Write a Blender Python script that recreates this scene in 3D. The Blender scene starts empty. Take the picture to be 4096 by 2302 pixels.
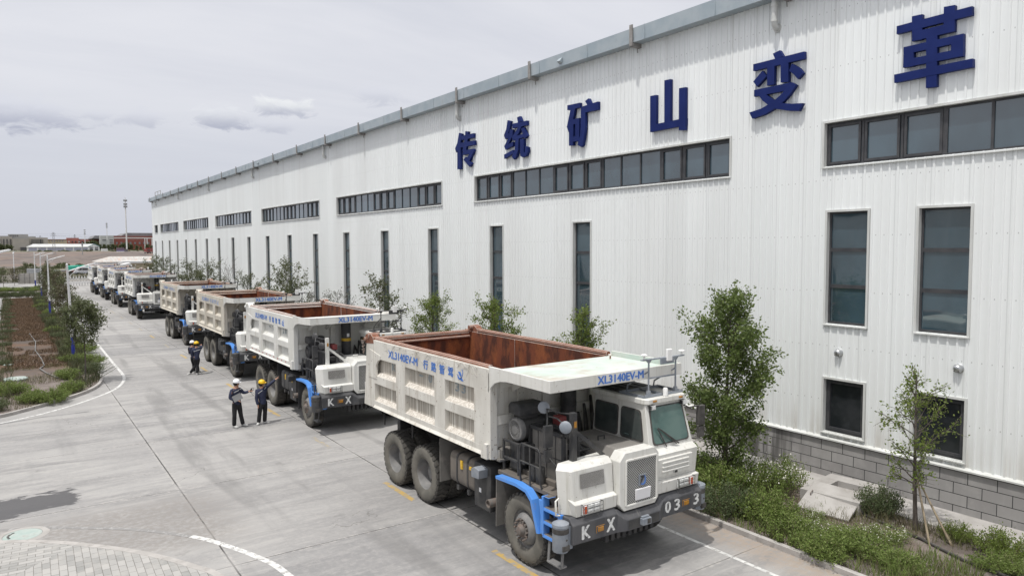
import bpy, bmesh, math, random
import numpy as np
from mathutils import Matrix, Vector
sc = bpy.context.scene
COL = sc.collection
R = math.radians

# ---------------------------------------------------------------- camera
YAW, PITCH, ROLL, CAMH = R(34.975), R(3.376), R(-0.2206), 6.7
cam = bpy.data.cameras.new('camera')
cam.sensor_width = 36.0
cam.lens = 2866.8 / 4096 * 36.0
cam.clip_start, cam.clip_end = 0.1, 20000
camo = bpy.data.objects.new('camera', cam)
COL.objects.link(camo)
fw = Vector((math.sin(YAW) * math.cos(PITCH), math.cos(YAW) * math.cos(PITCH), -math.sin(PITCH)))
rt = Vector((math.cos(YAW), -math.sin(YAW), 0))
up = rt.cross(fw)
r2 = math.cos(ROLL) * rt + math.sin(ROLL) * up
u2 = -math.sin(ROLL) * rt + math.cos(ROLL) * up
camo.matrix_world = Matrix(((r2.x, u2.x, -fw.x, 0), (r2.y, u2.y, -fw.y, 0), (r2.z, u2.z, -fw.z, CAMH), (0, 0, 0, 1)))
sc.camera = camo

# ---------------------------------------------------------------- light, sky
SUNX, SUNY = 0.36, 0.10                      # ground shift per metre of fall
sun_dir = Vector((SUNX, SUNY, -1)).normalized()
el = math.asin(-sun_dir.z)
sl = bpy.data.lights.new('sun', 'SUN')
sl.energy = 3.0
sl.angle = R(1.2)
sl.color = (1.0, 0.965, 0.91)
so = bpy.data.objects.new('sun', sl)
so.rotation_euler = sun_dir.to_track_quat('-Z', 'Y').to_euler()
COL.objects.link(so)

w = bpy.data.worlds.new('World')
sc.world = w
w.use_nodes = True
NT = w.node_tree
NT.nodes.clear()


class N:
    """tiny helper to wire shader nodes"""
    def __init__(s, nt): s.nt = nt
    def new(s, t, **kw):
        n = s.nt.nodes.new(t)
        for k, v in kw.items(): setattr(n, k, v)
        return n
    def link(s, a, b): s.nt.links.new(a, b)
    def put(s, sock, v):
        if hasattr(v, 'links'): s.nt.links.new(v, sock)
        else: sock.default_value = v
    def math(s, op, a, b=None, c=None, clamp=False):
        n = s.new('ShaderNodeMath', operation=op)
        n.use_clamp = clamp
        s.put(n.inputs[0], a)
        if b is not None: s.put(n.inputs[1], b)
        if c is not None: s.put(n.inputs[2], c)
        return n.outputs[0]
    def mix(s, f, a, b, mode='MIX'):
        n = s.new('ShaderNodeMix', data_type='RGBA', blend_type=mode)
        s.put(n.inputs[0], f)
        for i, v in ((6, a), (7, b)):
            if hasattr(v, 'links'): s.nt.links.new(v, n.inputs[i])
            else: n.inputs[i].default_value = (*v[:3], 1)
        return n.outputs[2]
    def ramp(s, f, lo, hi, a=0.0, b=1.0):
        n = s.new('ShaderNodeMapRange', interpolation_type='SMOOTHSTEP')
        s.put(n.inputs[0], f); n.inputs[1].default_value = lo; n.inputs[2].default_value = hi
        n.inputs[3].default_value = a; n.inputs[4].default_value = b
        return n.outputs[0]
    def coords(s, scale=(1, 1, 1), kind='Object', rot=(0, 0, 0), loc=(0, 0, 0)):
        tc = s.new('ShaderNodeTexCoord')
        m = s.new('ShaderNodeMapping')
        m.inputs['Scale'].default_value = scale
        m.inputs['Rotation'].default_value = rot
        m.inputs['Location'].default_value = loc
        s.link(tc.outputs[kind], m.inputs[0])
        return m.outputs[0]
    def noise(s, vec, scale=1.0, detail=4, rough=0.55, dist=0.0):
        n = s.new('ShaderNodeTexNoise')
        s.link(vec, n.inputs['Vector'])
        n.inputs['Scale'].default_value = scale
        n.inputs['Detail'].default_value = detail
        n.inputs['Roughness'].default_value = rough
        n.inputs['Distortion'].default_value = dist
        return n.outputs[0]
    def xyz(s, vec):
        n = s.new('ShaderNodeSeparateXYZ'); s.link(vec, n.inputs[0]); return n.outputs
    def comb(s, x, y, z):
        n = s.new('ShaderNodeCombineXYZ')
        for i, v in enumerate((x, y, z)): s.put(n.inputs[i], v)
        return n.outputs[0]


k = N(NT)
tc = k.new('ShaderNodeTexCoord')
D = tc.outputs['Generated']
dx, dy, dz = k.xyz(D)
sky = k.new('ShaderNodeTexSky', sky_type='NISHITA', sun_disc=False)
sky.sun_elevation = el
sky.sun_rotation = math.atan2(-SUNX, -SUNY)
sky.air_density, sky.dust_density = 1.0, 2.5
azim = k.math('MULTIPLY', k.math('ARCTAN2', dx, dy), 57.2958)
elev = k.math('MULTIPLY', k.math('ARCSINE', dz), 57.2958)
den = k.math('ADD', k.math('MAXIMUM', dz, 0.0), 0.09)
plane = k.comb(k.math('DIVIDE', dx, den), k.math('DIVIDE', dy, den), 0.0)
mp = k.new('ShaderNodeMapping'); k.link(plane, mp.inputs[0])
mp.inputs['Rotation'].default_value = (0, 0, R(28)); mp.inputs['Scale'].default_value = (0.45, 1.25, 1)
n1 = k.noise(mp.outputs[0], 0.85, 6, 0.58, 0.4)
n2 = k.noise(mp.outputs[0], 0.3, 3, 0.5)
lay = k.ramp(k.math('ADD', k.math('MULTIPLY', n1, 0.6), k.math('MULTIPLY', n2, 0.4)), 0.36, 0.64)
cloud = k.mix(lay, (0.72, 0.735, 0.80), (0.85, 0.855, 0.90))
horiz = k.ramp(elev, 0.0, 15.0)
cloud = k.mix(horiz, (0.655, 0.677, 0.755), cloud)
high = k.ramp(elev, 24.0, 60.0)
cloud = k.mix(high, cloud, (1.55, 1.54, 1.54))
skyc = k.mix(0.9, k.mix(1.0, sky.outputs[0], (0.085, 0.085, 0.085), 'MULTIPLY'), cloud)
cn = k.noise(k.comb(k.math('MULTIPLY', azim, 0.5), k.math('MULTIPLY', elev, 1.1), 0.0), 1.0, 5, 0.62, 0.6)
for az, e, sa, se, white, amt in ((0.2, 8.75, 5.4, 1.3, 0.25, 1.0), (7.8, 8.95, 2.3, 0.75, 0.2, 0.55),
                                  (13.3, 9.4, 2.4, 1.0, 0.6, 1.0), (17.4, 10.35, 2.7, 0.95, 0.95, 0.95),
                                  (16.8, 8.95, 1.9, 0.6, 0.3, 0.5), (24.6, 11.4, 2.4, 0.9, 0.15, 0.4), (5.4, 8.9, 1.6, 0.5, 0.2, 0.4)):
    a = k.math('DIVIDE', k.math('SUBTRACT', azim, az), sa)
    b = k.math('DIVIDE', k.math('SUBTRACT', elev, e), se)
    rr = k.math('SQRT', k.math('ADD', k.math('MULTIPLY', a, a), k.math('MULTIPLY', b, b)))
    val = k.math('ADD', k.math('SUBTRACT', 1.0, rr), k.math('MULTIPLY', k.math('SUBTRACT', cn, 0.5), 2.4))
    mask = k.math('MULTIPLY', k.ramp(val, 0.0, 0.6), amt)
    tone = k.ramp(k.math('ADD', b, k.math('MULTIPLY', cn, 0.8)), -0.4, 1.0)
    cc = k.mix(tone, (0.45, 0.475, 0.575), (0.66 + 0.2 * white, 0.68 + 0.2 * white, 0.77 + 0.13 * white))
    skyc = k.mix(mask, skyc, cc)
bgn = k.new('ShaderNodeBackground')
k.link(k.mix(1.0, skyc, (10, 10, 10), 'MULTIPLY'), bgn.inputs[0])
bgn.inputs[1].default_value = 0.1
out = k.new('ShaderNodeOutputWorld')
k.link(bgn.outputs[0], out.inputs[0])

sc.view_settings.view_transform = 'Standard'
sc.view_settings.look = 'None'
sc.view_settings.exposure = 0.0
sc.view_settings.gamma = 1.0
sc.view_settings.use_curve_mapping = False
sc.render.engine = 'CYCLES'
sc.cycles.use_denoising = True
sc.cycles.max_bounces = 6
sc.cycles.diffuse_bounces = 3
sc.cycles.glossy_bounces = 3
sc.cycles.transmission_bounces = 4
sc.cycles.transparent_max_bounces = 6

# ---------------------------------------------------------------- object helpers
class MB:
    """collects faces; build() links them as ONE mesh object"""
    def __init__(s): s.v, s.f, s.m, s.cur = [], [], [], 0
    def mat(s, i): s.cur = i; return s
    def face(s, pts):
        n = len(s.v); s.v += [tuple(p) for p in pts]; s.f.append(tuple(range(n, n + len(pts)))); s.m.append(s.cur); return s
    def poly(s, verts, faces):
        n = len(s.v); s.v += [tuple(p) for p in verts]
        for f in faces: s.f.append(tuple(n + i for i in f)); s.m.append(s.cur)
        return s
    def box(s, x0, x1, y0, y1, z0, z1):
        v = [(x, y, z) for z in (z0, z1) for y in (y0, y1) for x in (x0, x1)]
        return s.poly(v, ((0, 2, 3, 1), (4, 5, 7, 6), (0, 1, 5, 4), (2, 6, 7, 3), (0, 4, 6, 2), (1, 3, 7, 5)))
    def hexa(s, b, t):
        """bottom 4 points, top 4 points in the same order"""
        return s.poly(list(b) + list(t), ((3, 2, 1, 0), (4, 5, 6, 7), (0, 1, 5, 4), (1, 2, 6, 5), (2, 3, 7, 6), (3, 0, 4, 7)))
    def bar(s, p0, p1, w, h=None, upv=(0, 0, 1)):
        h = h or w
        p0, p1 = Vector(p0), Vector(p1); d = (p1 - p0).normalized(); u = Vector(upv)
        if abs(d.dot(u)) > 0.98: u = Vector((1, 0, 0))
        a = d.cross(u).normalized(); b = a.cross(d)
        q = lambda p: [p + a * w / 2 * i + b * h / 2 * j for i, j in ((-1, -1), (1, -1), (1, 1), (-1, 1))]
        return s.hexa(q(p0), q(p1))
    def tube(s, pts, r, n=8):
        pts = [Vector(p) for p in pts]; rings = []; u = None
        for i, p in enumerate(pts):
            d = (pts[min(i + 1, len(pts) - 1)] - pts[max(i - 1, 0)]).normalized()
            if u is None: u = Vector((0, 0, 1)) if abs(d.z) < 0.9 else Vector((1, 0, 0))
            a = d.cross(u).normalized(); u = a.cross(d)
            rr = r[i] if isinstance(r, (list, tuple)) else r
            rings.append([p + (a * math.cos(t) + u * math.sin(t)) * rr for t in (2 * math.pi * j / n for j in range(n))])
        v = [q for g in rings for q in g]
        f = [(i * n + j, i * n + (j + 1) % n, (i + 1) * n + (j + 1) % n, (i + 1) * n + j) for i in range(len(pts) - 1) for j in range(n)]
        f += [tuple(range(n - 1, -1, -1)), tuple((len(pts) - 1) * n + j for j in range(n))]
        return s.poly(v, f)
    def prism(s, poly, a, b, axis='x'):
        P = {'x': lambda p, t: (t, p[0], p[1]), 'y': lambda p, t: (p[0], t, p[1]), 'z': lambda p, t: (p[0], p[1], t)}[axis]
        n = len(poly)
        return s.poly([P(p, a) for p in poly] + [P(p, b) for p in poly],
                      [tuple(range(n - 1, -1, -1)), tuple(range(n, 2 * n))] + [(i, (i + 1) % n, n + (i + 1) % n, n + i) for i in range(n)])
    def lathe(s, prof, org=(0, 0, 0), axis=(0, 0, 1), n=24, caps=True):
        o, d = Vector(org), Vector(axis).normalized()
        u = Vector((0, 0, 1)) if abs(d.z) < 0.9 else Vector((1, 0, 0))
        a = d.cross(u).normalized(); b = d.cross(a)
        v = [o + d * h + (a * math.cos(2 * math.pi * j / n) + b * math.sin(2 * math.pi * j / n)) * r for r, h in prof for j in range(n)]
        f = [(i * n + j, i * n + (j + 1) % n, (i + 1) * n + (j + 1) % n, (i + 1) * n + j) for i in range(len(prof) - 1) for j in range(n)]
        if caps and prof[0][0] > 1e-4: f.append(tuple(range(n - 1, -1, -1)))
        if caps and prof[-1][0] > 1e-4: f.append(tuple((len(prof) - 1) * n + j for j in range(n)))
        return s.poly(v, f)
    def build(s, name, mats, parent=None, bevel=0.0, smooth=None, seg=1, loc=None):
        me = bpy.data.meshes.new(name)
        bm = bmesh.new()
        vs = [bm.verts.new(p) for p in s.v]
        for f, m in zip(s.f, s.m):
            try: fc = bm.faces.new([vs[i] for i in f]); fc.material_index = m
            except ValueError: pass
        bmesh.ops.remove_doubles(bm, verts=bm.verts, dist=1e-5) if bevel or smooth else None
        bmesh.ops.recalc_face_normals(bm, faces=bm.faces)
        if bevel:
            es = [e for e in bm.edges if len(e.link_faces) == 2 and e.calc_face_angle(0) > R(28)]
            bmesh.ops.bevel(bm, geom=es, offset=bevel, segments=seg, profile=0.5, affect='EDGES', clamp_overlap=True)
        bm.to_mesh(me); bm.free()
        for m in (mats if isinstance(mats, (list, tuple)) else [mats]): me.materials.append(m)
        if smooth:
            me.polygons.foreach_set('use_smooth', [True] * len(me.polygons))
            me.set_sharp_from_angle(angle=R(smooth))
        return link(name, me, parent, loc)


def link(name, data, parent=None, loc=None):
    o = bpy.data.objects.new(name, data)
    COL.objects.link(o)
    if parent: o.parent = parent
    if loc: o.location = loc
    return o


def tag(o, label=None, cat=None, group=None, kind=None):
    if label: o['label'] = label
    if cat: o['category'] = cat
    if group: o['group'] = group
    if kind: o['kind'] = kind
    return o


def empty(name, loc, label, cat, group=None, rz=0.0):
    o = bpy.data.objects.new(name, None)
    o.empty_display_size = 0.3
    o.location = loc; o.rotation_euler = (0, 0, rz)
    COL.objects.link(o)
    return tag(o, label, cat, group)


def copy_tree(o, parent=None):
    c = o.copy(); COL.objects.link(c); c.parent = parent
    for ch in list(o.children): copy_tree(ch, c)
    return c


def structure(name, mb, mats, **kw):
    return tag(mb.build(name, mats, **kw), kind='structure')

# ---------------------------------------------------------------- materials
def material(name, c1, c2=None, scale=3.0, stretch=(1, 1, 1), rough=0.6, metal=0.0, lo=0.35, hi=0.65, dirt=None, dscale=2.0,
             dstretch=(1, 1, 1), dlo=0.5, dhi=0.7, damt=0.6, bump=0.0, bscale=40.0, spec=0.5, detail=5, speck=None, coat=0.0):
    m = bpy.data.materials.new(name); m.use_nodes = True
    t = N(m.node_tree); b = m.node_tree.nodes['Principled BSDF']
    col = (*c1, 1)
    if c2 is not None:
        v = t.coords(stretch)
        col = t.mix(t.ramp(t.noise(v, scale, detail), lo, hi), c1, c2)
    if dirt is not None:
        f = t.ramp(t.noise(t.coords(dstretch), dscale, 6, 0.62), dlo, dhi, 0.0, damt)
        col = t.mix(f, col if c2 is not None else c1, dirt)
    if speck is not None:
        f = t.ramp(t.noise(t.coords(), speck[1], 3, 0.6), speck[2], speck[2] + 0.05, 0.0, speck[3])
        col = t.mix(f, col if hasattr(col, 'links') else col[:3], speck[0])
    t.put(b.inputs['Base Color'], col)
    b.inputs['Roughness'].default_value = rough; b.inputs['Metallic'].default_value = metal
    b.inputs['Specular IOR Level'].default_value = spec
    if coat: b.inputs['Coat Weight'].default_value = coat
    if bump:
        bn = t.new('ShaderNodeBump'); bn.inputs['Strength'].default_value = bump; bn.inputs['Distance'].default_value = 0.02
        t.link(t.noise(t.coords(), bscale, 4), bn.inputs['Height']); t.link(bn.outputs[0], b.inputs['Normal'])
    return m


def leafmat(name, a, b, c, trans=0.25):
    m = bpy.data.materials.new(name); m.use_nodes = True
    t = N(m.node_tree); bs = m.node_tree.nodes['Principled BSDF']
    g = t.new('ShaderNodeNewGeometry'); r = g.outputs['Random Per Island']
    col = t.mix(t.ramp(r, 0.0, 0.6), a, b)
    col = t.mix(t.ramp(r, 0.75, 1.0), col, c)
    n = t.noise(t.coords(), 1.3, 2)
    col = t.mix(t.ramp(n, 0.35, 0.7, 0.0, 0.45), col, a)
    t.put(bs.inputs['Base Color'], col)
    bs.inputs['Roughness'].default_value = 0.55
    bs.inputs['Specular IOR Level'].default_value = 0.3
    tr = t.new('ShaderNodeBsdfTranslucent'); t.put(tr.inputs[0], t.mix(0.3, col, c))
    mx = t.new('ShaderNodeMixShader'); mx.inputs[0].default_value = trans
    t.link(bs.outputs[0], mx.inputs[1]); t.link(tr.outputs[0], mx.inputs[2])
    t.link(mx.outputs[0], m.node_tree.nodes['Material Output'].inputs[0])
    return m


M = {}
M['white_clean'] = material('truck white paint', (0.71, 0.71, 0.685), (0.64, 0.64, 0.61), 1.2, rough=0.42, dirt=(0.42, 0.38, 0.32), dscale=2.6, dstretch=(1.2, 1.2, 0.25), dlo=0.52, dhi=0.76, damt=0.5, speck=((0.25, 0.19, 0.14), 15, 0.69, 0.6))
M['white_dusty'] = material('dusty truck paint', (0.66, 0.645, 0.60), (0.54, 0.52, 0.475), 1.6, (1, 1, 0.4), rough=0.65, dirt=(0.36, 0.32, 0.26), dscale=4.0, dstretch=(1.5, 1.5, 0.12), dlo=0.52, dhi=0.72, damt=0.7, speck=((0.16, 0.10, 0.06), 14, 0.65, 0.75))
M['white_front'] = material('white front paint', (0.70, 0.695, 0.665), (0.62, 0.615, 0.58), 1.8, (1, 1, 0.5), rough=0.45, dirt=(0.42, 0.40, 0.34), dscale=5.0, dstretch=(2, 2, 0.1), dlo=0.53, dhi=0.72, damt=0.6, speck=((0.22, 0.17, 0.12), 16, 0.67, 0.7))
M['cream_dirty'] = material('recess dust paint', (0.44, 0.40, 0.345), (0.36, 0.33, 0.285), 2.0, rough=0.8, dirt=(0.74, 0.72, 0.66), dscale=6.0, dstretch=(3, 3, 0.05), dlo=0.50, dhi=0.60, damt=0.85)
M['dust_ledge'] = material('lime dust on ledges', (0.66, 0.63, 0.58), (0.46, 0.42, 0.37), 15, rough=0.95, bump=0.5, bscale=30)
M['rust'] = material('rusty steel', (0.165, 0.048, 0.021), (0.07, 0.022, 0.013), 3.0, (1, 1, 0.45), rough=0.9, lo=0.42, hi=0.58, dirt=(0.28, 0.088, 0.028), dscale=2.0, dstretch=(1, 1, 0.5), dlo=0.48, dhi=0.66, damt=0.75, bump=0.25, bscale=20, speck=((0.055, 0.022, 0.014), 30, 0.58, 0.55))
M['rust_rim'] = material('rust brown rim', (0.19, 0.072, 0.040), (0.235, 0.10, 0.062), 4, rough=0.8, dirt=(0.12, 0.05, 0.03), dscale=9, dlo=0.52, dhi=0.68, damt=0.6, bump=0.3, bscale=30)
M['mint'] = material('faded mint paint', (0.455, 0.54, 0.49), (0.54, 0.59, 0.545), 1.4, rough=0.7, dirt=(0.36, 0.245, 0.185), dscale=1.0, dlo=0.46, dhi=0.72, damt=0.75, speck=((0.35, 0.18, 0.11), 9, 0.66, 0.5))
M['dark_dusty'] = material('dusty dark steel', (0.032, 0.033, 0.036), (0.062, 0.061, 0.060), 3.5, rough=0.65, dirt=(0.15, 0.14, 0.125), dscale=3, dlo=0.57, dhi=0.78, damt=0.55, bump=0.1)
M['dark_clean'] = material('black steel', (0.035, 0.036, 0.04), (0.06, 0.06, 0.062), 3, rough=0.55, dirt=(0.14, 0.13, 0.12), dscale=3, dlo=0.58, dhi=0.8, damt=0.5)
M['bumper_dusty'] = material('dusty bumper steel', (0.062, 0.064, 0.072), (0.092, 0.092, 0.097), 2.5, (1, 1, 0.3), rough=0.6, dirt=(0.21, 0.20, 0.19), dscale=5, dstretch=(3, 1, 0.2), dlo=0.56, dhi=0.75, damt=0.5)
M['bumper_clean'] = material('anthracite bumper', (0.05, 0.052, 0.058), (0.075, 0.075, 0.078), 3, rough=0.5, dirt=(0.15, 0.14, 0.13), dscale=4, dlo=0.58, dhi=0.8, damt=0.4)
M['hood_dusty'] = material('dusty grey hood', (0.215, 0.205, 0.19), (0.15, 0.143, 0.133), 1.5, rough=0.8, dirt=(0.36, 0.33, 0.30), dscale=3, dlo=0.5, dhi=0.7, damt=0.5)
M['tank_dusty'] = material('brown dust tank', (0.165, 0.145, 0.125), (0.12, 0.108, 0.097), 2, rough=0.75, dirt=(0.10, 0.095, 0.09), dscale=2.5, dlo=0.55, dhi=0.8, damt=0.5)
M['tower'] = material('grey sensor housing', (0.20, 0.225, 0.26), (0.26, 0.28, 0.31), 5, rough=0.5)
M['blue'] = material('blue fender paint', (0.085, 0.27, 0.72), (0.10, 0.30, 0.75), 2, rough=0.42, dirt=(0.30, 0.28, 0.26), dscale=2.4, dlo=0.6, dhi=0.8, damt=0.5)
M['letter_blue'] = material('blue lettering', (0.055, 0.165, 0.52), (0.08, 0.20, 0.55), 6, rough=0.5)
M['letter_faded'] = material('faded blue lettering', (0.17, 0.27, 0.52), (0.33, 0.40, 0.58), 5, rough=0.7)
M['stencil'] = material('grey blue stencil', (0.20, 0.27, 0.31), (0.36, 0.38, 0.38), 7, rough=0.8)
M['letter_white'] = material('worn white stencil', (0.72, 0.73, 0.72), (0.55, 0.56, 0.56), 14, rough=0.7, speck=((0.12, 0.12, 0.13), 13, 0.60, 0.9))
M['tyre'] = material('dusty tyre', (0.045, 0.043, 0.04), (0.07, 0.066, 0.06), 3, rough=0.9, dirt=(0.16, 0.145, 0.125), dscale=3.5, dlo=0.5, dhi=0.75, damt=0.6, bump=0.2, bscale=60)
M['tyre_side'] = material('dusty tyre wall', (0.12, 0.115, 0.10), (0.165, 0.155, 0.135), 3.5, rough=0.95, dirt=(0.075, 0.07, 0.065), dscale=2.5, dlo=0.5, dhi=0.75, damt=0.5)
M['rim'] = material('grey rim', (0.16, 0.16, 0.16), (0.22, 0.215, 0.21), 4, rough=0.6, dirt=(0.20, 0.12, 0.08), dscale=5, dlo=0.58, dhi=0.75, damt=0.5)
M['hub'] = material('rusty hub', (0.15, 0.14, 0.13), (0.165, 0.125, 0.105), 9, rough=0.75)
M['glass_cab'] = material('dusty cab glass', (0.045, 0.056, 0.056), (0.075, 0.085, 0.083), 2.2, rough=0.16, spec=0.6, dirt=(0.12, 0.14, 0.13), dscale=3, dlo=0.5, dhi=0.8, damt=0.6)
M['glass_wind'] = material('green windscreen', (0.055, 0.115, 0.105), (0.10, 0.165, 0.15), 1.6, rough=0.12, spec=0.6, dirt=(0.17, 0.22, 0.20), dscale=2, dlo=0.5, dhi=0.8, damt=0.6)
M['rubber'] = material('black rubber', (0.045, 0.042, 0.04), (0.09, 0.085, 0.08), 6, rough=0.8)
M['lamp_glass'] = material('clear lamp glass', (0.52, 0.53, 0.52), (0.75, 0.76, 0.75), 30, rough=0.15, spec=0.8)
M['amber'] = material('amber lens', (0.42, 0.20, 0.03), (0.30, 0.14, 0.03), 20, rough=0.25)
M['red_lens'] = material('orange red lens', (0.62, 0.10, 0.02), (0.5, 0.06, 0.02), 20, rough=0.25)
M['red_tape'] = material('red reflective tape', (0.45, 0.05, 0.07), rough=0.5)
M['yellow'] = material('yellow decal', (0.72, 0.46, 0.04), (0.6, 0.36, 0.03), 14, rough=0.6)
M['paper'] = material('white plate', (0.78, 0.78, 0.80), rough=0.5)
M['antenna_white'] = material('white plastic', (0.78, 0.78, 0.77), rough=0.4)
M['chrome'] = material('bright steel', (0.55, 0.56, 0.57), rough=0.3, metal=0.9)


def meshmat(name, dark, light, scale, thr):
    m = bpy.data.materials.new(name); m.use_nodes = True
    t = N(m.node_tree); b = m.node_tree.nodes['Principled BSDF']
    x, y, z = t.xyz(t.coords())
    u = t.math('MULTIPLY', t.math('ADD', x, y), scale); v = t.math('MULTIPLY', z, scale)
    h = t.math('MULTIPLY', t.math('SINE', t.math('ADD', u, v)), t.math('SINE', t.math('SUBTRACT', u, v)))
    f = t.ramp(t.math('ABSOLUTE', h), thr, thr + 0.25)
    g = t.noise(t.coords(), 3.0, 4)
    t.put(b.inputs['Base Color'], t.mix(f, light, t.mix(t.ramp(g, 0.4, 0.65, 0, 0.5), dark, tuple(c * 3 for c in dark))))
    b.inputs['Roughness'].default_value = 0.6
    return m


M['grille'] = meshmat('grille mesh', (0.02, 0.02, 0.022), (0.52, 0.52, 0.50), 60, 0.14)
M['vent'] = meshmat('fine vent mesh', (0.10, 0.098, 0.095), (0.36, 0.35, 0.335), 160, 0.15)

# ---------------------------------------------------------------- lettering
_txt = {}
def letters(s, wdt, hgt, depth=0.004, bold=0.012):
    """text -> mesh filling wdt x hgt in XZ, facing -Y, lower left at origin"""
    key = (s, wdt, hgt, depth, bold)
    if key not in _txt:
        cu = bpy.data.curves.new('lettering', 'FONT'); cu.body = s; cu.extrude = 0.5; cu.resolution_u = 3
        o = bpy.data.objects.new('lettering', cu); COL.objects.link(o)
        bpy.context.view_layer.update()
        me = bpy.data.meshes.new_from_object(o.evaluated_get(bpy.context.evaluated_depsgraph_get()))
        bpy.data.objects.remove(o); bpy.data.curves.remove(cu)
        co = np.empty(len(me.vertices) * 3); me.vertices.foreach_get('co', co); co = co.reshape(-1, 3)
        mn, mx = co.min(0), co.max(0)
        x = (co[:, 0] - mn[0]) / (mx[0] - mn[0]) * wdt
        y = (co[:, 1] - mn[1]) / max(mx[1] - mn[1], 1e-6) * hgt
        z = (co[:, 2]) * depth
        co = np.stack([x, -z, y], 1)
        pf = [tuple(p.vertices) for p in me.polygons]; nv = len(co); bpy.data.meshes.remove(me)
        sh = [(0, 0), (-bold, 0), (bold, 0), (0, bold * 0.6), (0, -bold * 0.6)] if bold else [(0, 0)]
        me = bpy.data.meshes.new('lettering')
        me.from_pydata(np.concatenate([co + np.array([a, -0.0003 * i, b]) for i, (a, b) in enumerate(sh)]).tolist(), [], [tuple(v + nv * i for v in f) for i in range(len(sh)) for f in pf])
        _txt[key] = me
    return _txt[key].copy()


def put_text(s, wdt, hgt, loc, mat, parent, side='front', depth=0.004, bold=0.012, name='lettering', rot=None):
    me = letters(s, wdt, hgt, depth, bold); me.materials.append(mat)
    o = link(name, me, parent, loc)
    o.rotation_euler = rot or ((0, 0, 0) if side == 'front' else (0, 0, -math.pi / 2))
    return o

# ---------------------------------------------------------------- dump truck (origin: ground under the front axle, -Y forward)
def rounded(c, rad, n=4):
    c = [Vector(p) for p in c]; out = []
    for i, p in enumerate(c):
        a = (c[i - 1] - p); b = (c[(i + 1) % len(c)] - p)
        a1, b1 = p + a.normalized() * min(rad, a.length / 2), p + b.normalized() * min(rad, b.length / 2)
        for j in range(n + 1):
            t = j / n
            out.append(a1 * (1 - t) ** 2 + p * 2 * t * (1 - t) + b1 * t * t)
    return out


def slab(c, rad, off, t):
    """thin rounded plate over the quad c, its face off+t along the outward normal"""
    c = [Vector(p) for p in c]
    nrm = (c[1] - c[0]).cross(c[3] - c[0]).normalized()
    q = rounded(c, rad); n = len(q); mb = MB()
    mb.poly([p + nrm * off for p in q] + [p + nrm * (off + t) for p in q],
            [tuple(range(n - 1, -1, -1)), tuple(range(n, 2 * n))] + [(i, (i + 1) % n, n + (i + 1) % n, n + i) for i in range(n)])
    return mb


def inset(c, d):
    c = [Vector(p) for p in c]; m = sum(c, Vector()) / len(c)
    return [p + (m - p).normalized() * d for p in c]


def wheel_mesh(kind):
    wd = 0.42
    ty = MB()
    pr = [(0.40, -0.17), (0.44, -0.19), (0.54, -0.215), (0.64, -0.205), (0.70, -0.185), (0.735, -0.15), (0.742, -0.08), (0.742, 0.08),
          (0.735, 0.15), (0.70, 0.185), (0.64, 0.205), (0.54, 0.215), (0.44, 0.19), (0.40, 0.17)]
    ty.mat(1).lathe(pr[:5], (0, 0, 0), (1, 0, 0), 48, False)
    ty.mat(0).lathe(pr[4:10], (0, 0, 0), (1, 0, 0), 48, False)
    ty.mat(1).lathe(pr[9:], (0, 0, 0), (1, 0, 0), 48, False)
    nl = 30
    ty.mat(0)
    for i in range(nl):
        for s in (-1, 1):
            a0 = 2 * math.pi * (i + (0.25 if s > 0 else 0)) / nl; a1 = a0 + 0.11; wd2 = 0.135
            def P(x, a, r): return (x, math.cos(a) * r, math.sin(a) * r)
            b = [P(0.0, a0, 0.735), P(s * 0.165, a1, 0.715), P(s * 0.165, a1 + wd2, 0.715), P(0.0, a0 + wd2, 0.735)]
            t = [P(0.0, a0, 0.762), P(s * 0.178, a1, 0.752), P(s * 0.178, a1 + wd2, 0.752), P(0.0, a0 + wd2, 0.762)]
            ty.hexa(b, t)
            e = [P(s * 0.178, a1, 0.752), P(s * 0.178, a1 + wd2, 0.752), P(s * 0.200, a1 + wd2, 0.69), P(s * 0.200, a1, 0.69)]
            e2 = [P(s * 0.15, a1, 0.70), P(s * 0.15, a1 + wd2, 0.70), P(s * 0.17, a1 + wd2, 0.66), P(s * 0.17, a1, 0.66)]
            ty.hexa(e2, e)
    rm = MB()
    if kind == 'front':
        rm.mat(0).lathe([(0.405, -0.175), (0.40, -0.13), (0.37, -0.115), (0.35, -0.10), (0.33, -0.16), (0.26, -0.235), (0.235, -0.245), (0.16, -0.20)], (0, 0, 0), (1, 0, 0), 36, False)
        rm.mat(1).lathe([(0.17, -0.19), (0.165, -0.25), (0.125, -0.255), (0.12, -0.28), (0.095, -0.30), (0.085, -0.335), (0.03, -0.345), (0, -0.345)], (0, 0, 0), (1, 0, 0), 24)
        for i in range(16):
            a = 2 * math.pi * i / 16
            rm.lathe([(0.021, -0.22), (0.021, -0.285), (0.012, -0.29), (0.0, -0.29)], (0, math.cos(a) * 0.215, math.sin(a) * 0.215), (1, 0, 0), 6)
    else:
        rm.mat(0).lathe([(0.405, -0.175), (0.395, -0.15), (0.385, -0.06), (0.36, 0.0), (0.34, 0.10), (0.20, 0.13), (0.18, 0.04), (0.16, 0.02), (0.0, 0.01)], (0, 0, 0), (1, 0, 0), 36, False)
        rm.mat(1)
        for i in range(10):
            a = 2 * math.pi * i / 10
            rm.lathe([(0.018, 0.12), (0.018, 0.07), (0.0, 0.065)], (0, math.cos(a) * 0.265, math.sin(a) * 0.265), (1, 0, 0), 6)
    a = ty.build('tyre', [M['tyre'], M['tyre_side']], smooth=35)
    b = rm.build('rim', [M['rim'], M['hub']], smooth=40)
    da, db = a.data, b.data
    bpy.data.objects.remove(a); bpy.data.objects.remove(b)
    return da, db


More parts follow.
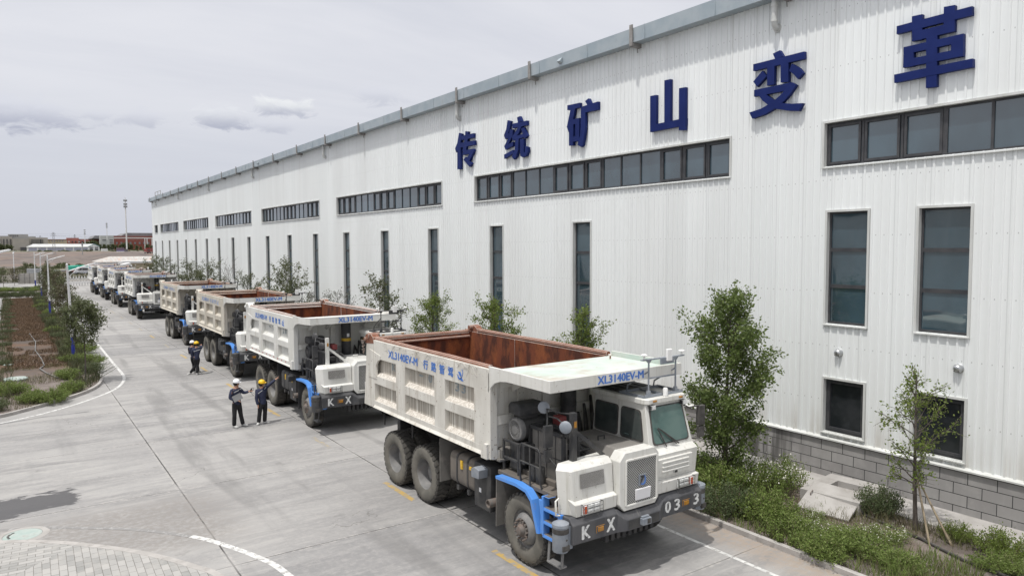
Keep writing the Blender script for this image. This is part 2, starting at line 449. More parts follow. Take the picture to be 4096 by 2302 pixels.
WH = {kd: wheel_mesh(kd) for kd in ('front', 'rear')}


def dump_truck(loc, label, dusty, number):
    T = empty('dump_truck', loc, label, 'dump truck', 'mining dump trucks lined up along the hall')
    W_, DK = (M['white_dusty'], M['dark_dusty']) if dusty else (M['white_clean'], M['dark_clean'])
    WF = M['white_front'] if dusty else M['white_clean']
    BU = M['bumper_dusty'] if dusty else M['bumper_clean']
    LB = M['letter_blue']

    # --- chassis
    c = MB()
    for s in (-1, 1):
        c.box(s * 0.42 - 0.06, s * 0.42 + 0.06, -1.35, 7.5, 0.95, 1.38)
    for y in (-1.2, 0.9, 2.6, 4.0, 5.3, 6.8): c.box(-0.36, 0.36, y - 0.1, y + 0.1, 1.0, 1.3)
    for y in (0, 4.47, 6.2):
        c.tube([(-1.1, y, 0.76), (1.1, y, 0.76)], 0.13, 10)
        c.lathe([(0.0, -0.3), (0.22, -0.22), (0.30, 0), (0.22, 0.22), (0, 0.3)], (0, y, 0.76), (1, 0, 0), 12)
        for s in (-1, 1): c.box(s * 0.75 - 0.05, s * 0.75 + 0.05, y - 0.75, y + 0.75, 0.98, 1.08)
    c.box(-0.5, 0.5, 0.5, 2.2, 0.7, 1.3)
    c.box(-0.8, 0.8, -1.3, -0.75, 0.78, 0.96)
    for i in range(9): c.box(-0.72 + i * 0.16, -0.62 + i * 0.16, -1.42, -1.25, 0.70, 0.95)
    c.box(-1.0, -0.5, 7.3, 7.5, 0.8, 1.5); c.box(0.5, 1.0, 7.3, 7.5, 0.8, 1.5)
    for s in (-1, 1): c.box(s * 1.15 - 0.14, s * 1.15 + 0.14, 7.55, 7.75, 0.62, 0.95)
    for y in (7.3, 5.5): c.bar((-1.5, y, 1.45), (-1.5, y, 2.06), 0.05)
    c.build('chassis', DK, T, bevel=0.012)

    # --- dump body
    b = MB()
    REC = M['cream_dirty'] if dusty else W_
    LED = M['dust_ledge'] if dusty else W_
    for s in (-1, 1):
        def bx(x0, x1, *r):
            b.box(min(s * x0, s * x1), max(s * x0, s * x1), *r)
        def ledge(y0, y1, z0, z1):
            q = [(1.862, z0), (1.735, z1), (1.735, z0 - 0.05), (1.862, z0 - 0.05)]
            b.mat(2).prism([(s * x, z) for x, z in q], y0, y1, 'y')
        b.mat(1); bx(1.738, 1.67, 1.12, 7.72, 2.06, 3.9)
        b.mat(0)
        b.prism([(1.10, 3.49), (7.72, 3.49), (7.68, 4.0), (1.10, 4.0)], s * 1.735, s * 1.87)
        bx(1.735, 1.885, 6.75, 7.2, 3.56, 3.98) if False else None
        b.prism([(1.10, 2.03), (7.89, 2.03), (7.86, 2.25), (1.10, 2.25)], s * 1.735, s * 1.873)
        bx(1.735, 1.868, 1.3, 7.6, 2.75, 2.98)
        for y0, y1 in ((1.10, 1.72), (3.06, 3.58), (5.2, 5.74)): bx(1.735, 1.871, y0, y1, 2.25, 3.49)
        b.prism([(7.15, 2.25), (7.86, 2.25), (7.70, 3.49), (7.15, 3.49)], s * 1.735, s * 1.871)
        b.prism([(6.98, 2.9), (7.55, 2.9), (7.44, 3.72), (6.72, 3.60), (6.74, 3.49), (6.9, 3.42), (7.02, 3.28)], s * 1.83, s * 1.885)
        for y0, y1 in ((1.72, 3.06), (3.58, 5.2), (5.74, 7.15)):
            ledge(y0, y1, 2.985, 3.08); ledge(y0, y1, 2.24, 2.345)
        b.mat(0); b.prism([(s * 1.8735, 2.13), (s * 1.8735, 2.06), (s * 1.935, 2.06)], 1.36, 7.14, 'y')
        b.mat(0); b.prism([(1.10, 2.0), (1.34, 2.0), (1.34, 2.12), (1.22, 2.34), (1.10, 2.34)], s * 1.8735, s * 1.94)
        b.mat(3); bx(1.67, 1.63, 1.2, 7.6, 2.5, 3.97)
        bx(1.63, 1.61, 5.05, 5.09, 2.5, 3.96)
        b.mat(4); b.tube([(s * 1.75, 1.2, 4.005), (s * 1.75, 3, 4.02), (s * 1.752, 5, 4.01), (s * 1.75, 7.25, 4.02)], 0.072, 10)
        # knuckle at the tail
        b.mat(4 if (dusty or s > 0) else 0)
        b.prism([(7.15, 3.9), (7.78, 3.85), (7.74, 4.08), (7.55, 4.17), (7.35, 4.16), (7.2, 4.07)], s * 1.665, s * 1.879)
        b.tube([(s * 1.55, 7.5, 4.10), (s * 1.92, 7.5, 4.10)], 0.075, 12)
        b.tube([(s * 1.55, 7.70, 3.98), (s * 1.93, 7.70, 3.98)], 0.06, 10)
    b.mat(3); b.box(-1.66, 1.66, 7.58, 7.66, 2.45, 3.93); b.box(-1.63, 1.63, 1.2, 7.6, 2.44, 2.52); b.box(-1.64, 1.64, 1.19, 1.24, 2.5, 3.95)
    b.mat(4); b.tube([(-1.6, 7.66, 3.95), (1.6, 7.66, 3.95)], 0.075, 10); b.tube([(-1.6, 7.55, 3.82), (1.6, 7.55, 3.82)], 0.04, 8)
    b.mat(0); b.box(-1.66, 1.66, 7.66, 7.78, 2.2, 3.88); b.box(-1.7, 1.7, 1.13, 1.19, 2.0, 3.95)
    for x in (-1.78, -1.02, -0.32, 0.42, 1.1, 1.78): b.box(x - 0.09, x + 0.09, 1.05, 1.13, 2.0, 3.92)
    for z in (2.08, 2.84, 3.66): b.box(-1.8, 1.8, 1.065, 1.13, z - 0.1, z + 0.1)
    for x in (-1.25, -0.55, 0.9): b.hexa([(x - 0.04, 1.06, 3.45), (x + 0.04, 1.06, 3.45), (x + 0.04, 1.06, 3.6), (x - 0.04, 1.06, 3.6)],
                                         [(x - 0.04, 0.35, 3.78), (x + 0.04, 0.35, 3.78), (x + 0.04, 0.35, 3.9), (x - 0.04, 0.35, 3.9)])
    b.box(-1.6, 1.6, 1.2, 7.6, 2.30, 2.42)
    b.mat(5)
    for y in np.arange(1.5, 7.5, 0.75): b.box(-1.62, 1.62, y - 0.06, y + 0.06, 2.06, 2.30)
    for s in (-1, 1): b.box(s * 0.42 - 0.1, s * 0.42 + 0.1, 1.3, 7.5, 1.75, 2.30)
    if dusty:   # straw and grass stuck in the rim
        b.mat(6); rg = random.Random(4)
        for i in range(90):
            y = rg.uniform(1.4, 6.4); z = 4.0 - rg.random() ** 2 * 0.2
            a = Vector((-1.86 - rg.random() * 0.03, y, z)); dd = Vector((-rg.random() * 0.03, rg.uniform(-0.22, 0.22), -rg.uniform(0.0, 0.10)))
            b.bar(a, a + dd, 0.008)
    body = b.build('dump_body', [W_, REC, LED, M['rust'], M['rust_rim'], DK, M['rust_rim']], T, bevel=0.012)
    # canopy over the cab
    cn = MB()
    if dusty: outl = [(-1.87, 1.1), (-1.87, -1.07), (1.87, -1.07), (1.87, 1.1)]
    else: outl = [(-1.87, 1.1), (-1.87, 0.2), (-1.72, -0.38), (1.72, -0.38), (1.87, 0.2), (1.87, 1.1)]
    fy = outl[len(outl) // 2][1]
    for i in range(len(outl) - 1):
        p, q = Vector((*outl[i], 0)), Vector((*outl[i + 1], 0)); d = (q - p).normalized(); nn = Vector((-d.y, d.x, 0)) * 0.04
        if abs(d.x) < 0.1 and (i == 0 or i == len(outl) - 2):
            s = -1 if i == 0 else 1
            pr = [(1.1, 4.07), (1.1, 3.5), (1.03, 3.6), (0.88, 3.72), (0.66, 3.79), (0.4, 3.82), (min(p.y, q.y) + 0.003, 3.822), (min(p.y, q.y) + 0.003, 4.068)]
            cn.mat(0).prism(pr, s * 1.872, s * 1.83)
        else:
            cn.mat(0).hexa([p + Vector((0, 0, 3.82)), q + Vector((0, 0, 3.82)), q + nn + Vector((0, 0, 3.82)), p + nn + Vector((0, 0, 3.82))],
                           [p + Vector((0, 0, 4.07)), q + Vector((0, 0, 4.07)), q + nn + Vector((0, 0, 4.07)), p + nn + Vector((0, 0, 4.07))])
    z1 = 3.965
    ins = [(x * 0.978, y + (0.045 if y < 0.9 and abs(y - fy) < 0.05 else 0.05)) for x, y in outl]
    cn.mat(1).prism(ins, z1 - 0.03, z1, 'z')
    if dusty:
        for x, y in ((-1.35, -0.95), (0.0, -0.95), (1.4, 0.75)): cn.mat(2).box(x - 0.03, x + 0.03, y, y + 0.02, z1, z1 + 0.09)
        cn.mat(1).box(1.79, 1.825, -1.02, 1.15, z1, 4.09)
    cn.mat(0)
    for x in (-1.3, -0.6, 0.1, 0.8, 1.4): cn.box(x - 0.03, x + 0.03, fy + 0.06, 1.05, z1 - 0.11, z1 - 0.03)
    cn.box(-1.7, 1.7, fy + 0.45, fy + 0.51, z1 - 0.13, z1 - 0.03)
    cn.build('canopy', [WF if dusty else W_, M['mint'] if dusty else W_, M['rust_rim']], body, bevel=0.008)
    put_text('XL3140EV-M', 1.30 if dusty else 1.36, 0.165 if dusty else 0.18, (-0.63, fy - 0.006, 3.862), LB, body, bold=0.008)
    LT = LB if dusty or number else M['letter_faded']
    put_text('XL3140EV-M', 1.72, 0.20, (-1.876, 6.18, 3.62), LT, body, 'side', bold=0.009)
    for i, ch in enumerate('行路智驾'): put_text(ch, 0.235, 0.225, (-1.876, 4.13 - i * 0.415, 3.60), LT, body, 'side', bold=0.008)
    e = MB()   # swoosh emblem
    def ep(pts): e.prism([(y, z) for y, z in pts], -1.876, -1.871)
    ep([(2.414, 3.763), (2.31, 3.776), (2.262, 3.709), (2.297, 3.658), (2.334, 3.675)]); ep([(2.263, 3.663), (2.175, 3.569), (2.276, 3.568), (2.331, 3.6)])
    ep([(2.438, 3.701), (2.408, 3.7), (2.393, 3.655), (2.349, 3.627), (2.297, 3.634), (2.354, 3.581), (2.41, 3.6), (2.439, 3.642)])
    ep([(2.297, 3.634), (2.245, 3.689), (2.217, 3.733), (2.195, 3.736), (2.229, 3.668), (2.297, 3.605), (2.354, 3.581)]); ep([(2.217, 3.733), (2.212, 3.786), (2.234, 3.824), (2.265, 3.84), (2.216, 3.83), (2.19, 3.789), (2.195, 3.736)])
    e.build('emblem', LT, body)
    if number:
        for ch, y, wd in (('K', 6.22, 0.2), ('X', 5.93, 0.2), ('–', 4.6, 0.2), ('0', 4.10, 0.17), (number[0], 2.76, 0.17), (number[1], 2.47, 0.17)):
            put_text(ch, wd, 0.20 if ch != '–' else 0.035, (-1.744, y, 3.24 if ch != '–' else 3.33), M['stencil'], body, 'side', bold=0.008)
    if not dusty and number:
        tp = MB()
        for i in range(10): tp.box(-1.877, -1.874, 2.0 + i * 0.52, 2.1 + i * 0.52, 2.16, 2.205)
        tp.build('reflective_tape', M['red_tape'], body)
    if dusty:
        ch = MB(); rg = random.Random(9)
        for kx in range(3):
            pz = [(-1.95 + rg.uniform(-0.03, 0.03), 7.72 + 0.05 * kx, 3.95 - 0.05 * i) for i in range(9 - kx * 2)]
            ch.tube([(x + 0.02 * (i % 2), y, z) for i, (x, y, z) in enumerate(pz)], 0.022, 6)
        ch.build('tailgate_chain', M['hub'], body)

    # --- hoist cylinder
    h = MB(); h.mat(0).lathe([(0.19, 1.3), (0.20, 1.5), (0.185, 1.55), (0.185, 3.82), (0.0, 3.82)], (0.12, 0.78, 0), (0, 0, 1), 20)
    h.mat(1).lathe([(0.1865, 3.0), (0.19, 3.0), (0.19, 3.11), (0.1865, 3.11)], (0.12, 0.78, 0), (0, 0, 1), 20, False)
    h.mat(2).box(0.08, 0.18, 0.585, 0.594, 3.17, 3.30) if not dusty else None
    h.build('hoist_cylinder', [DK, M['yellow'] if not dusty else DK, M['paper']], T, smooth=40)
    hs = MB()
    for i, x in enumerate((0.42, 0.6, 0.8)):
        hs.tube([(x, 0.7, 2.0), (x, 0.75, 2.5 + i * 0.12), (x + 0.1, 0.9, 2.75 + i * 0.18), (x + 0.25, 1.0, 2.5 + i * 0.1), (x + 0.3, 0.95, 2.0)], 0.035, 8)
    hs.build('hydraulic_hose', M['rubber'], T, smooth=60)

    # --- cab
    cb = MB().mat(0)
    cb.hexa([(0.46, -1.56, 1.76), (1.80, -1.56, 1.76), (1.80, 0.34, 1.5), (0.46, 0.34, 1.5)], [(0.46, -1.60, 2.30), (1.82, -1.60, 2.30), (1.82, 0.34, 2.30), (0.46, 0.34, 2.30)])
    cb.hexa([(0.46, -1.60, 2.30), (1.82, -1.60, 2.30), (1.82, 0.34, 2.30), (0.46, 0.34, 2.30)], [(0.46, -1.47, 2.40), (1.80, -1.47, 2.40), (1.80, 0.33, 2.40), (0.46, 0.33, 2.40)])
    cb.hexa([(0.46, -1.47, 2.40), (1.80, -1.47, 2.40), (1.80, 0.33, 2.40), (0.46, 0.33, 2.40)], [(0.52, -1.27, 3.34), (1.68, -1.27, 3.34), (1.68, 0.30, 3.34), (0.52, 0.30, 3.34)])
    cb.hexa([(0.50, -1.62, 1.49), (1.80, -1.62, 1.49), (1.80, -1.2, 1.45), (0.50, -1.2, 1.45)], [(0.50, -1.66, 1.74), (1.80, -1.66, 1.74), (1.80, -1.3, 1.80), (0.50, -1.3, 1.80)])
    cb.hexa([(0.55, -1.615, 1.84), (1.62, -1.615, 1.84), (1.62, -1.55, 1.84), (0.55, -1.55, 1.84)], [(0.55, -1.635, 2.22), (1.62, -1.635, 2.22), (1.62, -1.55, 2.22), (0.55, -1.55, 2.22)])
    for z in (1.95, 2.04, 2.13): cb.box(0.68, 1.5, -1.655, -1.62, z - 0.02, z + 0.02)
    cb.mat(2).box(1.02, 1.14, -1.65, -1.62, 1.86, 1.94)
    cab = cb.build('cab', [WF, WF, DK], T, bevel=0.012)
    rf = MB().prism([(0.46, -1.22), (0.54, -1.36), (1.66, -1.36), (1.73, -1.25), (1.73, 0.34), (0.46, 0.34)], 3.335, 3.45, 'z')
    rf.build('roof', WF, cab, bevel=0.015)
    gm = MB().box(0.56, 1.66, -0.5, 0.3, 3.451, 3.475)
    for x in (0.7, 0.95, 1.2, 1.45): gm.box(x - 0.02, x + 0.02, -0.48, 0.28, 3.475, 3.49)
    gm.build('roof_mat', DK if dusty else W_, cab)
    def at(z, x): f = (z - 2.40) / 0.94; return x[0] + (x[1] - x[0]) * f
    fx0 = lambda z: at(z, (0.46, 0.52)); fx1 = lambda z: at(z, (1.80, 1.68)); fyy = lambda z: at(z, (-1.47, -1.27))
    def pane(name, q, m, rad):
        slab(q, rad, 0.002, 0.012).build('window_seal', M['rubber'], cab)
        slab(inset(q, 0.045), rad, 0.012, 0.006).build(name, m, cab)
    zb, zt = 2.47, 3.27
    pane('windscreen', [(fx0(zb) + 0.12, fyy(zb), zb), (fx1(zb) - 0.09, fyy(zb), zb), (fx1(zt) - 0.07, fyy(zt), zt), (fx0(zt) + 0.09, fyy(zt), zt)], M['glass_wind'], 0.10)
    for ya, yb, yc, yd in ((0.26, -0.50, -0.50, 0.26), (-0.58, -1.30, -1.17, -0.58)):
        zb, zt = 2.53, 3.20
        pane('side_window', [(fx0(zb), ya, zb), (fx0(zb), yb, zb), (fx0(zt), yc, zt), (fx0(zt), yd, zt)], M['glass_cab'], 0.09)
        pane('side_window', [(fx1(zb), yb, zb), (fx1(zb), ya, zb), (fx1(zt), yd, zt), (fx1(zt), yc, zt)], M['glass_cab'], 0.09)
    if dusty:
        slab([(fx0(2.65), -0.72, 2.62), (fx0(2.65), -0.86, 2.62), (fx0(2.8), -0.86, 2.74), (fx0(2.8), -0.72, 2.74)], 0.005, 0.012, 0.008).build('window_sticker', material('teal sticker', (0.22, 0.40, 0.38), rough=0.4), cab)
    wp = MB().bar((0.95, -1.50, 2.42), (0.72, -1.455, 2.83), 0.02); wp.bar((1.32, -1.505, 2.44), (0.80, -1.45, 2.80), 0.025); wp.bar((1.25, -1.505, 2.44), (0.74, -1.45, 2.84), 0.015)
    wp.build('wiper', M['rubber'], cab)
    for x in (0.72, 1.52):
        MB().box(x - 0.055, x + 0.055, -1.385, -1.355, 3.375, 3.415).build('marker_lamp', M['amber'], cab, bevel=0.008)
    for x in (0.66, 1.62):
        l = MB().mat(1).box(x - 0.06, x + 0.06, -1.40, -1.30, 3.22, 3.32); l.mat(0).box(x - 0.05, x + 0.05, -1.41, -1.40, 3.23, 3.31)
        l.build('work_lamp', [M['lamp_glass'], DK], cab, bevel=0.008)
    fr = MB()
    mirror_r = [(2.06, 0)]
    mr = MB().mat(0)
    mr.tube([(1.66, -1.30, 3.20), (1.78, -1.38, 3.13), (2.05, -1.42, 3.15), (2.10, -1.42, 3.12), (2.11, -1.42, 2.5), (2.05, -1.42, 2.42), (1.80, -1.40, 2.44)], 0.018, 6)
    mr.box(2.03, 2.23, -1.45, -1.36, 2.70, 3.14); mr.box(2.04, 2.22, -1.45, -1.37, 2.43, 2.67)
    mr.build('side_mirror', M['rubber'], T, bevel=0.02, smooth=40)

    # --- antenna frame on the cab roof
    an = MB()
    gz = 3.475
    for y in (-1.2, -0.5): an.bar((0.56, y, gz), (1.72, y, gz), 0.06, 0.05)
    for x in (0.56, 1.13, 1.72): an.bar((x, -1.22, gz), (x, -0.48, gz), 0.05, 0.05)
    for x in (0.72, 1.55):
        an.tube([(x, -1.18, gz), (x, -1.18, 4.25)], 0.019, 8)
        an.hexa([(x - 0.05, -1.22, gz), (x + 0.05, -1.22, gz), (x + 0.05, -1.14, gz), (x - 0.05, -1.14, gz)], [(x - 0.03, -1.21, gz + 0.12), (x + 0.03, -1.21, gz + 0.12), (x + 0.03, -1.15, gz + 0.12), (x - 0.03, -1.15, gz + 0.12)])
        an.tube([(x, -0.52, gz), (x, -0.55, gz + 0.15), (x, -1.16, gz + 0.52)], 0.017, 8)
        an.hexa([(x - 0.02, -1.20, 4.19), (x + 0.02, -1.20, 4.19), (x + 0.02, -1.16, 4.19), (x - 0.02, -1.16, 4.19)], [(x - 0.06, -1.21, 4.25), (x + 0.06, -1.21, 4.25), (x + 0.06, -1.15, 4.25), (x - 0.06, -1.15, 4.25)])
    an.bar((0.72, -1.18, 3.86), (1.55, -1.18, 3.86), 0.03); an.bar((0.50, -1.18, 4.265), (1.80, -1.18, 4.265), 0.07, 0.025)
    an.box(1.02, 1.42, -1.26, -1.22, 4.14, 4.28)
    ant = an.build('antenna_frame', M['tower'] if dusty else DK, T)
    for x in (0.58, 1.74):
        MB().lathe([(0.02, 4.28), (0.02, 4.345), (0.065, 4.352), (0.072, 4.37), (0.05, 4.388), (0.0, 4.395)], (x, -1.18, 0), (0, 0, 1), 16).build('antenna', M['antenna_white'], ant, smooth=50)
    MB().box(1.17, 1.33, -1.30, -1.24, 4.20, 4.46).build('signal_box', M['antenna_white'], ant, bevel=0.012)
    MB().lathe([(0.055, 3.455), (0.055, 3.60), (0.04, 3.63), (0.0, 3.63)], (1.12, -1.29, 0), (0, 0, 1), 14).build('beacon', M['antenna_white'], ant, smooth=50)

    # --- hood and grille housing
    hd = MB()
    hd.prism([(-0.52, 2.2), (-0.28, 2.52), (0.44, 2.52), (0.44, 1.5), (-0.52, 1.5)], -1.45, 0.25, 'y')
    hd.mat(1).box(0.06, 0.20, -1.0, -0.985, 2.52, 2.60) if False else None
    hood = hd.build('hood', [M['hood_dusty'] if dusty else W_, DK], T, bevel=0.02)
    MB().tube([(-0.15, -0.55, 2.52), (-0.15, -0.55, 2.61), (0.03, -0.55, 2.61), (0.03, -0.55, 2.52)], 0.018, 6).build('hood_handle', DK if dusty else W_, hood)
    oct_ = [(-0.60, 1.52), (-0.48, 1.38), (0.40, 1.38), (0.50, 1.50), (0.50, 2.42), (0.38, 2.56), (-0.46, 2.56), (-0.60, 2.40)]
    gh = MB().mat(0).prism(oct_, -1.70, -1.38, 'y')
    gq = [(-0.44, 1.48), (0.42, 1.48), (0.42, 2.40), (-0.44, 2.40)]
    for i in range(4):
        p, q = gq[i], gq[(i + 1) % 4]
        gh.bar((p[0], -1.715, p[1]), (q[0], -1.715, q[1]), 0.045, 0.03, (0, -1, 0))
    hou = gh.build('grille_housing', WF, T, bevel=0.01)
    MB().box(-0.42, 0.40, -1.712, -1.702, 1.50, 2.38).build('grille', M['grille'], hou)
    eb = MB().mat(0).box(-0.10, 0.10, -1.735, -1.715, 1.84, 2.06)
    eb.mat(1).prism([(-0.07, 2.04), (0.07, 2.04), (0.0, 1.95)], -1.741, -1.735, 'y'); eb.prism([(-0.07, 1.86), (0.0, 1.95), (-0.05, 1.99)], -1.741, -1.735, 'y')
    a1 = [(0.085 * math.cos(t), 1.945 + 0.10 * math.sin(t)) for t in np.linspace(-2.2, 1.1, 12)]
    a2 = [(-0.005 + 0.065 * math.cos(t), 1.955 + 0.085 * math.sin(t)) for t in np.linspace(1.1, -2.2, 12)]
    for i in range(11): eb.mat(2).prism([a1[i], a1[i + 1], a2[10 - i], a2[11 - i]], -1.746, -1.736, 'y')
    eb.build('emblem', [M['tower'], DK, M['letter_blue']], hou)
    MB().hexa([(-0.2, -1.745, 1.56), (0.21, -1.745, 1.56), (0.21, -1.73, 1.56), (-0.2, -1.73, 1.56)], [(-0.2, -1.765, 1.78), (0.21, -1.765, 1.78), (0.21, -1.72, 1.78), (-0.2, -1.72, 1.78)]).build('number_plate', M['paper'], hou)

    # --- front corner pod on the open side
    pd = MB()
    pd.hexa([(-1.84, -1.30, 1.50), (-1.64, -1.56, 1.50), (-0.62, -1.56, 1.50), (-0.62, -1.02, 1.50)], [(-1.88, -1.25, 2.36), (-1.70, -1.52, 2.36), (-0.62, -1.50, 2.36), (-0.62, -1.02, 2.36)])
    pd.hexa([(-1.88, -1.25, 2.36), (-1.70, -1.52, 2.36), (-0.62, -1.50, 2.36), (-0.62, -1.02, 2.36)], [(-1.76, -1.16, 2.46), (-1.62, -1.40, 2.46), (-0.62, -1.40, 2.46), (-0.62, -1.04, 2.46)])
    pd.hexa([(-1.66, -1.62, 1.49), (-0.61, -1.62, 1.49), (-0.61, -1.3, 1.49), (-1.7, -1.3, 1.49)], [(-1.70, -1.64, 1.74), (-0.61, -1.64, 1.74), (-0.61, -1.45, 1.82), (-1.74, -1.45, 1.82)])
    pd.face([(-1.84, -1.30, 1.50), (-0.62, -1.02, 1.50), (-0.62, -1.02, 2.36), (-1.88, -1.25, 2.36)])
    pod = pd.build('front_pod', WF, T, bevel=0.01)
    slab([(-1.50, -1.548, 2.0), (-0.88, -1.548, 2.0), (-0.88, -1.52, 2.28), (-1.50, -1.525, 2.28)], 0.01, 0.008, 0.006).build('vent_grille', M['vent'], pod)
    for s, x0 in ((-1, -1.54), (1, 1.12)):
        hl = MB(); xr = x0 + 0.47
        hl.mat(1).box(x0, xr, -1.665, -1.64, 1.52, 1.73)
        if s < 0: ra, ga = (x0 + 0.015, x0 + 0.10), (x0 + 0.13, xr - 0.03)
        else: ra, ga = (xr - 0.10, xr - 0.015), (x0 + 0.03, xr - 0.13)
        hl.mat(2).box(*ra, -1.695, -1.66, 1.54, 1.71); hl.mat(0)
        n0 = (ga[1] - ga[0]) / 2
        for i in range(2):
            for j in range(2):
                hl.box(ga[0] + i * n0 + 0.008, ga[0] + (i + 1) * n0 - 0.008, -1.685, -1.66, 1.545 + j * 0.085, 1.62 + j * 0.085)
        hlo = hl.build('headlight', [M['lamp_glass'], M['chrome'], M['red_lens']], T, bevel=0.012)
        gd = MB()
        for z in (1.51, 1.59, 1.66, 1.74): gd.bar((x0 - 0.01, -1.72, z), (xr + 0.01, -1.72, z), 0.006)
        for x in (x0 - 0.01, xr + 0.01): gd.bar((x, -1.72, 1.51), (x, -1.72, 1.74), 0.007)
        for x in (x0 - 0.01, xr + 0.01):
            for z in (1.52, 1.73): gd.bar((x, -1.72, z), (x, -1.63, z), 0.010)
        gd.build('lamp_guard', DK, hlo)

    # --- bumper
    bp = MB().mat(0)
    def seg(x0, x1, yf, zt):
        bp.prism([(yf, 1.0), (yf, zt - 0.12), (yf + 0.11, zt), (-1.2, zt), (-1.2, 1.0), (-1.45, 0.97)], x0, x1, 'x')
    seg(-1.80, -0.66, -1.69, 1.49); seg(0.66, 1.86, -1.69, 1.46)
    seg(-0.47, 0.47, -1.78, 1.34)
    for s in (-1, 1):
        L = lambda x, yf, zt: [(x, yf, 1.0), (x, yf, zt - 0.12), (x, yf + 0.11, zt), (x, -1.2, zt), (x, -1.2, 1.0), (x, -1.45, 0.97)]
        A, Bq = L(s * 0.66, -1.69, 1.475), L(s * 0.47, -1.78, 1.34)
        bp.poly(A + Bq, [(0, 1, 2, 3, 4, 5), (11, 10, 9, 8, 7, 6)] + [(i, (i + 1) % 6, 6 + (i + 1) % 6, 6 + i) for i in range(6)])
    bump = bp.build('bumper', BU, T, bevel=0.01)
    for x0 in (-0.43, 0.12):
        MB().box(x0, x0 + 0.31, -1.786, -1.78, 1.03, 1.21).build('mesh_panel', M['vent'] if False else DK, bump)
    tk = MB().box(-0.12, 0.12, -1.88, -1.78, 1.06, 1.20); tk.box(-0.10, 0.10, -1.84, -1.78, 1.20, 1.235)
    tk.build('tow_hook', M['tower'], bump, bevel=0.01)
    MB().box(0.0, 0.09, -1.884, -1.878, 1.085, 1.18).build('tow_hole', M['rubber'], bump)
    for x in (-1.11, 1.35):
        f = MB().mat(1).box(x - 0.11, x + 0.11, -1.705, -1.69, 1.11, 1.25); f.mat(0).box(x - 0.075, x + 0.075, -1.72, -1.70, 1.135, 1.225)
        f.build('fog_lamp', [M['amber'], BU], bump, bevel=0.006)
    for ch, x in (('K', -1.57), ('X', -0.93)):
        put_text(ch, 0.20, 0.25, (x, -1.695, 1.07), M['letter_white'], bump, bold=0.014)
    nm = '033' if dusty else ('028' if number else '')
    for ch, x in zip(nm, (0.72, 1.0, 1.60)):
        put_text(ch, 0.15, 0.23, (x, -1.695, 1.08), M['letter_white'], bump, bold=0.012)
    for s in (-1, 1):
        tw = MB(); cx, cy = s * 1.95, -1.50
        tw.mat(0).lathe([(0.15, 0.88), (0.16, 0.90), (0.16, 1.36), (0.17, 1.37), (0.165, 1.42), (0.08, 1.46), (0.0, 1.47)], (cx, cy, 0), (0, 0, 1), 20)
        tw.box(min(cx - s * 0.02, cx - s * 0.2), max(cx - s * 0.02, cx - s * 0.2), cy - 0.12, cy + 0.15, 0.92, 1.36)
        tw.mat(1).lathe([(0.162, 1.24), (0.163, 1.25), (0.163, 1.335), (0.162, 1.34)], (cx, cy, 0), (0, 0, 1), 20, False)
        tw.lathe([(0.0, -0.167), (0.02, -0.167), (0.02, -0.15)], (cx + 0.02, cy, 1.13), (0, 1, 0), 10)
        tw.box(cx - 0.07, cx + 0.09, cy - 0.172, cy - 0.10, 0.92, 1.02); tw.mat(2).box(cx - 0.03, cx + 0.05, cy - 0.176, cy - 0.17, 0.94, 1.0)
        tw.build('sensor_tower', [M['tower'] if dusty else BU, M['rubber'], M['rubber']], T, smooth=40)

    # --- blue fender, steps
    for s in (-1, 1):
        fd = MB(); pr = [(0.86, 1.70), (0.10, 1.74), (-0.27, 1.70), (-0.47, 1.55), (-0.70, 0.92), (-0.90, 0.95)]
        inr = [(0.85, 1.635), (0.11, 1.67), (-0.235, 1.635), (-0.41, 1.50), (-0.62, 0.905)]
        outer = pr[:5]
        for i in range(4):
            a, b2, c2, d2 = outer[i], outer[i + 1], inr[i + 1], inr[i]
            fd.mat(0).prism([a, b2, c2, d2], s * 1.69, s * 1.87)
            fd.mat(1).prism([(a[0], a[1] - 0.012), (b2[0], b2[1] - 0.012), c2, d2], s * 1.0, s * 1.69)
        fd.build('fender', [M['blue'], DK], T, bevel=0.012)
    st = MB().mat(0)
    st.prism([(-0.70, 0.92), (-0.72, 1.30), (-0.66, 1.62), (-0.80, 1.62), (-0.80, 0.95)], -1.84, -1.80)
    st.box(-1.86, -1.70, -0.84, -0.78, 0.93, 1.72); st.box(-1.86, -1.70, -1.38, -1.30, 0.93, 1.50); st.box(-1.55, -1.50, -1.38, -0.78, 0.93, 1.60)
    for z in (0.94, 1.22, 1.49): st.box(-1.855, -1.5, -1.36, -0.80, z - 0.05, z)
    st.mat(1)
    for z in (0.945, 1.225, 1.495, 1.72): st.box(-1.85, -1.52, -1.33 if z < 1.6 else -1.0, -0.83, z, z + 0.012)
    st.build('step_ladder', [M['blue'], M['tank_dusty'] if dusty else DK], T, bevel=0.008)
    hs = MB()
    for y in (-0.98, -1.40): hs.bar((-1.80, y, 0.93), (-1.84, y, 0.46), 0.06, 0.03)
    hs.box(-1.88, -1.72, -1.41, -0.97, 0.45, 0.49)
    hs.build('hanging_step', M['rim'] if dusty else DK, T, bevel=0.006)
    MB().tube([(-1.86, -1.36, 1.50), (-1.95, -1.36, 1.52), (-1.96, -1.36, 1.80), (-1.87, -1.34, 1.83)], 0.02, 8).build('grab_handle', WF if dusty else DK, T, smooth=50)

    # --- deck with its machines
    dk = MB(); dk.box(-1.68, -0.5, -1.0, 1.05, 1.66, 1.755)
    dk.box(-1.6, -0.6, -1.05, -0.95, 1.3, 1.7); dk.box(-1.4, -1.3, -0.9, 1.0, 1.755, 1.86)
    dk.prism([(-0.96, 1.66), (-0.74, 1.66), (-0.96, 1.42)], -1.66, -1.5)
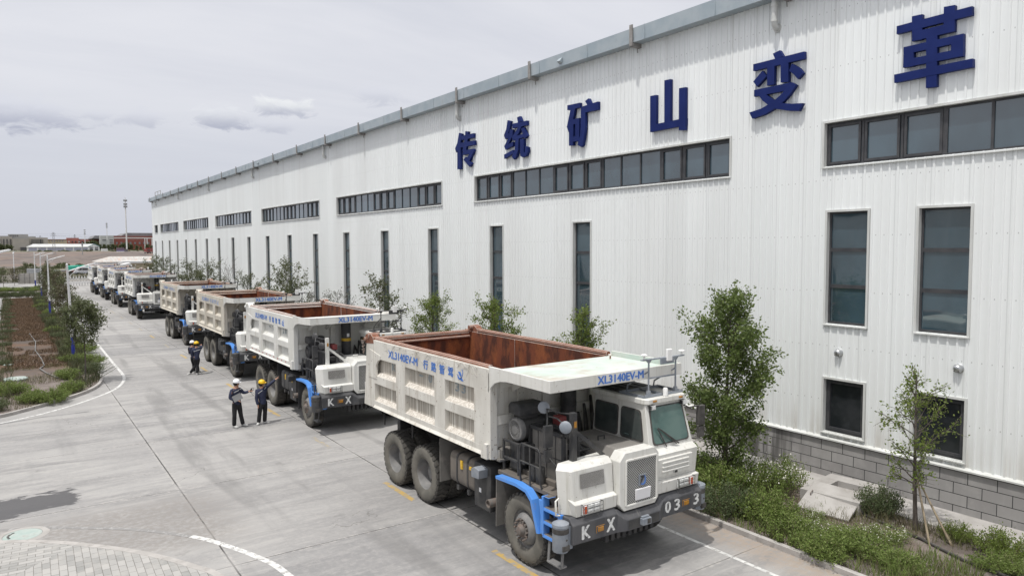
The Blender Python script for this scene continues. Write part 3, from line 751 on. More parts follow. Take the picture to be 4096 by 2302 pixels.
    dk.build('deck', [M['tank_dusty'] if dusty else DK], T, bevel=0.01)
    rl = MB()
    rl.tube([(-1.68, 0.16, 1.74), (-1.70, 0.17, 1.86), (-1.70, 0.17, 2.48), (-1.70, 0.10, 2.56), (-1.70, -0.46, 2.56), (-1.70, -0.53, 2.48), (-1.70, -0.53, 1.86), (-1.66, -0.55, 1.74)], 0.022, 8)
    rl.tube([(-1.70, -0.18, 2.56), (-1.70, -0.18, 1.74)], 0.02, 8); rl.tube([(-1.70, 0.17, 2.18), (-1.70, -0.53, 2.18)], 0.02, 8)
    rl.build('guard_rail', DK, T, smooth=50)
    rd = MB().mat(0)
    x0, x1, y0, y1, z0, z1 = -1.24, -0.86, -0.72, 0.42, 1.76, 2.80
    for x in (x0, x1):
        for y in (y0, y1): rd.bar((x, y, z0), (x, y, z1), 0.07)
        for z in (z0 + 0.04, z1): rd.bar((x, y0, z), (x, y1, z), 0.07)
    for y in (y0, y1):
        for z in (z0 + 0.04, z1): rd.bar((x0, y, z), (x1, y, z), 0.07)
    rd.mat(1).box(x0 + 0.03, x0 + 0.12, y0 + 0.03, y1 - 0.03, z0 + 0.06, z1 - 0.05); rd.mat(0)
    for y in (-0.42, -0.12, 0.18): rd.box(x0 + 0.022, x0 + 0.03, y - 0.008, y + 0.008, z0 + 0.06, z1 - 0.05)
    rd.box(x0 + 0.022, x0 + 0.03, y0, y1, 2.26, 2.28)
    rd.mat(2)
    for z in (1.95, 2.2, 2.45, 2.65): rd.tube([(x1 - 0.02, -0.74, z), (x1 + 0.30, -0.74, z), (x1 + 0.30, -0.2, z + 0.05)], 0.025, 6)
    for z in (2.05, 2.3, 2.55): rd.box(x1 - 0.2, x1 + 0.1, -0.62, -0.3, z - 0.06, z + 0.06)
    rd.build('radiator', [DK, M['dark_clean'] if not dusty else M['hood_dusty'], DK], T)
    bt = MB().mat(0)
    for y in (-0.20, 0.02): bt.lathe([(0.0, 1.76), (0.10, 1.76), (0.105, 2.08), (0.095, 2.10), (0.09, 1.9), (0, 1.9)], (-1.48, y - 0.05, 0), (0, 0, 1), 14)
    bt.build('canister', DK, T, smooth=50)
    ac = MB().mat(0).lathe([(0.25, 0.0), (0.25, 1.0), (0.0, 1.0)], (-1.42, 0.66, 2.70), (1, 0, 0), 28)
    ac.mat(1).lathe([(0.0, -0.075), (0.10, -0.075), (0.11, -0.06), (0.19, -0.06), (0.20, -0.075), (0.245, -0.06), (0.262, -0.02), (0.262, 0.05), (0.25, 0.06)], (-1.42, 0.66, 2.70), (1, 0, 0), 28, False)
    for i in range(20):
        a = 2 * math.pi * i / 20
        ac.bar((-1.49, 0.66 + 0.12 * math.cos(a), 2.70 + 0.12 * math.sin(a)), (-1.49, 0.66 + 0.18 * math.cos(a), 2.70 + 0.18 * math.sin(a)), 0.014)
    ac.build('air_filter', [DK, M['rim'] if dusty else DK], T, smooth=40)
    ih = MB().prism([(0.45, 3.02), (0.90, 3.02), (0.90, 3.20), (0.84, 3.28), (0.53, 3.28), (0.45, 3.20)], -1.50, -0.85)
    ih.box(-1.4, -0.95, 0.52, 0.84, 2.92, 3.03)
    ih.build('intake_hood', DK, T, bevel=0.03, seg=2, smooth=50)
    cg = MB()
    for y in (0.42, 0.98):
        for x in (-1.56, -0.8): cg.bar((x, y, 1.75), (x, y, 2.45), 0.05)
    for z in (2.05, 2.43): cg.bar((-1.56, 0.42, z), (-1.56, 0.98, z), 0.05); cg.bar((-1.56, 0.42, z), (-0.8, 0.42, z), 0.05)
    cg.box(-1.45, -0.85, 0.5, 0.9, 1.78, 2.38); cg.box(-1.5, -1.2, 0.3, 0.62, 2.0, 2.42)
    cg.build('equipment_frame', DK, T, bevel=0.008)
    bb = MB().hexa([(-1.62, 0.98, 2.0), (-1.05, 0.98, 2.0), (-1.05, 1.42, 2.0), (-1.62, 1.42, 2.0)], [(-1.62, 0.98, 2.2), (-1.05, 0.98, 2.2), (-1.05, 1.42, 2.28), (-1.62, 1.42, 2.28)])
    bb.box(-1.7, -1.0, 0.95, 1.5, 1.94, 2.0)
    bb.build('battery_box', M['hood_dusty'] if dusty else DK, T, bevel=0.012)
    en = MB()
    en.box(-0.5, 0.4, -0.2, 0.9, 1.4, 2.1); en.lathe([(0.0, 0), (0.16, 0), (0.16, 0.7), (0.0, 0.7)], (-0.55, 0.3, 2.35), (0, 1, 0), 14)
    en.tube([(-0.6, 0.5, 2.6), (-0.45, 0.2, 2.5), (-0.5, -0.3, 2.35), (-0.6, -0.6, 2.2)], 0.06, 8); en.tube([(-0.7, -0.5, 2.5), (-0.55, -0.75, 2.3), (-0.6, -0.9, 1.9)], 0.05, 8)
    en.box(-0.85, -0.56, -1.0, -0.5, 1.76, 2.15)
    en.build('engine', DK, T, bevel=0.01)
    MB().box(-0.72, -0.52, 0.05, 0.32, 2.78, 2.98).build('red_motor', material('dull red paint', (0.32, 0.06, 0.06), (0.2, 0.05, 0.05), 8, rough=0.6), T, bevel=0.02)
    PM = DK if dusty else W_
    mp_ = MB().mat(0).box(-1.46, -1.34, -1.27, -1.16, 2.40, 3.42)
    mp_.bar((-1.36, -1.2, 3.05), (-0.62, -1.25, 2.44), 0.04, 0.08)
    mp_.mat(1).box(-1.44, -1.36, -1.285, -1.27, 3.12, 3.26)
    mp_.build('mirror_post', [PM, M['amber']], T, bevel=0.006)
    ma = MB()
    ma.tube([(-1.40, -1.20, 3.38), (-1.46, -0.9, 3.36), (-1.58, -0.55, 3.40)], 0.018, 6); ma.tube([(-1.58, -0.6, 3.40), (-1.66, -0.72, 3.25), (-1.70, -0.76, 3.05), (-1.70, -0.78, 2.5), (-1.62, -0.95, 2.32), (-1.42, -1.18, 2.36)], 0.018, 6)
    ma.tube([(-1.62, -0.68, 3.28), (-1.60, -0.95, 3.28), (-1.62, -1.22, 3.20)], 0.018, 6)
    ma.mat(1).box(-1.80, -1.60, -0.83, -0.75, 2.68, 3.12); ma.box(-1.80, -1.61, -0.83, -0.76, 2.38, 2.63)
    ma.mat(2).box(-1.79, -1.61, -0.752, -0.745, 2.70, 3.10)
    ma.build('side_mirror', [DK, DK, M['chrome']], T, bevel=0.012)
    for p, d in (((-1.60, -0.52, 3.42), (-0.75, -0.6, 0.15)), ((-1.62, -1.24, 3.16), (-0.75, -0.6, 0.1))):
        MB().lathe([(0.0, 0.02), (0.09, 0.02), (0.125, -0.01), (0.12, -0.025), (0.0, -0.05)], p, d, 22).build('round_mirror', M['tower'] if dusty else DK, T, smooth=60)

    # --- tanks, boxes and flaps along the sides
    TK = M['tank_dusty'] if dusty else DK
    for s in (-1, 1):
        tq = rounded([(s * 1.10, 0, 0.98), (s * 1.76, 0, 0.98), (s * 1.76, 0, 1.74), (s * 1.10, 0, 1.74)], 0.16, 5)
        tkm = MB().prism([(p.x, p.z) for p in tq], 1.90, 3.02, 'y')
        tank = tkm.build('fuel_tank', TK, T, bevel=0.02, smooth=40)
        for y in (2.20, 2.68):
            tq2 = rounded([(s * 1.09, 0, 0.97), (s * 1.772, 0, 0.97), (s * 1.772, 0, 1.752), (s * 1.09, 0, 1.752)], 0.16, 5)
            sm = MB().prism([(p.x, p.z) for p in tq2], y - 0.03, y + 0.03, 'y'); sm.box(s * 1.4 - 0.35, s * 1.4 + 0.35, y - 0.05, y + 0.05, 0.86, 0.975)
            sm.build('tank_strap', DK, tank, smooth=40)
        MB().box(min(s * 1.2, s * 1.78), max(s * 1.2, s * 1.78), 1.20, 1.88, 0.74, 1.76).build('equipment_box', DK if s < 0 else DK, T, bevel=0.015)
    for y, z0, zz, m in ((2.45, 1.42, 0.2, 'yellow'), (1.62, 1.42, 0.22, 'yellow'), (1.62, 1.1, 0.1, 'paper'), (2.05, 1.5, 0.07, 'yellow')):
        MB().box(-1.786, -1.782 if y < 1.9 else -1.758, y - 0.045, y + 0.045, z0, z0 + zz).build('warning_sticker', M[m], T)
    bl = MB().prism([(1.32, 1.52), (1.62, 1.50), (1.64, 1.68), (1.5, 1.76), (1.3, 1.72)], -2.02, -1.72)
    bl.build('light_hood', M['tower'] if dusty else DK, T, bevel=0.01)
    MB().lathe([(0.0, 0.05), (0.07, 0.05), (0.075, 0.0), (0.095, 0.0), (0.095, 0.22), (0, 0.22)], (-1.90, 1.12, 1.0), (1, 0, 0), 18).build('exhaust_pipe', M['hub'], T, smooth=40)
    MB().box(-1.76, -0.95, 3.52, 3.54, 0.82, 1.92).build('mud_flap', M['hood_dusty'] if dusty else DK, T)
    MB().hexa([(-1.76, 1.0, 0.5), (-1.15, 1.0, 0.5), (-1.15, 1.02, 0.5), (-1.76, 1.02, 0.5)], [(-1.76, 0.98, 1.62), (-1.15, 0.98, 1.62), (-1.15, 1.0, 1.62), (-1.76, 1.0, 1.62)]).build('mud_flap', M['hood_dusty'] if dusty else DK, T)

    # --- wheels
    def put(x, y, kd, s):
        wo = link('wheel', bpy.data.meshes['axle hub'], T, (x, y, 0.76)); wo.rotation_euler = (0.3 * y, 0, 0 if s < 0 else math.pi)
        link('tyre', WH[kd][0], wo); link('rim', WH[kd][1], wo)
    for s in (-1, 1):
        put(s * 1.54, 0, 'front', s)
        for y in (4.47, 6.2):
            put(s * 1.53, y, 'rear', s); put(s * 1.05, y, 'rear', s)
    return T


hb = MB().lathe([(0.0, 0.12), (0.14, 0.12), (0.14, 0.16), (0.0, 0.16)], (0, 0, 0), (1, 0, 0), 16).build('axle hub', M['hub'])
bpy.data.objects.remove(hb); bpy.data.meshes['axle hub'].use_fake_user = True

dump_truck((10.37, 11.95, 0), 'dusty white dump truck nearest the camera, numbered 033, with pale green canopy top', True, '33')
dump_truck((10.60, 25.95, 0), 'clean white dump truck numbered 028, second in line, red tape along its bed', False, '28')
M['white_tan'] = material('tan dusted bed paint', (0.58, 0.55, 0.485), (0.49, 0.455, 0.39), 1.4, (1, 1, 0.5), rough=0.7, dirt=(0.36, 0.30, 0.235), dscale=3.0, dstretch=(1.3, 1.3, 0.15), dlo=0.5, dhi=0.72, damt=0.6)
def tan_bed(root):
    for ch in root.children:
        if ch.name.split('.')[0] == 'dump_body':
            for i in (0, 1, 2): ch.material_slots[i].link = 'OBJECT'; ch.material_slots[i].material = M['white_tan']
t3 = dump_truck((10.95, 38.3, 0), 'white dump truck third in line, beside the two workers bending at its wheels', False, '')
for x, y, lb in ((11.3, 52.8, 'white dump truck fourth in line, just ahead of the wide gap in the row'),
                 (11.3, 75.0, 'white dump truck fifth in line, its whole front showing beyond the wide gap'),
                 (11.5, 91.3, 'white dump truck sixth in line, third from the far end of the row'),
                 (11.5, 104.8, 'white dump truck seventh in line, second from the far end of the row'),
                 (11.45, 117.8, 'white dump truck farthest away, last of the row near the lattice gate')):
    c_ = copy_tree(t3); c_.location = (x, y, 0); c_['label'] = lb; c_.rotation_euler = (0, 0, R(((y * 7.3) % 1.6) - 0.8))
    if y < 60: tan_bed(c_)
tan_bed(t3)

# ================================================================ the long hall
W = 18.9
def cladding():
    m = bpy.data.materials.new('white wall cladding'); m.use_nodes = True
    t = N(m.node_tree); b = m.node_tree.nodes['Principled BSDF']
    P0 = t.coords(); x, y, z = t.xyz(P0)
    wn = t.new('ShaderNodeTexWhiteNoise', noise_dimensions='1D'); t.link(t.math('FLOOR', t.math('DIVIDE', y, 0.88)), wn.inputs['W'])
    c = t.mix(wn.outputs[0], (0.835, 0.86, 0.86), (0.79, 0.815, 0.815))
    c = t.mix(t.ramp(t.noise(t.coords((1, 1, 0.10)), 0.6, 5, 0.6), 0.4, 0.68, 0, 0.5), c, (0.735, 0.75, 0.745))
    up = t.ramp(z, 11.2, 13.8, 0.0, 1.0); st = t.noise(t.coords((1, 2.6, 0.05)), 1.5, 5, 0.6)
    c = t.mix(t.math('MULTIPLY', t.ramp(st, 0.56, 0.74, 0, 0.45), t.math('ADD', t.math('MULTIPLY', up, 0.9), 0.15)), c, (0.46, 0.46, 0.43))
    low = t.ramp(z, 1.2, 2.4, 0.6, 0.0)
    c = t.mix(t.math('MULTIPLY', low, t.ramp(st, 0.4, 0.65)), c, (0.52, 0.49, 0.44))
    seam = t.math('LESS_THAN', t.math('ABSOLUTE', t.math('SUBTRACT', t.math('FRACT', t.math('DIVIDE', t.math('ADD', y, 30.0), 0.88)), 0.04)), 0.012)
    c = t.mix(t.math('MULTIPLY', seam, 0.32), c, (0.40, 0.41, 0.41))
    row = t.math('LESS_THAN', t.math('ABSOLUTE', t.math('SUBTRACT', t.math('FRACT', t.math('DIVIDE', t.math('ADD', z, t.math('MULTIPLY', t.math('FLOOR', t.math('DIVIDE', y, 6.1)), 0.03)), 1.55)), 0.5)), 0.012)
    dot = t.math('LESS_THAN', t.math('ABSOLUTE', t.math('SUBTRACT', t.math('FRACT', t.math('DIVIDE', t.math('ADD', y, 30.0), 0.22)), 0.35)), 0.055)
    c = t.mix(t.math('MULTIPLY', t.math('MULTIPLY', row, dot), 0.55), c, (0.30, 0.30, 0.30))
    t.put(b.inputs['Base Color'], c); b.inputs['Roughness'].default_value = 0.5
    bn = t.new('ShaderNodeBump'); bn.inputs['Strength'].default_value = 0.12; bn.inputs['Distance'].default_value = 0.05
    t.link(t.noise(t.coords((1, 0.7, 0.25)), 0.9, 3), bn.inputs['Height']); t.link(bn.outputs[0], b.inputs['Normal'])
    return m


M['panel'] = cladding()
M['trim'] = material('white window trim', (0.64, 0.65, 0.64), (0.54, 0.55, 0.53), 2.0, (1, 1, 0.3), rough=0.5, dirt=(0.40, 0.38, 0.33), dscale=4, dlo=0.6, dhi=0.8, damt=0.5)
M['frame'] = material('dark window frame', (0.040, 0.042, 0.048), (0.062, 0.062, 0.066), 3, rough=0.5)
M['gutter'] = material('galvanised gutter', (0.34, 0.40, 0.44), (0.41, 0.46, 0.49), 1.3, rough=0.5, metal=0.25, dirt=(0.26, 0.28, 0.29), dscale=2.5, dlo=0.55, dhi=0.75, damt=0.4)
M['bracket'] = material('weathered bracket', (0.30, 0.29, 0.28), (0.22, 0.21, 0.20), 4, rough=0.8)
M['sign_blue'] = material('navy sign face', (0.006, 0.016, 0.105), (0.009, 0.021, 0.125), 1.5, rough=0.55, spec=0.2)


def glassmat(name, c, wav, rough=0.03):
    m = bpy.data.materials.new(name); m.use_nodes = True
    t = N(m.node_tree); b = m.node_tree.nodes['Principled BSDF']
    g = t.noise(t.coords((1, 1, 0.5)), 0.5, 3)
    t.put(b.inputs['Base Color'], t.mix(t.ramp(g, 0.35, 0.65), c, tuple(v * 1.7 for v in c)))
    b.inputs['Roughness'].default_value = rough
    b.inputs['IOR'].default_value = 1.95
    b.inputs['Coat Weight'].default_value = 0.7; b.inputs['Coat Roughness'].default_value = 0.02
    bn = t.new('ShaderNodeBump'); bn.inputs['Strength'].default_value = wav; bn.inputs['Distance'].default_value = 0.05
    t.link(t.noise(t.coords((1, 1, 0.5)), 0.9, 1), bn.inputs['Height'])
    t.link(bn.outputs[0], b.inputs['Normal']); t.link(bn.outputs[0], b.inputs['Coat Normal'])
    return m


M['glass'] = glassmat('window glass', (0.030, 0.052, 0.066), 0.18)
M['glass_dirty'] = material('dusty dark window glass', (0.016, 0.019, 0.022), (0.035, 0.038, 0.042), 1.5, rough=0.22, spec=0.6, dirt=(0.075, 0.08, 0.085), dscale=2.2, dlo=0.5, dhi=0.8, damt=0.5)


def blockmat():
    m = bpy.data.materials.new('grey block base'); m.use_nodes = True
    t = N(m.node_tree); b = m.node_tree.nodes['Principled BSDF']
    x, y, z = t.xyz(t.coords())
    br = t.new('ShaderNodeTexBrick'); t.link(t.comb(y, z, 0.0), br.inputs[0])
    br.inputs['Scale'].default_value = 1.0; br.inputs['Brick Width'].default_value = 0.64; br.inputs['Row Height'].default_value = 0.285
    br.inputs['Mortar Size'].default_value = 0.009; br.inputs['Mortar Smooth'].default_value = 0.0
    br.inputs['Color1'].default_value = (0.27, 0.262, 0.258, 1); br.inputs['Color2'].default_value = (0.33, 0.322, 0.315, 1); br.inputs['Mortar'].default_value = (0.02, 0.02, 0.022, 1)
    n = t.noise(t.coords(), 3.0, 6, 0.65)
    c = t.mix(t.ramp(n, 0.4, 0.7, 0, 0.4), br.outputs[0], (0.40, 0.39, 0.38), 'MIX')
    c = t.mix(t.math('SUBTRACT', 1.0, br.outputs[1]), (0.02, 0.02, 0.022), c)
    st = t.noise(t.coords((1, 1.6, 0.12)), 1.4, 5, 0.6)
    near = t.ramp(t.math('ABSOLUTE', t.math('SUBTRACT', y, 13.4)), 0.3, 1.5, 1.0, 0.12)
    c = t.mix(t.math('MULTIPLY', t.ramp(st, 0.40, 0.6), near), c, (0.095, 0.092, 0.088))
    t.put(b.inputs['Base Color'], c); b.inputs['Roughness'].default_value = 0.85
    return m


M['block'] = blockmat()

wins = []          # y0, y1, z0, z1, kind
for y0, y1 in ((-4.0, 11.63), (14.87, 30.15), (33.45, 48.35), (51.8, 66.6), (70.0, 84.45), (88.0, 102.4), (105.9, 120.05), (122.45, 125.2)):
    wins.append((y0, y1, 8.88, 10.08, 'strip'))
for y0, y1 in ((7.81, 9.0), (10.33, 11.49), (5.25, 6.45)):
    wins.append((y0, y1, 4.48, 7.6, 'tall3')); wins.append((y0, y1, 1.40, 2.90, 'low'))
for y in (21.55, 27.72, 33.9, 40.03, 46.15, 52.2, 58.3, 64.4, 70.5, 76.55, 82.6, 88.5, 94.6, 100.55, 106.4, 112.3, 118.1, 124.1):
    wins.append((y, y + 1.05, 1.42, 7.62, 'tall5'))

hall = empty('factory_hall', (W, 60, 0), 'long white corrugated factory hall filling the right side', 'hall')
def hb_(name, mb, mats, **kw):
    o = mb.build(name, mats, hall, **kw); o.matrix_parent_inverse = Matrix.Translation((-W, -60, 0)); return o

Y0, Y1, ZB, ZT = -30.0, 127.5, 1.22, 14.0
prof = []
y = Y0
while y < Y1:
    prof += [(y, 0), (y + 0.150, 0), (y + 0.164, -0.032), (y + 0.206, -0.032)]
    y += 0.22
prof = [p for p in prof if p[0] < Y1] + [(Y1, 0)]
ys = [p[0] for p in prof]; xs = [p[1] for p in prof]
cuts = sorted(set(v for wn in wins for v in wn[:2]))
for cc in cuts:
    i = np.searchsorted(ys, cc); f = (cc - ys[i - 1]) / (ys[i] - ys[i - 1])
    ys.insert(i, cc); xs.insert(i, xs[i - 1] + (xs[i] - xs[i - 1]) * f)
wm = MB()
for i in range(len(ys) - 1):
    if ys[i + 1] - ys[i] < 1e-4: continue
    mid = (ys[i] + ys[i + 1]) / 2; z = ZB
    for a, b in sorted((wn[2], wn[3]) for wn in wins if wn[0] < mid < wn[1]):
        wm.face([(W + xs[i], ys[i], z), (W + xs[i + 1], ys[i + 1], z), (W + xs[i + 1], ys[i + 1], a), (W + xs[i], ys[i], a)]); z = b
    wm.face([(W + xs[i], ys[i], z), (W + xs[i + 1], ys[i + 1], z), (W + xs[i + 1], ys[i + 1], ZT), (W + xs[i], ys[i], ZT)])
hb_('wall', wm, M['panel'])
sh = MB().mat(0).box(W + 0.30, 60, Y0, Y1 - 0.02, 0, ZT)
sh.mat(1).box(W + 0.02, W + 0.30, Y1 - 0.02, Y1 + 0.06, 0, ZT); sh.box(W - 0.045, W + 0.04, Y1 - 0.16, Y1 + 0.06, ZB, ZT)
sh.prism([(W - 0.3, 14.2), (40, 15.0), (60, 14.2), (60, 14.0), (W - 0.3, 14.0)], Y0, Y1 + 0.1, 'y')
hb_('roof', sh, [M['frame'], M['panel']])
hb_('block_base', MB().box(W - 0.035, W + 0.29, Y0, Y1, -0.3, ZB - 0.01), M['block'])
fl = MB().prism([(W - 0.10, ZB - 0.05), (W - 0.10, ZB - 0.01), (W + 0.02, ZB + 0.05), (W + 0.02, ZB - 0.05)], Y0, Y1 + 0.05, 'y')
hb_('base_flashing', fl, M['trim'])

for (y0, y1, z0, z1, kd) in wins:
    f = MB(); g = MB(); t = MB(); xf = W + 0.10
    d = 0.055
    def fb(a, b, c, e, x=xf): f.box(x, x + 0.08, a, b, c, e)
    fb(y0, y0 + d, z0, z1); fb(y1 - d, y1, z0, z1); fb(y0 + d, y1 - d, z0, z0 + d); fb(y0 + d, y1 - d, z1 - d, z1)
    if kd == 'strip':
        n = max(3, int(round((y1 - y0) / 1.0))); n -= n % 3; st = (y1 - y0) / n
        for i in range(1, n):
            h = 0.055 if i % 3 == 0 else 0.03
            fb(y0 + i * st - h, y0 + i * st + h, z0 + d, z1 - d)
        for i in range(n):
            if (i // 3) % 2 == 0:
                a, b, e = y0 + i * st + 0.055, y0 + (i + 1) * st - 0.055, 0.065
                f.box(xf - 0.02, xf + 0.05, a, a + e, z0 + d, z1 - d); f.box(xf - 0.02, xf + 0.05, b - e, b, z0 + d, z1 - d)
                f.box(xf - 0.02, xf + 0.05, a + e, b - e, z0 + d, z0 + d + e); f.box(xf - 0.02, xf + 0.05, a + e, b - e, z1 - d - e, z1 - d)
    elif kd == 'tall3':
        for z in (5.53, 6.55): fb(y0 + d, y1 - d, z - 0.05, z + 0.05)
    elif kd == 'tall5':
        for z in (6.42, 5.18, 3.92, 2.66): fb(y0 + d, y1 - d, z - 0.05, z + 0.05)
    else:
        for a, b, c, e in ((y0 + d, y0 + d + 0.07, z0 + d, z1 - d), (y1 - d - 0.07, y1 - d, z0 + d, z1 - d), (y0 + d + 0.07, y1 - d - 0.07, z0 + d, z0 + d + 0.07), (y0 + d + 0.07, y1 - d - 0.07, z1 - d - 0.07, z1 - d)): fb(a, b, c, e, xf - 0.02)
    g.box(xf + 0.035, xf + 0.06, y0 + 0.02, y1 - 0.02, z0 + 0.02, z1 - 0.02)
    o = hb_({'strip': 'strip_window', 'tall3': 'window', 'tall5': 'tall_window', 'low': 'window'}[kd], f, M['frame'])
    g.build('glass', M['glass_dirty'] if kd == 'low' else M['glass'], o)
    q = 0.06; xa, xb = W - 0.045, W + 0.20
    t.box(xa, xb, y0 - q, y0, z0 - q, z1 + q); t.box(xa, xb, y1, y1 + q, z0 - q, z1 + q)
    t.box(xa, xb, y0, y1, z1, z1 + q)
    t.hexa([(xa - 0.03, y0 - q, z0 - q), (xb, y0, z0 - q), (xb, y1, z0 - q), (xa - 0.03, y1 + q, z0 - q)], [(xa - 0.03, y0 - q, z0 - q + 0.03), (xb, y0, z0), (xb, y1, z0), (xa - 0.03, y1 + q, z0 - q + 0.03)])
    t.build('trim', M['trim'], o)

gx = W - 0.43
gt = MB().prism([(gx, 13.90), (gx - 0.02, 14.40), (gx + 0.03, 14.40), (gx + 0.05, 13.95), (W + 0.28, 13.95), (W + 0.28, 13.90)], Y0, Y1 + 0.5, 'y')
yy = 3.0
while yy < 126: gt.box(gx - 0.028, gx + 0.0, yy - 0.02, yy + 0.02, 13.895, 14.405); yy += 3.05
hb_('gutter', gt, M['gutter'])
for y in (0.6, 6.7, 12.8, 18.87, 24.99, 31.09, 37.2, 43.3, 49.2, 55.31, 61.38, 67.35, 73.4, 79.3, 85.22, 90.97, 97.03, 102.62, 108.49, 114.4, 120.25, 126.2):
    bk = MB().box(gx - 0.07, gx - 0.028, y - 0.075, y + 0.075, 13.78, 14.52); bk.box(gx - 0.028, W - 0.034, y - 0.075, y + 0.075, 13.76, 13.895)
    bk.tube([(W - 0.12, y + 0.05, 13.76), (W - 0.10, y + 0.05, 13.60)], 0.018, 6)
    hb_('gutter_bracket', bk, M['bracket'])
for y in (13.2, 31.5, 50.3, 68.8, 86.9, 104.85, 122.8):
    dp = MB().tube([(W - 0.2, y, 13.9), (W - 0.2, y, 13.25), (W - 0.185, y, 13.16), (W - 0.13, y, 13.10), (W - 0.03, y, 13.09)], 0.088, 14)
    dp.lathe([(0.105, 13.68), (0.105, 13.76)], (W - 0.2, y, 0), (0, 0, 1), 14); dp.lathe([(0.10, 13.24), (0.10, 13.30)], (W - 0.2, y, 0), (0, 0, 1), 14)
    dp.lathe([(0.13, 0), (0.13, 0.02)], (W - 0.05, y, 13.09), (1, 0, 0), 14)
    hb_('downpipe', dp, M['trim'], smooth=50)
for y in (22.9, 65.8, 94.5, 111.5):
    hb_('overflow_spout', MB().hexa([(gx - 0.14, y - 0.1, 14.08), (gx - 0.02, y - 0.1, 14.0), (gx - 0.02, y + 0.1, 14.0), (gx - 0.14, y + 0.1, 14.08)], [(gx - 0.14, y - 0.1, 14.09), (gx - 0.02, y - 0.1, 14.22), (gx - 0.02, y + 0.1, 14.22), (gx - 0.14, y + 0.1, 14.09)]), M['gutter'])
lr = MB()
for y in (121.0, 123.4, 126.0): lr.bar((W + 0.3, y, 14.1), (W + 0.3, y, 15.35), 0.07)
for z in (14.75, 15.3): lr.bar((W + 0.3, 121.0, z), (W + 0.3, 126.0, z), 0.06)
hb_('roof_railing', lr, M['bracket'])
for y, z in ((7.98, 3.67), (11.07, 3.68)):
    vt = MB().mat(0).lathe([(0.0, -0.13), (0.05, -0.125), (0.085, -0.10), (0.105, -0.05), (0.11, 0.0), (0.125, 0.01), (0.125, 0.02)], (W - 0.02, y, z), (1, 0, 0), 18)
    vt.mat(1).box(W - 0.13, W - 0.05, y - 0.06, y + 0.06, z - 0.08, z - 0.02)
    hb_('air_vent', vt, [M['chrome'], M['rubber']], smooth=50)

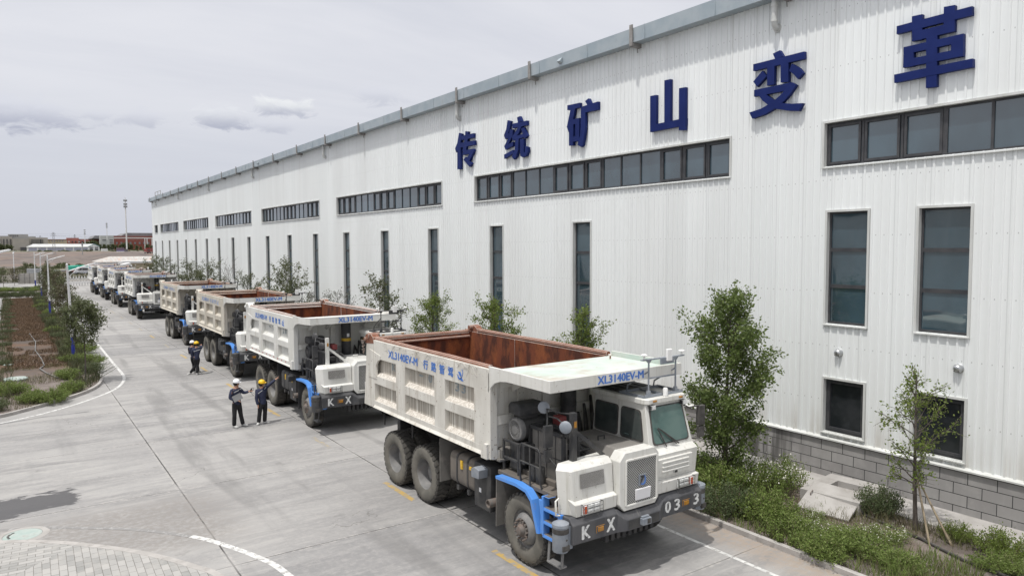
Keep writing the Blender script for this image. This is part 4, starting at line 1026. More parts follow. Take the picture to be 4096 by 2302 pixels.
CHARS = {
 'chuan': [[(31.39,12.37),(31.12,12.29),(31.25,11.84),(31.56,11.55),(31.68,11.42),(31.8,11.63),(31.57,11.88)],[(31.56,11.83),(31.25,11.86),(31.25,10.54),(31.59,10.57)],[(30.78,12.37),(30.5,12.32),(30.58,11.92),(30.74,11.4),(31.08,11.42),(30.8,12.15)],[(31.16,12.19),(29.99,12.17),(30.0,11.96),(31.17,11.98)],[(31.3,11.85),(29.91,11.81),(29.91,11.6),(31.3,11.62)],[(30.98,11.44),(30.02,11.43),(29.97,11.32),(30.08,11.21),(31.09,11.23)],[(29.97,11.34),(30.41,10.87),(30.66,11.02),(30.3,11.3)],[(30.8,11.1),(30.19,10.73),(30.4,10.58),(30.97,10.98)]],
 'tong': [[(27.09,12.38),(26.83,12.3),(26.96,11.91),(27.12,11.73),(27.39,11.74),(27.21,11.98)],[(27.39,11.75),(26.98,11.79),(27.04,11.58),(27.29,11.55)],[(26.9,11.95),(26.67,11.91),(26.71,11.63),(27.04,11.3),(27.37,11.24),(27.04,11.55)],[(27.37,11.24),(26.67,11.36),(26.68,11.18),(27.27,11.07)],[(27.38,10.86),(26.66,11.0),(26.64,10.85),(27.36,10.67)],[(26.35,12.39),(26.14,12.42),(25.99,12.18),(26.27,12.16)],[(26.72,12.16),(25.59,12.15),(25.59,11.95),(26.71,11.96)],[(26.2,11.98),(25.99,11.97),(26.27,11.64),(26.6,11.53),(26.71,11.6)],[(26.74,11.59),(25.77,11.61),(25.67,11.46),(26.68,11.42)],[(26.03,11.84),(25.85,11.9),(25.56,11.49),(25.77,11.39)],[(26.46,11.45),(26.22,11.44),(26.25,10.96),(26.44,10.64),(26.58,10.56),(26.76,10.7),(26.52,10.99)],[(26.12,11.41),(25.83,11.39),(25.83,10.76),(26.1,10.7)],[(26.1,10.79),(25.52,10.79),(25.67,10.61),(25.93,10.59),(26.1,10.68)],[(25.72,11.06),(25.52,11.0),(25.53,10.76),(25.74,10.75)]],
 'kuang': [[(22.83,12.36),(22.04,12.34),(22.04,12.15),(22.83,12.17)],[(22.62,12.18),(22.34,12.17),(22.47,11.77),(22.72,11.24),(22.86,11.5)],[(22.72,11.75),(22.45,11.75),(22.46,10.71),(22.72,10.73)],[(22.72,11.75),(22.08,11.75),(22.08,11.55),(22.72,11.55)],[(22.32,11.75),(22.08,11.75),(22.09,10.85),(22.32,10.86)],[(22.61,11.07),(22.08,11.05),(22.09,10.85),(22.6,10.86)],[(21.73,12.35),(21.52,12.42),(21.37,12.18),(21.58,12.16)],[(21.97,12.16),(20.97,12.21),(20.97,11.9),(21.97,11.91)],[(21.97,12.16),(21.71,12.12),(21.71,11.3),(21.85,10.66),(21.95,10.59),(22.18,10.7),(22.02,11.07),(21.98,11.42)]],
 'shan': [[(18.23,11.95),(17.94,11.94),(17.94,10.7),(18.22,10.69)],[(18.22,10.93),(16.59,10.95),(16.59,10.71),(18.22,10.69)],[(17.56,12.37),(17.28,12.36),(17.27,10.77),(17.54,10.78)],[(16.89,11.98),(16.61,11.97),(16.6,10.55),(16.88,10.58)]],
 'bian': [[(13.26,12.34),(13.03,12.39),(12.91,12.19),(13.18,12.17)],[(13.94,12.17),(12.23,12.18),(12.22,11.97),(13.94,11.97)],[(13.45,12.02),(13.2,12.01),(13.2,11.43),(13.44,11.44)],[(12.99,11.98),(12.73,11.98),(12.72,11.42),(12.98,11.45)],[(13.61,11.91),(13.47,11.72),(13.79,11.47),(13.93,11.65)],[(12.62,11.92),(12.39,11.76),(12.25,11.58),(12.41,11.44),(12.56,11.61),(12.7,11.73)],[(13.89,11.39),(12.62,11.39),(12.46,11.28),(12.57,11.18),(13.89,11.19)],[(12.85,11.18),(12.46,11.28),(12.67,11.04),(12.91,10.85)],[(12.85,11.18),(12.91,10.85),(13.17,10.72),(13.37,10.87),(13.18,10.96),(12.98,11.08)],[(13.18,10.96),(13.0,10.85),(13.17,10.72),(13.5,10.6),(13.94,10.54),(14.05,10.74),(13.64,10.79),(13.4,10.87)],[(13.71,11.19),(13.47,11.19),(13.18,10.96),(13.24,10.77),(13.41,10.88),(13.59,11.03)],[(13.24,11.0),(12.9,10.84),(12.59,10.77),(12.24,10.73),(12.36,10.53),(12.71,10.59),(13.17,10.72)]],
 'ge': [[(9.26,12.39),(9.01,12.38),(9.0,11.76),(9.24,11.77)],[(8.51,12.42),(8.26,12.4),(8.25,11.78),(8.5,11.78)],[(9.63,12.24),(7.88,12.27),(7.88,12.06),(9.63,12.04)],[(9.24,11.99),(8.26,12.0),(8.25,11.78),(9.24,11.77)],[(8.9,11.88),(8.64,11.89),(8.62,10.54),(8.87,10.55)],[(9.44,11.67),(8.05,11.68),(8.05,11.49),(9.44,11.49)],[(9.44,11.35),(8.04,11.34),(8.04,11.15),(9.44,11.16)],[(9.44,11.67),(9.2,11.67),(9.18,11.15),(9.44,11.16)],[(8.32,11.67),(8.05,11.68),(8.04,11.15),(8.31,11.16)],[(9.66,11.03),(7.83,11.05),(7.82,10.85),(9.65,10.82)]],
}

order = (('chuan', 'blue character 传 at the far left end of the wall lettering'), ('tong', 'blue character 统 on the hall wall, beside 传'),
         ('kuang', 'blue character 矿 on the hall wall, between 统 and 山'), ('shan', 'blue character 山 of three upright strokes on the hall wall'),
         ('bian', 'blue character 变 on the hall wall, under the nearest downpipe'), ('ge', 'blue character 革, nearest and highest in view on the hall wall'))
for nm, lb in order:
    mb = MB()
    for i, p in enumerate(CHARS[nm]): mb.prism(p, W - 0.16 - 0.0012 * i, W - 0.04, 'x')
    for p in CHARS[nm]:
        cy = sum(q[0] for q in p) / len(p); cz = sum(q[1] for q in p) / len(p); mb.box(W - 0.045, W - 0.0, cy - 0.02, cy + 0.02, cz - 0.02, cz + 0.02)
    tag(mb.build('sign_character', M['sign_blue'], None), lb, 'sign', 'blue characters on the hall wall')

opp = empty('opposite_hall', (-14, 50, 0), 'white hall across the yard, seen only as a reflection in the windows', 'hall')
M['opp'] = material('opposite hall cladding', (0.66, 0.68, 0.68), (0.58, 0.60, 0.60), 1.2, (1, 1, 0.1), rough=0.6)
def op_(name, mb, m):
    o = mb.build(name, m, opp); o.location = (14, -50, 0)
o_ = MB(); y = -20.0
while y < 120: o_.box(-14.0, -13.96, y, y + 0.05, 0, 12.3); y += 0.6
o_.box(-30, -14, -20, 120, 0, 12.3); op_('wall', o_, M['opp'])
op_('roof_edge', MB().box(-30.2, -13.6, -20.2, 120.2, 12.3, 12.7), M['gutter'])
for y in np.arange(-12, 116, 18.0):
    op_('strip_window', MB().box(-13.99, -13.94, y, y + 14, 8.9, 10.1), M['glass_dirty'])
    for q in (1.0, 7.0, 13.0): op_('tall_window', MB().box(-13.99, -13.94, y + q, y + q + 1.1, 1.2, 7.4), M['glass_dirty'])

# ================================================================ ground
def concrete():
    m = bpy.data.materials.new('yard concrete'); m.use_nodes = True
    t = N(m.node_tree); b = m.node_tree.nodes['Principled BSDF']
    P0 = t.coords(); x, y, z = t.xyz(P0)
    n1 = t.noise(t.coords((0.22, 1.0, 1)), 0.9, 6, 0.6, 0.5)
    n2 = t.noise(P0, 0.22, 4, 0.55)
    n3 = t.noise(P0, 7.0, 6, 0.7)
    c = t.mix(t.ramp(n1, 0.33, 0.66), (0.175, 0.174, 0.177), (0.325, 0.32, 0.314))
    c = t.mix(t.ramp(t.noise(t.coords((0.35, 1.6, 1)), 2.6, 6, 0.68, 0.4), 0.46, 0.66, 0, 0.5), c, (0.40, 0.385, 0.37))
    c = t.mix(t.ramp(n2, 0.38, 0.66, 0, 0.6), c, (0.235, 0.232, 0.234))
    c = t.mix(t.ramp(n3, 0.42, 0.7, 0, 0.35), c, (0.39, 0.375, 0.36))
    c = t.mix(t.ramp(t.noise(t.coords((1, 0.10, 1)), 1.1, 4, 0.55), 0.52, 0.72, 0, 0.35), c, (0.145, 0.145, 0.148))
    # slab tone: each cast bay a little different
    vx = t.math('FLOOR', t.math('DIVIDE', t.math('SUBTRACT', x, 3.62), 5.3)); vy = t.math('FLOOR', t.math('DIVIDE', t.math('SUBTRACT', y, 21.25), 5.8))
    wn = t.new('ShaderNodeTexWhiteNoise', noise_dimensions='2D'); t.link(t.comb(vx, vy, 0.0), wn.inputs[0])
    c = t.mix(t.math('MULTIPLY', wn.outputs[0], 0.38), c, (0.37, 0.358, 0.345))
    for tx in (5.1, 7.0, 10.0):
        trk = t.ramp(t.math('ABSOLUTE', t.math('SUBTRACT', t.math('ADD', x, t.math('MULTIPLY', t.math('SUBTRACT', t.noise(t.coords((1, 0.12, 1)), 0.5, 2), 0.5), 3.0)), tx)), 0.12, 0.42, 1.0, 0.0)
        c = t.mix(t.math('MULTIPLY', trk, t.ramp(t.noise(t.coords((1, 0.2, 1)), 0.8, 5, 0.65), 0.42, 0.62, 0, 0.5)), c, (0.15, 0.148, 0.146))
    oil = t.noise(P0, 0.85, 5, 0.6)
    c = t.mix(t.ramp(oil, 0.64, 0.74, 0, 0.5), c, (0.12, 0.118, 0.115))
    grit = t.noise(P0, 30.0, 2, 0.5)
    c = t.mix(t.ramp(grit, 0.66, 0.72, 0, 0.4), c, (0.11, 0.105, 0.10))
    wob = t.math('MULTIPLY', t.math('SUBTRACT', t.noise(P0, 2.5, 4), 0.5), 0.025)
    def line(v, pos, per, wdt):
        d = t.math('ABSOLUTE', t.math('SUBTRACT', t.math('FRACT', t.math('ADD', t.math('DIVIDE', t.math('SUBTRACT', t.math('ADD', v, wob), pos), per), 0.5)), 0.5))
        return t.math('LESS_THAN', t.math('MULTIPLY', d, per), wdt)
    j = t.math('MAXIMUM', line(y, 21.25, 5.8, 0.012), line(x, 3.62, 5.3, 0.018))
    jn = t.ramp(t.noise(P0, 0.6, 3), 0.35, 0.6, 0.35, 0.95)
    c = t.mix(t.math('MULTIPLY', j, jn), c, (0.055, 0.052, 0.05))
    halo = t.math('MAXIMUM', line(y, 21.25, 5.8, 0.07), line(x, 3.62, 5.3, 0.08))
    c = t.mix(t.math('MULTIPLY', t.math('MULTIPLY', halo, t.math('SUBTRACT', 1.0, j)), t.ramp(n3, 0.45, 0.62, 0, 0.45)), c, (0.44, 0.42, 0.40))
    # worn grey lane where the kerb line curves
    def box(v, a, b, s): return t.math('MULTIPLY', t.ramp(v, a - s, a + s), t.ramp(v, b - s, b + s, 1.0, 0.0))
    zone = t.math('MULTIPLY', box(x, -3.0, 4.3, 0.8), box(y, 17.0, 20.6, 0.7))
    c = t.mix(t.math('MULTIPLY', zone, t.ramp(n3, 0.40, 0.58, 0.25, 0.75)), c, (0.205, 0.19, 0.178))
    # spilled water
    wy = t.math('SUBTRACT', y, 22.35)
    wz = t.math('MULTIPLY', box(t.math('ADD', x, t.math('MULTIPLY', n3, 0.3)), -6.0, 1.45, 0.4), box(t.math('ADD', wy, t.math('MULTIPLY', t.math('SUBTRACT', t.noise(t.coords((0.6, 1.6, 1)), 1.6, 4, 0.6), 0.5), 2.4)), -0.75, 0.72, 0.2))
    wet = t.ramp(t.math('ADD', wz, t.math('MULTIPLY', t.math('SUBTRACT', t.noise(t.coords((0.7, 2.2, 1)), 2.6, 6, 0.68), 0.5), 1.7)), 0.55, 0.66)
    c = t.mix(t.math('MULTIPLY', wet, 0.9), c, (0.045, 0.042, 0.041))
    # cracks
    vo = t.new('ShaderNodeTexVoronoi', feature='DISTANCE_TO_EDGE'); vo.inputs['Scale'].default_value = 0.16
    wv = t.new('ShaderNodeVectorMath', operation='ADD'); t.link(P0, wv.inputs[0])
    nn = t.new('ShaderNodeTexNoise'); t.link(P0, nn.inputs['Vector']); nn.inputs['Scale'].default_value = 1.3; nn.inputs['Detail'].default_value = 4
    t.link(nn.outputs[1], wv.inputs[1]); t.link(wv.outputs[0], vo.inputs['Vector'])
    cr = t.math('MULTIPLY', t.math('LESS_THAN', vo.outputs[0], 0.0016), t.ramp(t.noise(P0, 0.25, 2), 0.54, 0.62, 0.0, 0.55))
    c = t.mix(cr, c, (0.11, 0.105, 0.10))
    # dust washed out by the planting strip
    dst = t.math('MULTIPLY', box(x, 12.9, 14.0, 0.5), t.ramp(n3, 0.35, 0.6, 0.2, 0.8))
    c = t.mix(dst, c, (0.31, 0.25, 0.20))
    t.put(b.inputs['Base Color'], c)
    t.put(b.inputs['Roughness'], t.math('SUBTRACT', 0.88, t.math('MULTIPLY', wet, 0.5)))
    bn = t.new('ShaderNodeBump'); bn.inputs['Strength'].default_value = 0.25; bn.inputs['Distance'].default_value = 0.01
    t.link(n3, bn.inputs['Height']); t.link(bn.outputs[0], b.inputs['Normal'])
    return m


def earth():
    m = bpy.data.materials.new('bare earth'); m.use_nodes = True
    t = N(m.node_tree); b = m.node_tree.nodes['Principled BSDF']
    P0 = t.coords(); x, y, z = t.xyz(P0)
    a = t.noise(t.coords((0.35, 1, 1)), 0.014, 6, 0.65); d = t.noise(P0, 0.11, 6, 0.7); e = t.noise(t.coords((0.25, 1, 1)), 0.05, 5, 0.6)
    c = t.mix(t.ramp(d, 0.35, 0.65), (0.105, 0.086, 0.080), (0.16, 0.130, 0.117))
    c = t.mix(t.ramp(a, 0.45, 0.62, 0, 0.6), c, (0.20, 0.135, 0.10))
    c = t.mix(t.ramp(e, 0.55, 0.68, 0, 0.6), c, (0.09, 0.083, 0.08))
    gr = t.math('MULTIPLY', t.ramp(y, 240.0, 330.0, 0.85, 0.06), t.ramp(d, 0.42, 0.56))
    far = t.ramp(y, 700.0, 800.0, 0.0, 0.9)
    c = t.mix(t.math('MAXIMUM', gr, far), c, t.mix(t.ramp(e, 0.4, 0.6), (0.105, 0.115, 0.075), (0.15, 0.14, 0.095)))
    pale = t.math('MULTIPLY', t.ramp(y, 170.0, 215.0, 1.0, 0.0), 0.5)
    c = t.mix(t.math('MULTIPLY', pale, t.ramp(e, 0.4, 0.6, 0.3, 1.0)), c, (0.30, 0.275, 0.26))
    t.put(b.inputs['Base Color'], c); b.inputs['Roughness'].default_value = 0.95
    return m


M['concrete'] = concrete(); M['earth'] = earth()
structure('ground', MB().face([(-9000, -6000, -0.9), (9000, -6000, -0.9), (9000, 12000, -0.9), (-9000, 12000, -0.9)]), M['earth'])
structure('concrete_yard', MB().face([(-90, -60, 0), (120, -60, 0), (120, 166, 0), (-90, 166, 0)]), M['concrete'])
# rough land beyond the yard, rising gently
rs = np.random.RandomState(3)
gy = np.concatenate([np.arange(160, 330, 3.0), np.arange(330, 640, 5.0), np.arange(640, 1100, 18.0), np.geomspace(1100, 9000, 22)])
gu = np.linspace(-1, 1, 141)
def vnoise(x, y, s, seed):
    x, y = x / s, y / s; xi, yi = np.floor(x).astype(int), np.floor(y).astype(int); fx, fy = x - xi, y - yi
    fx, fy = fx * fx * (3 - 2 * fx), fy * fy * (3 - 2 * fy)
    def h(i, j):
        v = np.sin(i * 127.1 + j * 311.7 + seed * 74.7) * 43758.5453; return v - np.floor(v)
    return (h(xi, yi) * (1 - fx) + h(xi + 1, yi) * fx) * (1 - fy) + (h(xi, yi + 1) * (1 - fx) + h(xi + 1, yi + 1) * fx) * fy
GX = np.stack([(yv * 0.07 + gu * (60 + yv * 0.33)) for yv in gy]); GY = np.repeat(gy[:, None], len(gu), 1)
sm = lambda v, a, b: np.clip((v - a) / (b - a), 0, 1) ** 2 * (3 - 2 * np.clip((v - a) / (b - a), 0, 1))
def land(x, y):
    z = 3.2 * sm(y, 300, 840) - 0.06
    rough = sm(y, 166, 200) * (1 - sm(y, 640, 760))
    z = z + rough * ((vnoise(x, y, 14, 1) - 0.5) * 0.9 + (vnoise(x, y, 5, 2) - 0.5) * 0.5)
    z = z + 1.6 * np.exp(-((y - (395 + 12 * np.sin(x * 0.03))) / 10) ** 2) * sm(x, -40, 20) * (0.6 + 0.8 * vnoise(x, y, 9, 5))
    z = z + 2.4 * np.exp(-((x - 47) / 13) ** 2 - ((y - 410) / 20) ** 2) + 1.0 * np.exp(-((y - 505) / 12) ** 2)
    return z
GZ = land(GX, GY)
nr, nc = GX.shape
idx = np.arange(nr * nc).reshape(nr, nc)
me = bpy.data.meshes.new('rough_land')
me.from_pydata(np.stack([GX, GY, GZ], -1).reshape(-1, 3).tolist(), [], np.stack([idx[:-1, :-1], idx[:-1, 1:], idx[1:, 1:], idx[1:, :-1]], -1).reshape(-1, 4).tolist())
me.materials.append(M['earth']); me.polygons.foreach_set('use_smooth', [True] * len(me.polygons))
tag(link('rough_land', me), kind='structure')

M['line_white'] = material('white road paint', (0.62, 0.62, 0.61), (0.50, 0.50, 0.49), 5, rough=0.8, speck=((0.30, 0.29, 0.28), 9, 0.54, 0.9))
M['line_worn'] = material('worn white road paint', (0.33, 0.325, 0.32), (0.27, 0.265, 0.26), 5, rough=0.85, speck=((0.235, 0.23, 0.227), 7, 0.44, 1.0))
M['line_yellow'] = material('worn yellow road paint', (0.46, 0.31, 0.09), (0.38, 0.29, 0.15), 4, rough=0.8, speck=((0.27, 0.26, 0.25), 6, 0.52, 0.9))
M['line_yellow_worn'] = material('faint yellow road paint', (0.36, 0.30, 0.20), (0.31, 0.285, 0.25), 4, rough=0.85, speck=((0.28, 0.27, 0.26), 6, 0.47, 1.0))
M['kerb'] = material('concrete kerb', (0.34, 0.325, 0.31), (0.42, 0.40, 0.385), 2.5, rough=0.9, dirt=(0.20, 0.185, 0.17), dscale=4, dlo=0.52, dhi=0.72, damt=0.6, bump=0.2)

def smooth_path(p, n=6):
    p = [np.array(q, float) for q in p]; o = []
    for i in range(len(p) - 1):
        a, b, c, d = p[max(i - 1, 0)], p[i], p[i + 1], p[min(i + 2, len(p) - 1)]
        for j in range(n):
            t = j / n
            o.append(0.5 * ((2 * b) + (c - a) * t + (2 * a - 5 * b + 4 * c - d) * t * t + (3 * b - a - 3 * c + d) * t ** 3))
    return o + [p[-1]]
def ribbon(p, a, b, z):
    mb = MB(); p = [np.array(q) for q in p]; L, Rr = [], []
    for i, q in enumerate(p):
        d = p[min(i + 1, len(p) - 1)] - p[max(i - 1, 0)]; d = d / np.linalg.norm(d); nn = np.array([d[1], -d[0]])
        L.append(q + nn * a); Rr.append(q + nn * b)
    for i in range(len(p) - 1): mb.face([(*L[i], z), (*Rr[i], z), (*Rr[i + 1], z), (*L[i + 1], z)])
    return mb, L, Rr
def kerb(name, p, wdt, h, joint=0.0):
    mb, L, Rr = ribbon(p, 0, wdt, 0); mb = MB()
    for i in range(len(p) - 1):
        mb.hexa([(*L[i], -0.02), (*Rr[i], -0.02), (*Rr[i + 1], -0.02), (*L[i + 1], -0.02)], [(*L[i], h), (*Rr[i], h), (*Rr[i + 1], h), (*L[i + 1], h)])
    return structure(name, mb, M['kerb'], bevel=0.0)

lp = smooth_path([(-14, 31.2), (-6, 32.0), (-2.5, 32.75), (-0.55, 33.4), (0.32, 33.95), (1.1, 34.55), (2.3, 35.85), (3.63, 37.85), (4.3, 39.75), (4.6, 41.6), (4.66, 43.5), (4.68, 48), (4.75, 56), (4.8, 64), (4.85, 80), (4.9, 112)])
structure('road_marking', ribbon(lp, -0.07, 0.07, 0.004)[0], M['line_white'])
structure('road_marking', ribbon(smooth_path([(3.2, 17.62), (3.54, 17.05), (4.16, 15.56), (4.43, 14.28), (4.6, 11)]), -0.075, 0.075, 0.004)[0], M['line_white'])
structure('road_marking', ribbon(smooth_path([(-1.0, 20.9), (0.02, 20.44), (0.69, 20.06), (2.21, 18.82), (3.2, 17.62)]), -0.07, 0.07, 0.004)[0], M['line_worn'])
structure('road_marking', ribbon([(12.5, -4), (12.5, 12), (12.48, 60), (12.5, 128)], -0.05, 0.05, 0.004)[0], M['line_white'])
for y0, y1, m in ((11.0, 12.9, 'line_yellow'), (16.7, 18.5, 'line_yellow'), (22.8, 24.4, 'line_yellow_worn'), (28.3, 29.9, 'line_yellow'), (35.2, 36.6, 'line_yellow'), (40.9, 42.5, 'line_yellow'), (46.4, 48.2, 'line_yellow'), (52.2, 54, 'line_yellow_worn'), (58.3, 60.2, 'line_yellow'), (64, 66, 'line_yellow_worn'), (70, 72, 'line_yellow_worn'), (76, 78, 'line_yellow_worn'), (82, 88, 'line_yellow_worn')):
    structure('road_marking', ribbon([(8.5, y0), (8.5, y1)], -0.075, 0.075, 0.004)[0], M[m])
# left planting bed
kp = smooth_path([(-14, 32.4), (-6, 33.2), (-2.2, 33.75), (-0.56, 34.43), (0.13, 35.0), (0.84, 35.7), (1.94, 36.9), (2.78, 38.15), (3.34, 39.6), (3.62, 41.2), (3.69, 43), (3.70, 50), (3.72, 70), (3.75, 114)])
kerb('kerb', kp, -0.13, 0.13)


def soilmat(name, a, b, c, d):
    m = bpy.data.materials.new(name); m.use_nodes = True
    t = N(m.node_tree); bs = m.node_tree.nodes['Principled BSDF']
    n1, n2, n3 = t.noise(t.coords(), 0.35, 5, 0.6), t.noise(t.coords(), 2.2, 6, 0.7), t.noise(t.coords(), 14, 5, 0.7)
    c1 = t.mix(t.ramp(n1, 0.4, 0.62), a, b); c1 = t.mix(t.ramp(n2, 0.45, 0.62, 0, 0.7), c1, c); c1 = t.mix(t.ramp(n3, 0.5, 0.7, 0, 0.6), c1, d)
    t.put(bs.inputs['Base Color'], c1); bs.inputs['Roughness'].default_value = 0.97
    bn = t.new('ShaderNodeBump'); bn.inputs['Strength'].default_value = 0.6; bn.inputs['Distance'].default_value = 0.05
    t.link(n3, bn.inputs['Height']); t.link(bn.outputs[0], bs.inputs['Normal'])
    return m


M['soil'] = soilmat('planting soil', (0.17, 0.135, 0.115), (0.115, 0.095, 0.085), (0.24, 0.21, 0.19), (0.09, 0.075, 0.06))
def left_soil():
    m = bpy.data.materials.new('left bed soil'); m.use_nodes = True
    t = N(m.node_tree); bs = m.node_tree.nodes['Principled BSDF']; x, y, z = t.xyz(t.coords())
    n1, n2, n3 = t.noise(t.coords(), 0.4, 5, 0.6), t.noise(t.coords(), 1.8, 6, 0.7), t.noise(t.coords(), 12, 5, 0.7)
    a = t.mix(t.ramp(n2, 0.4, 0.62), (0.20, 0.17, 0.155), (0.135, 0.11, 0.10)); b = t.mix(t.ramp(n1, 0.38, 0.6), (0.125, 0.075, 0.048), (0.085, 0.068, 0.058))
    c = t.mix(t.ramp(t.math('ADD', y, t.math('MULTIPLY', n1, 8.0)), 45.0, 52.0), a, b)
    t.put(bs.inputs['Base Color'], t.mix(t.ramp(n3, 0.5, 0.7, 0, 0.55), c, (0.08, 0.066, 0.055))); bs.inputs['Roughness'].default_value = 0.97
    return m
M['soil_left'] = left_soil()
inn = ribbon(kp, 0, -0.13, 0)[2]
bedp = [(float(q[0]), float(q[1])) for q in inn] + [(-0.95, 114.0), (-0.9, 60.0), (-0.95, 50.0), (-14, 50.0)]
mb = MB().face([(x, y, 0.075) for x, y in bedp])
structure('planting_bed', mb, M['soil_left'])
kerb('kerb', [(-1.1, 131), (4.2, 127)], -0.15, 0.14)
structure('planting_bed', MB().face([(-8, 131.4, 0.06), (4.1, 127.3, 0.06), (4.3, 142, 0.06), (-8, 146, 0.06)]), M['soil'])
kerb('kerb', [(4.4, 128), (4.4, 141)], -0.12, 0.13)
# right planting bed with kerb, apron
kerb('kerb', [(13.62, -20), (13.62, 40), (13.66, 128)], 0.13, 0.12)
structure('planting_bed', MB().face([(13.75, -20, 0.07), (17.55, -20, 0.07), (17.55, 128, 0.07), (13.79, 128, 0.07)]), M['soil'])
M['apron'] = material('pale apron concrete', (0.40, 0.385, 0.37), (0.33, 0.315, 0.30), 1.5, rough=0.9, dirt=(0.24, 0.22, 0.20), dscale=2.5, dlo=0.55, dhi=0.75, damt=0.6, bump=0.2)
ap = MB(); y = -20.0
while y < 127: ap.box(17.55, W - 0.04, y, y + 5.96, -0.1, 0.11); y += 6.0
structure('apron_path', ap, M['apron'])


def pavermat(name, rot):
    m = bpy.data.materials.new(name); m.use_nodes = True
    t = N(m.node_tree); b = m.node_tree.nodes['Principled BSDF']
    br = t.new('ShaderNodeTexBrick'); t.link(t.coords(rot=(0, 0, rot)), br.inputs[0])
    br.inputs['Scale'].default_value = 1.0; br.inputs['Brick Width'].default_value = 0.30; br.inputs['Row Height'].default_value = 0.148
    br.inputs['Mortar Size'].default_value = 0.006; br.inputs['Color1'].default_value = (0.25, 0.25, 0.243, 1); br.inputs['Color2'].default_value = (0.38, 0.372, 0.36, 1); br.inputs['Mortar'].default_value = (0.13, 0.122, 0.112, 1)
    n = t.noise(t.coords(), 2.0, 5, 0.65)
    t.put(b.inputs['Base Color'], t.mix(t.ramp(n, 0.4, 0.68, 0, 0.5), br.outputs[0], (0.40, 0.385, 0.365)))
    b.inputs['Roughness'].default_value = 0.9
    bn = t.new('ShaderNodeBump'); bn.inputs['Strength'].default_value = 0.4; bn.inputs['Distance'].default_value = 0.008; bn.invert = True
    t.link(br.outputs[1], bn.inputs['Height']); t.link(bn.outputs[0], b.inputs['Normal'])
    return m


pk = smooth_path([(-4.5, 20.6), (-2.0, 20.3), (-0.43, 19.86), (0.54, 19.19), (1.29, 18.43), (1.93, 17.66), (2.49, 16.83), (2.99, 15.9), (3.34, 15.06), (3.6, 13.0), (3.65, 8)])
kb, L, Rr = ribbon(pk, 0, 0.16, 0)
mb = MB(); dist = 0
for i in range(len(pk) - 1):
    mb.hexa([(*L[i], -0.02), (*Rr[i], -0.02), (*Rr[i + 1], -0.02), (*L[i + 1], -0.02)], [(*L[i], 0.022), (*Rr[i], 0.022), (*Rr[i + 1], 0.022), (*L[i + 1], 0.022)])
structure('plaza_kerb', mb, M['kerb'])
inner = [(float(q[0]), float(q[1])) for q in Rr]
split = 0.88
A_ = [q for q in inner if q[0] < split]; B_ = [q for q in inner if q[0] >= split]
mb = MB().face([(x, y, 0.018) for x, y in A_] + [(x, y, 0.018) for x, y in (B_[0], (-3.0, 14.83), (-8, 10), (-8, 20.4))]); structure('paved_plaza', mb, pavermat('pavers laid lengthwise', R(3)))
mb = MB().face([(x, y, 0.018) for x, y in B_] + [(x, y, 0.018) for x, y in ((-8, 8), (-8, 10), (-3.0, 14.83))]); structure('paved_plaza', mb, pavermat('pavers laid across', R(91)))

M['lid_mint'] = material('pale green manhole lid', (0.31, 0.385, 0.36), (0.38, 0.43, 0.405), 4, rough=0.7, dirt=(0.30, 0.29, 0.27), dscale=3, dlo=0.5, dhi=0.7, damt=0.6)
mh = empty('manhole_cover', (0.0, 20.0, 0), 'round pale green manhole lid with dark slots beside the paving', 'manhole')
MB().lathe([(0.0, 0.012), (0.37, 0.012), (0.39, 0.002)], (0, 0, 0), (0, 0, 1), 36).build('lid', M['lid_mint'], mh)
hs = MB()
for a, l in ((2.3, 0.10), (2.7, 0.12), (3.1, 0.1), (3.5, 0.1)):
    cx, cy = 0.28 * math.cos(a), 0.28 * math.sin(a); hs.prism([(cx + l * 0.5 * math.cos(a + 1.57 + q) , cy + l * 0.5 * math.sin(a + 1.57 + q)) for q in (-0.5, 0.5, 2.6, 3.7)], 0.013, 0.015, 'z')
hs.build('slots', M['rubber'], mh)
MB().lathe([(0.40, 0.001), (0.40, 0.006), (0.52, 0.004), (0.54, 0.0)], (0, 0, 0), (0, 0, 1), 36, False).build('mortar_collar', M['apron'], mh)
tag(MB().lathe([(0, 0.006), (0.36, 0.006), (0.38, 0.0)], (10.0, 67.5, 0), (0, 0, 1), 28).build('manhole_cover', M['bracket']), 'dark round manhole cover in the road between the fourth and fifth trucks', 'manhole')
tag(MB().lathe([(0.50, 0.05), (0.52, 0.17), (0.48, 0.21), (0, 0.22)], (0.0, 43.3, 0), (0, 0, 1), 36).build('concrete_disc', M['lid_mint'], smooth=40), 'large pale round concrete lid lying in the left planting bed', 'lid')
tag(MB().lathe([(0.25, 0.05), (0.25, 0.11), (0, 0.12)], (-0.3, 49.3, 0), (0, 0, 1), 28).build('concrete_disc', M['lid_mint'], smooth=40), 'small pale round lid half hidden in the left planting bed', 'lid')

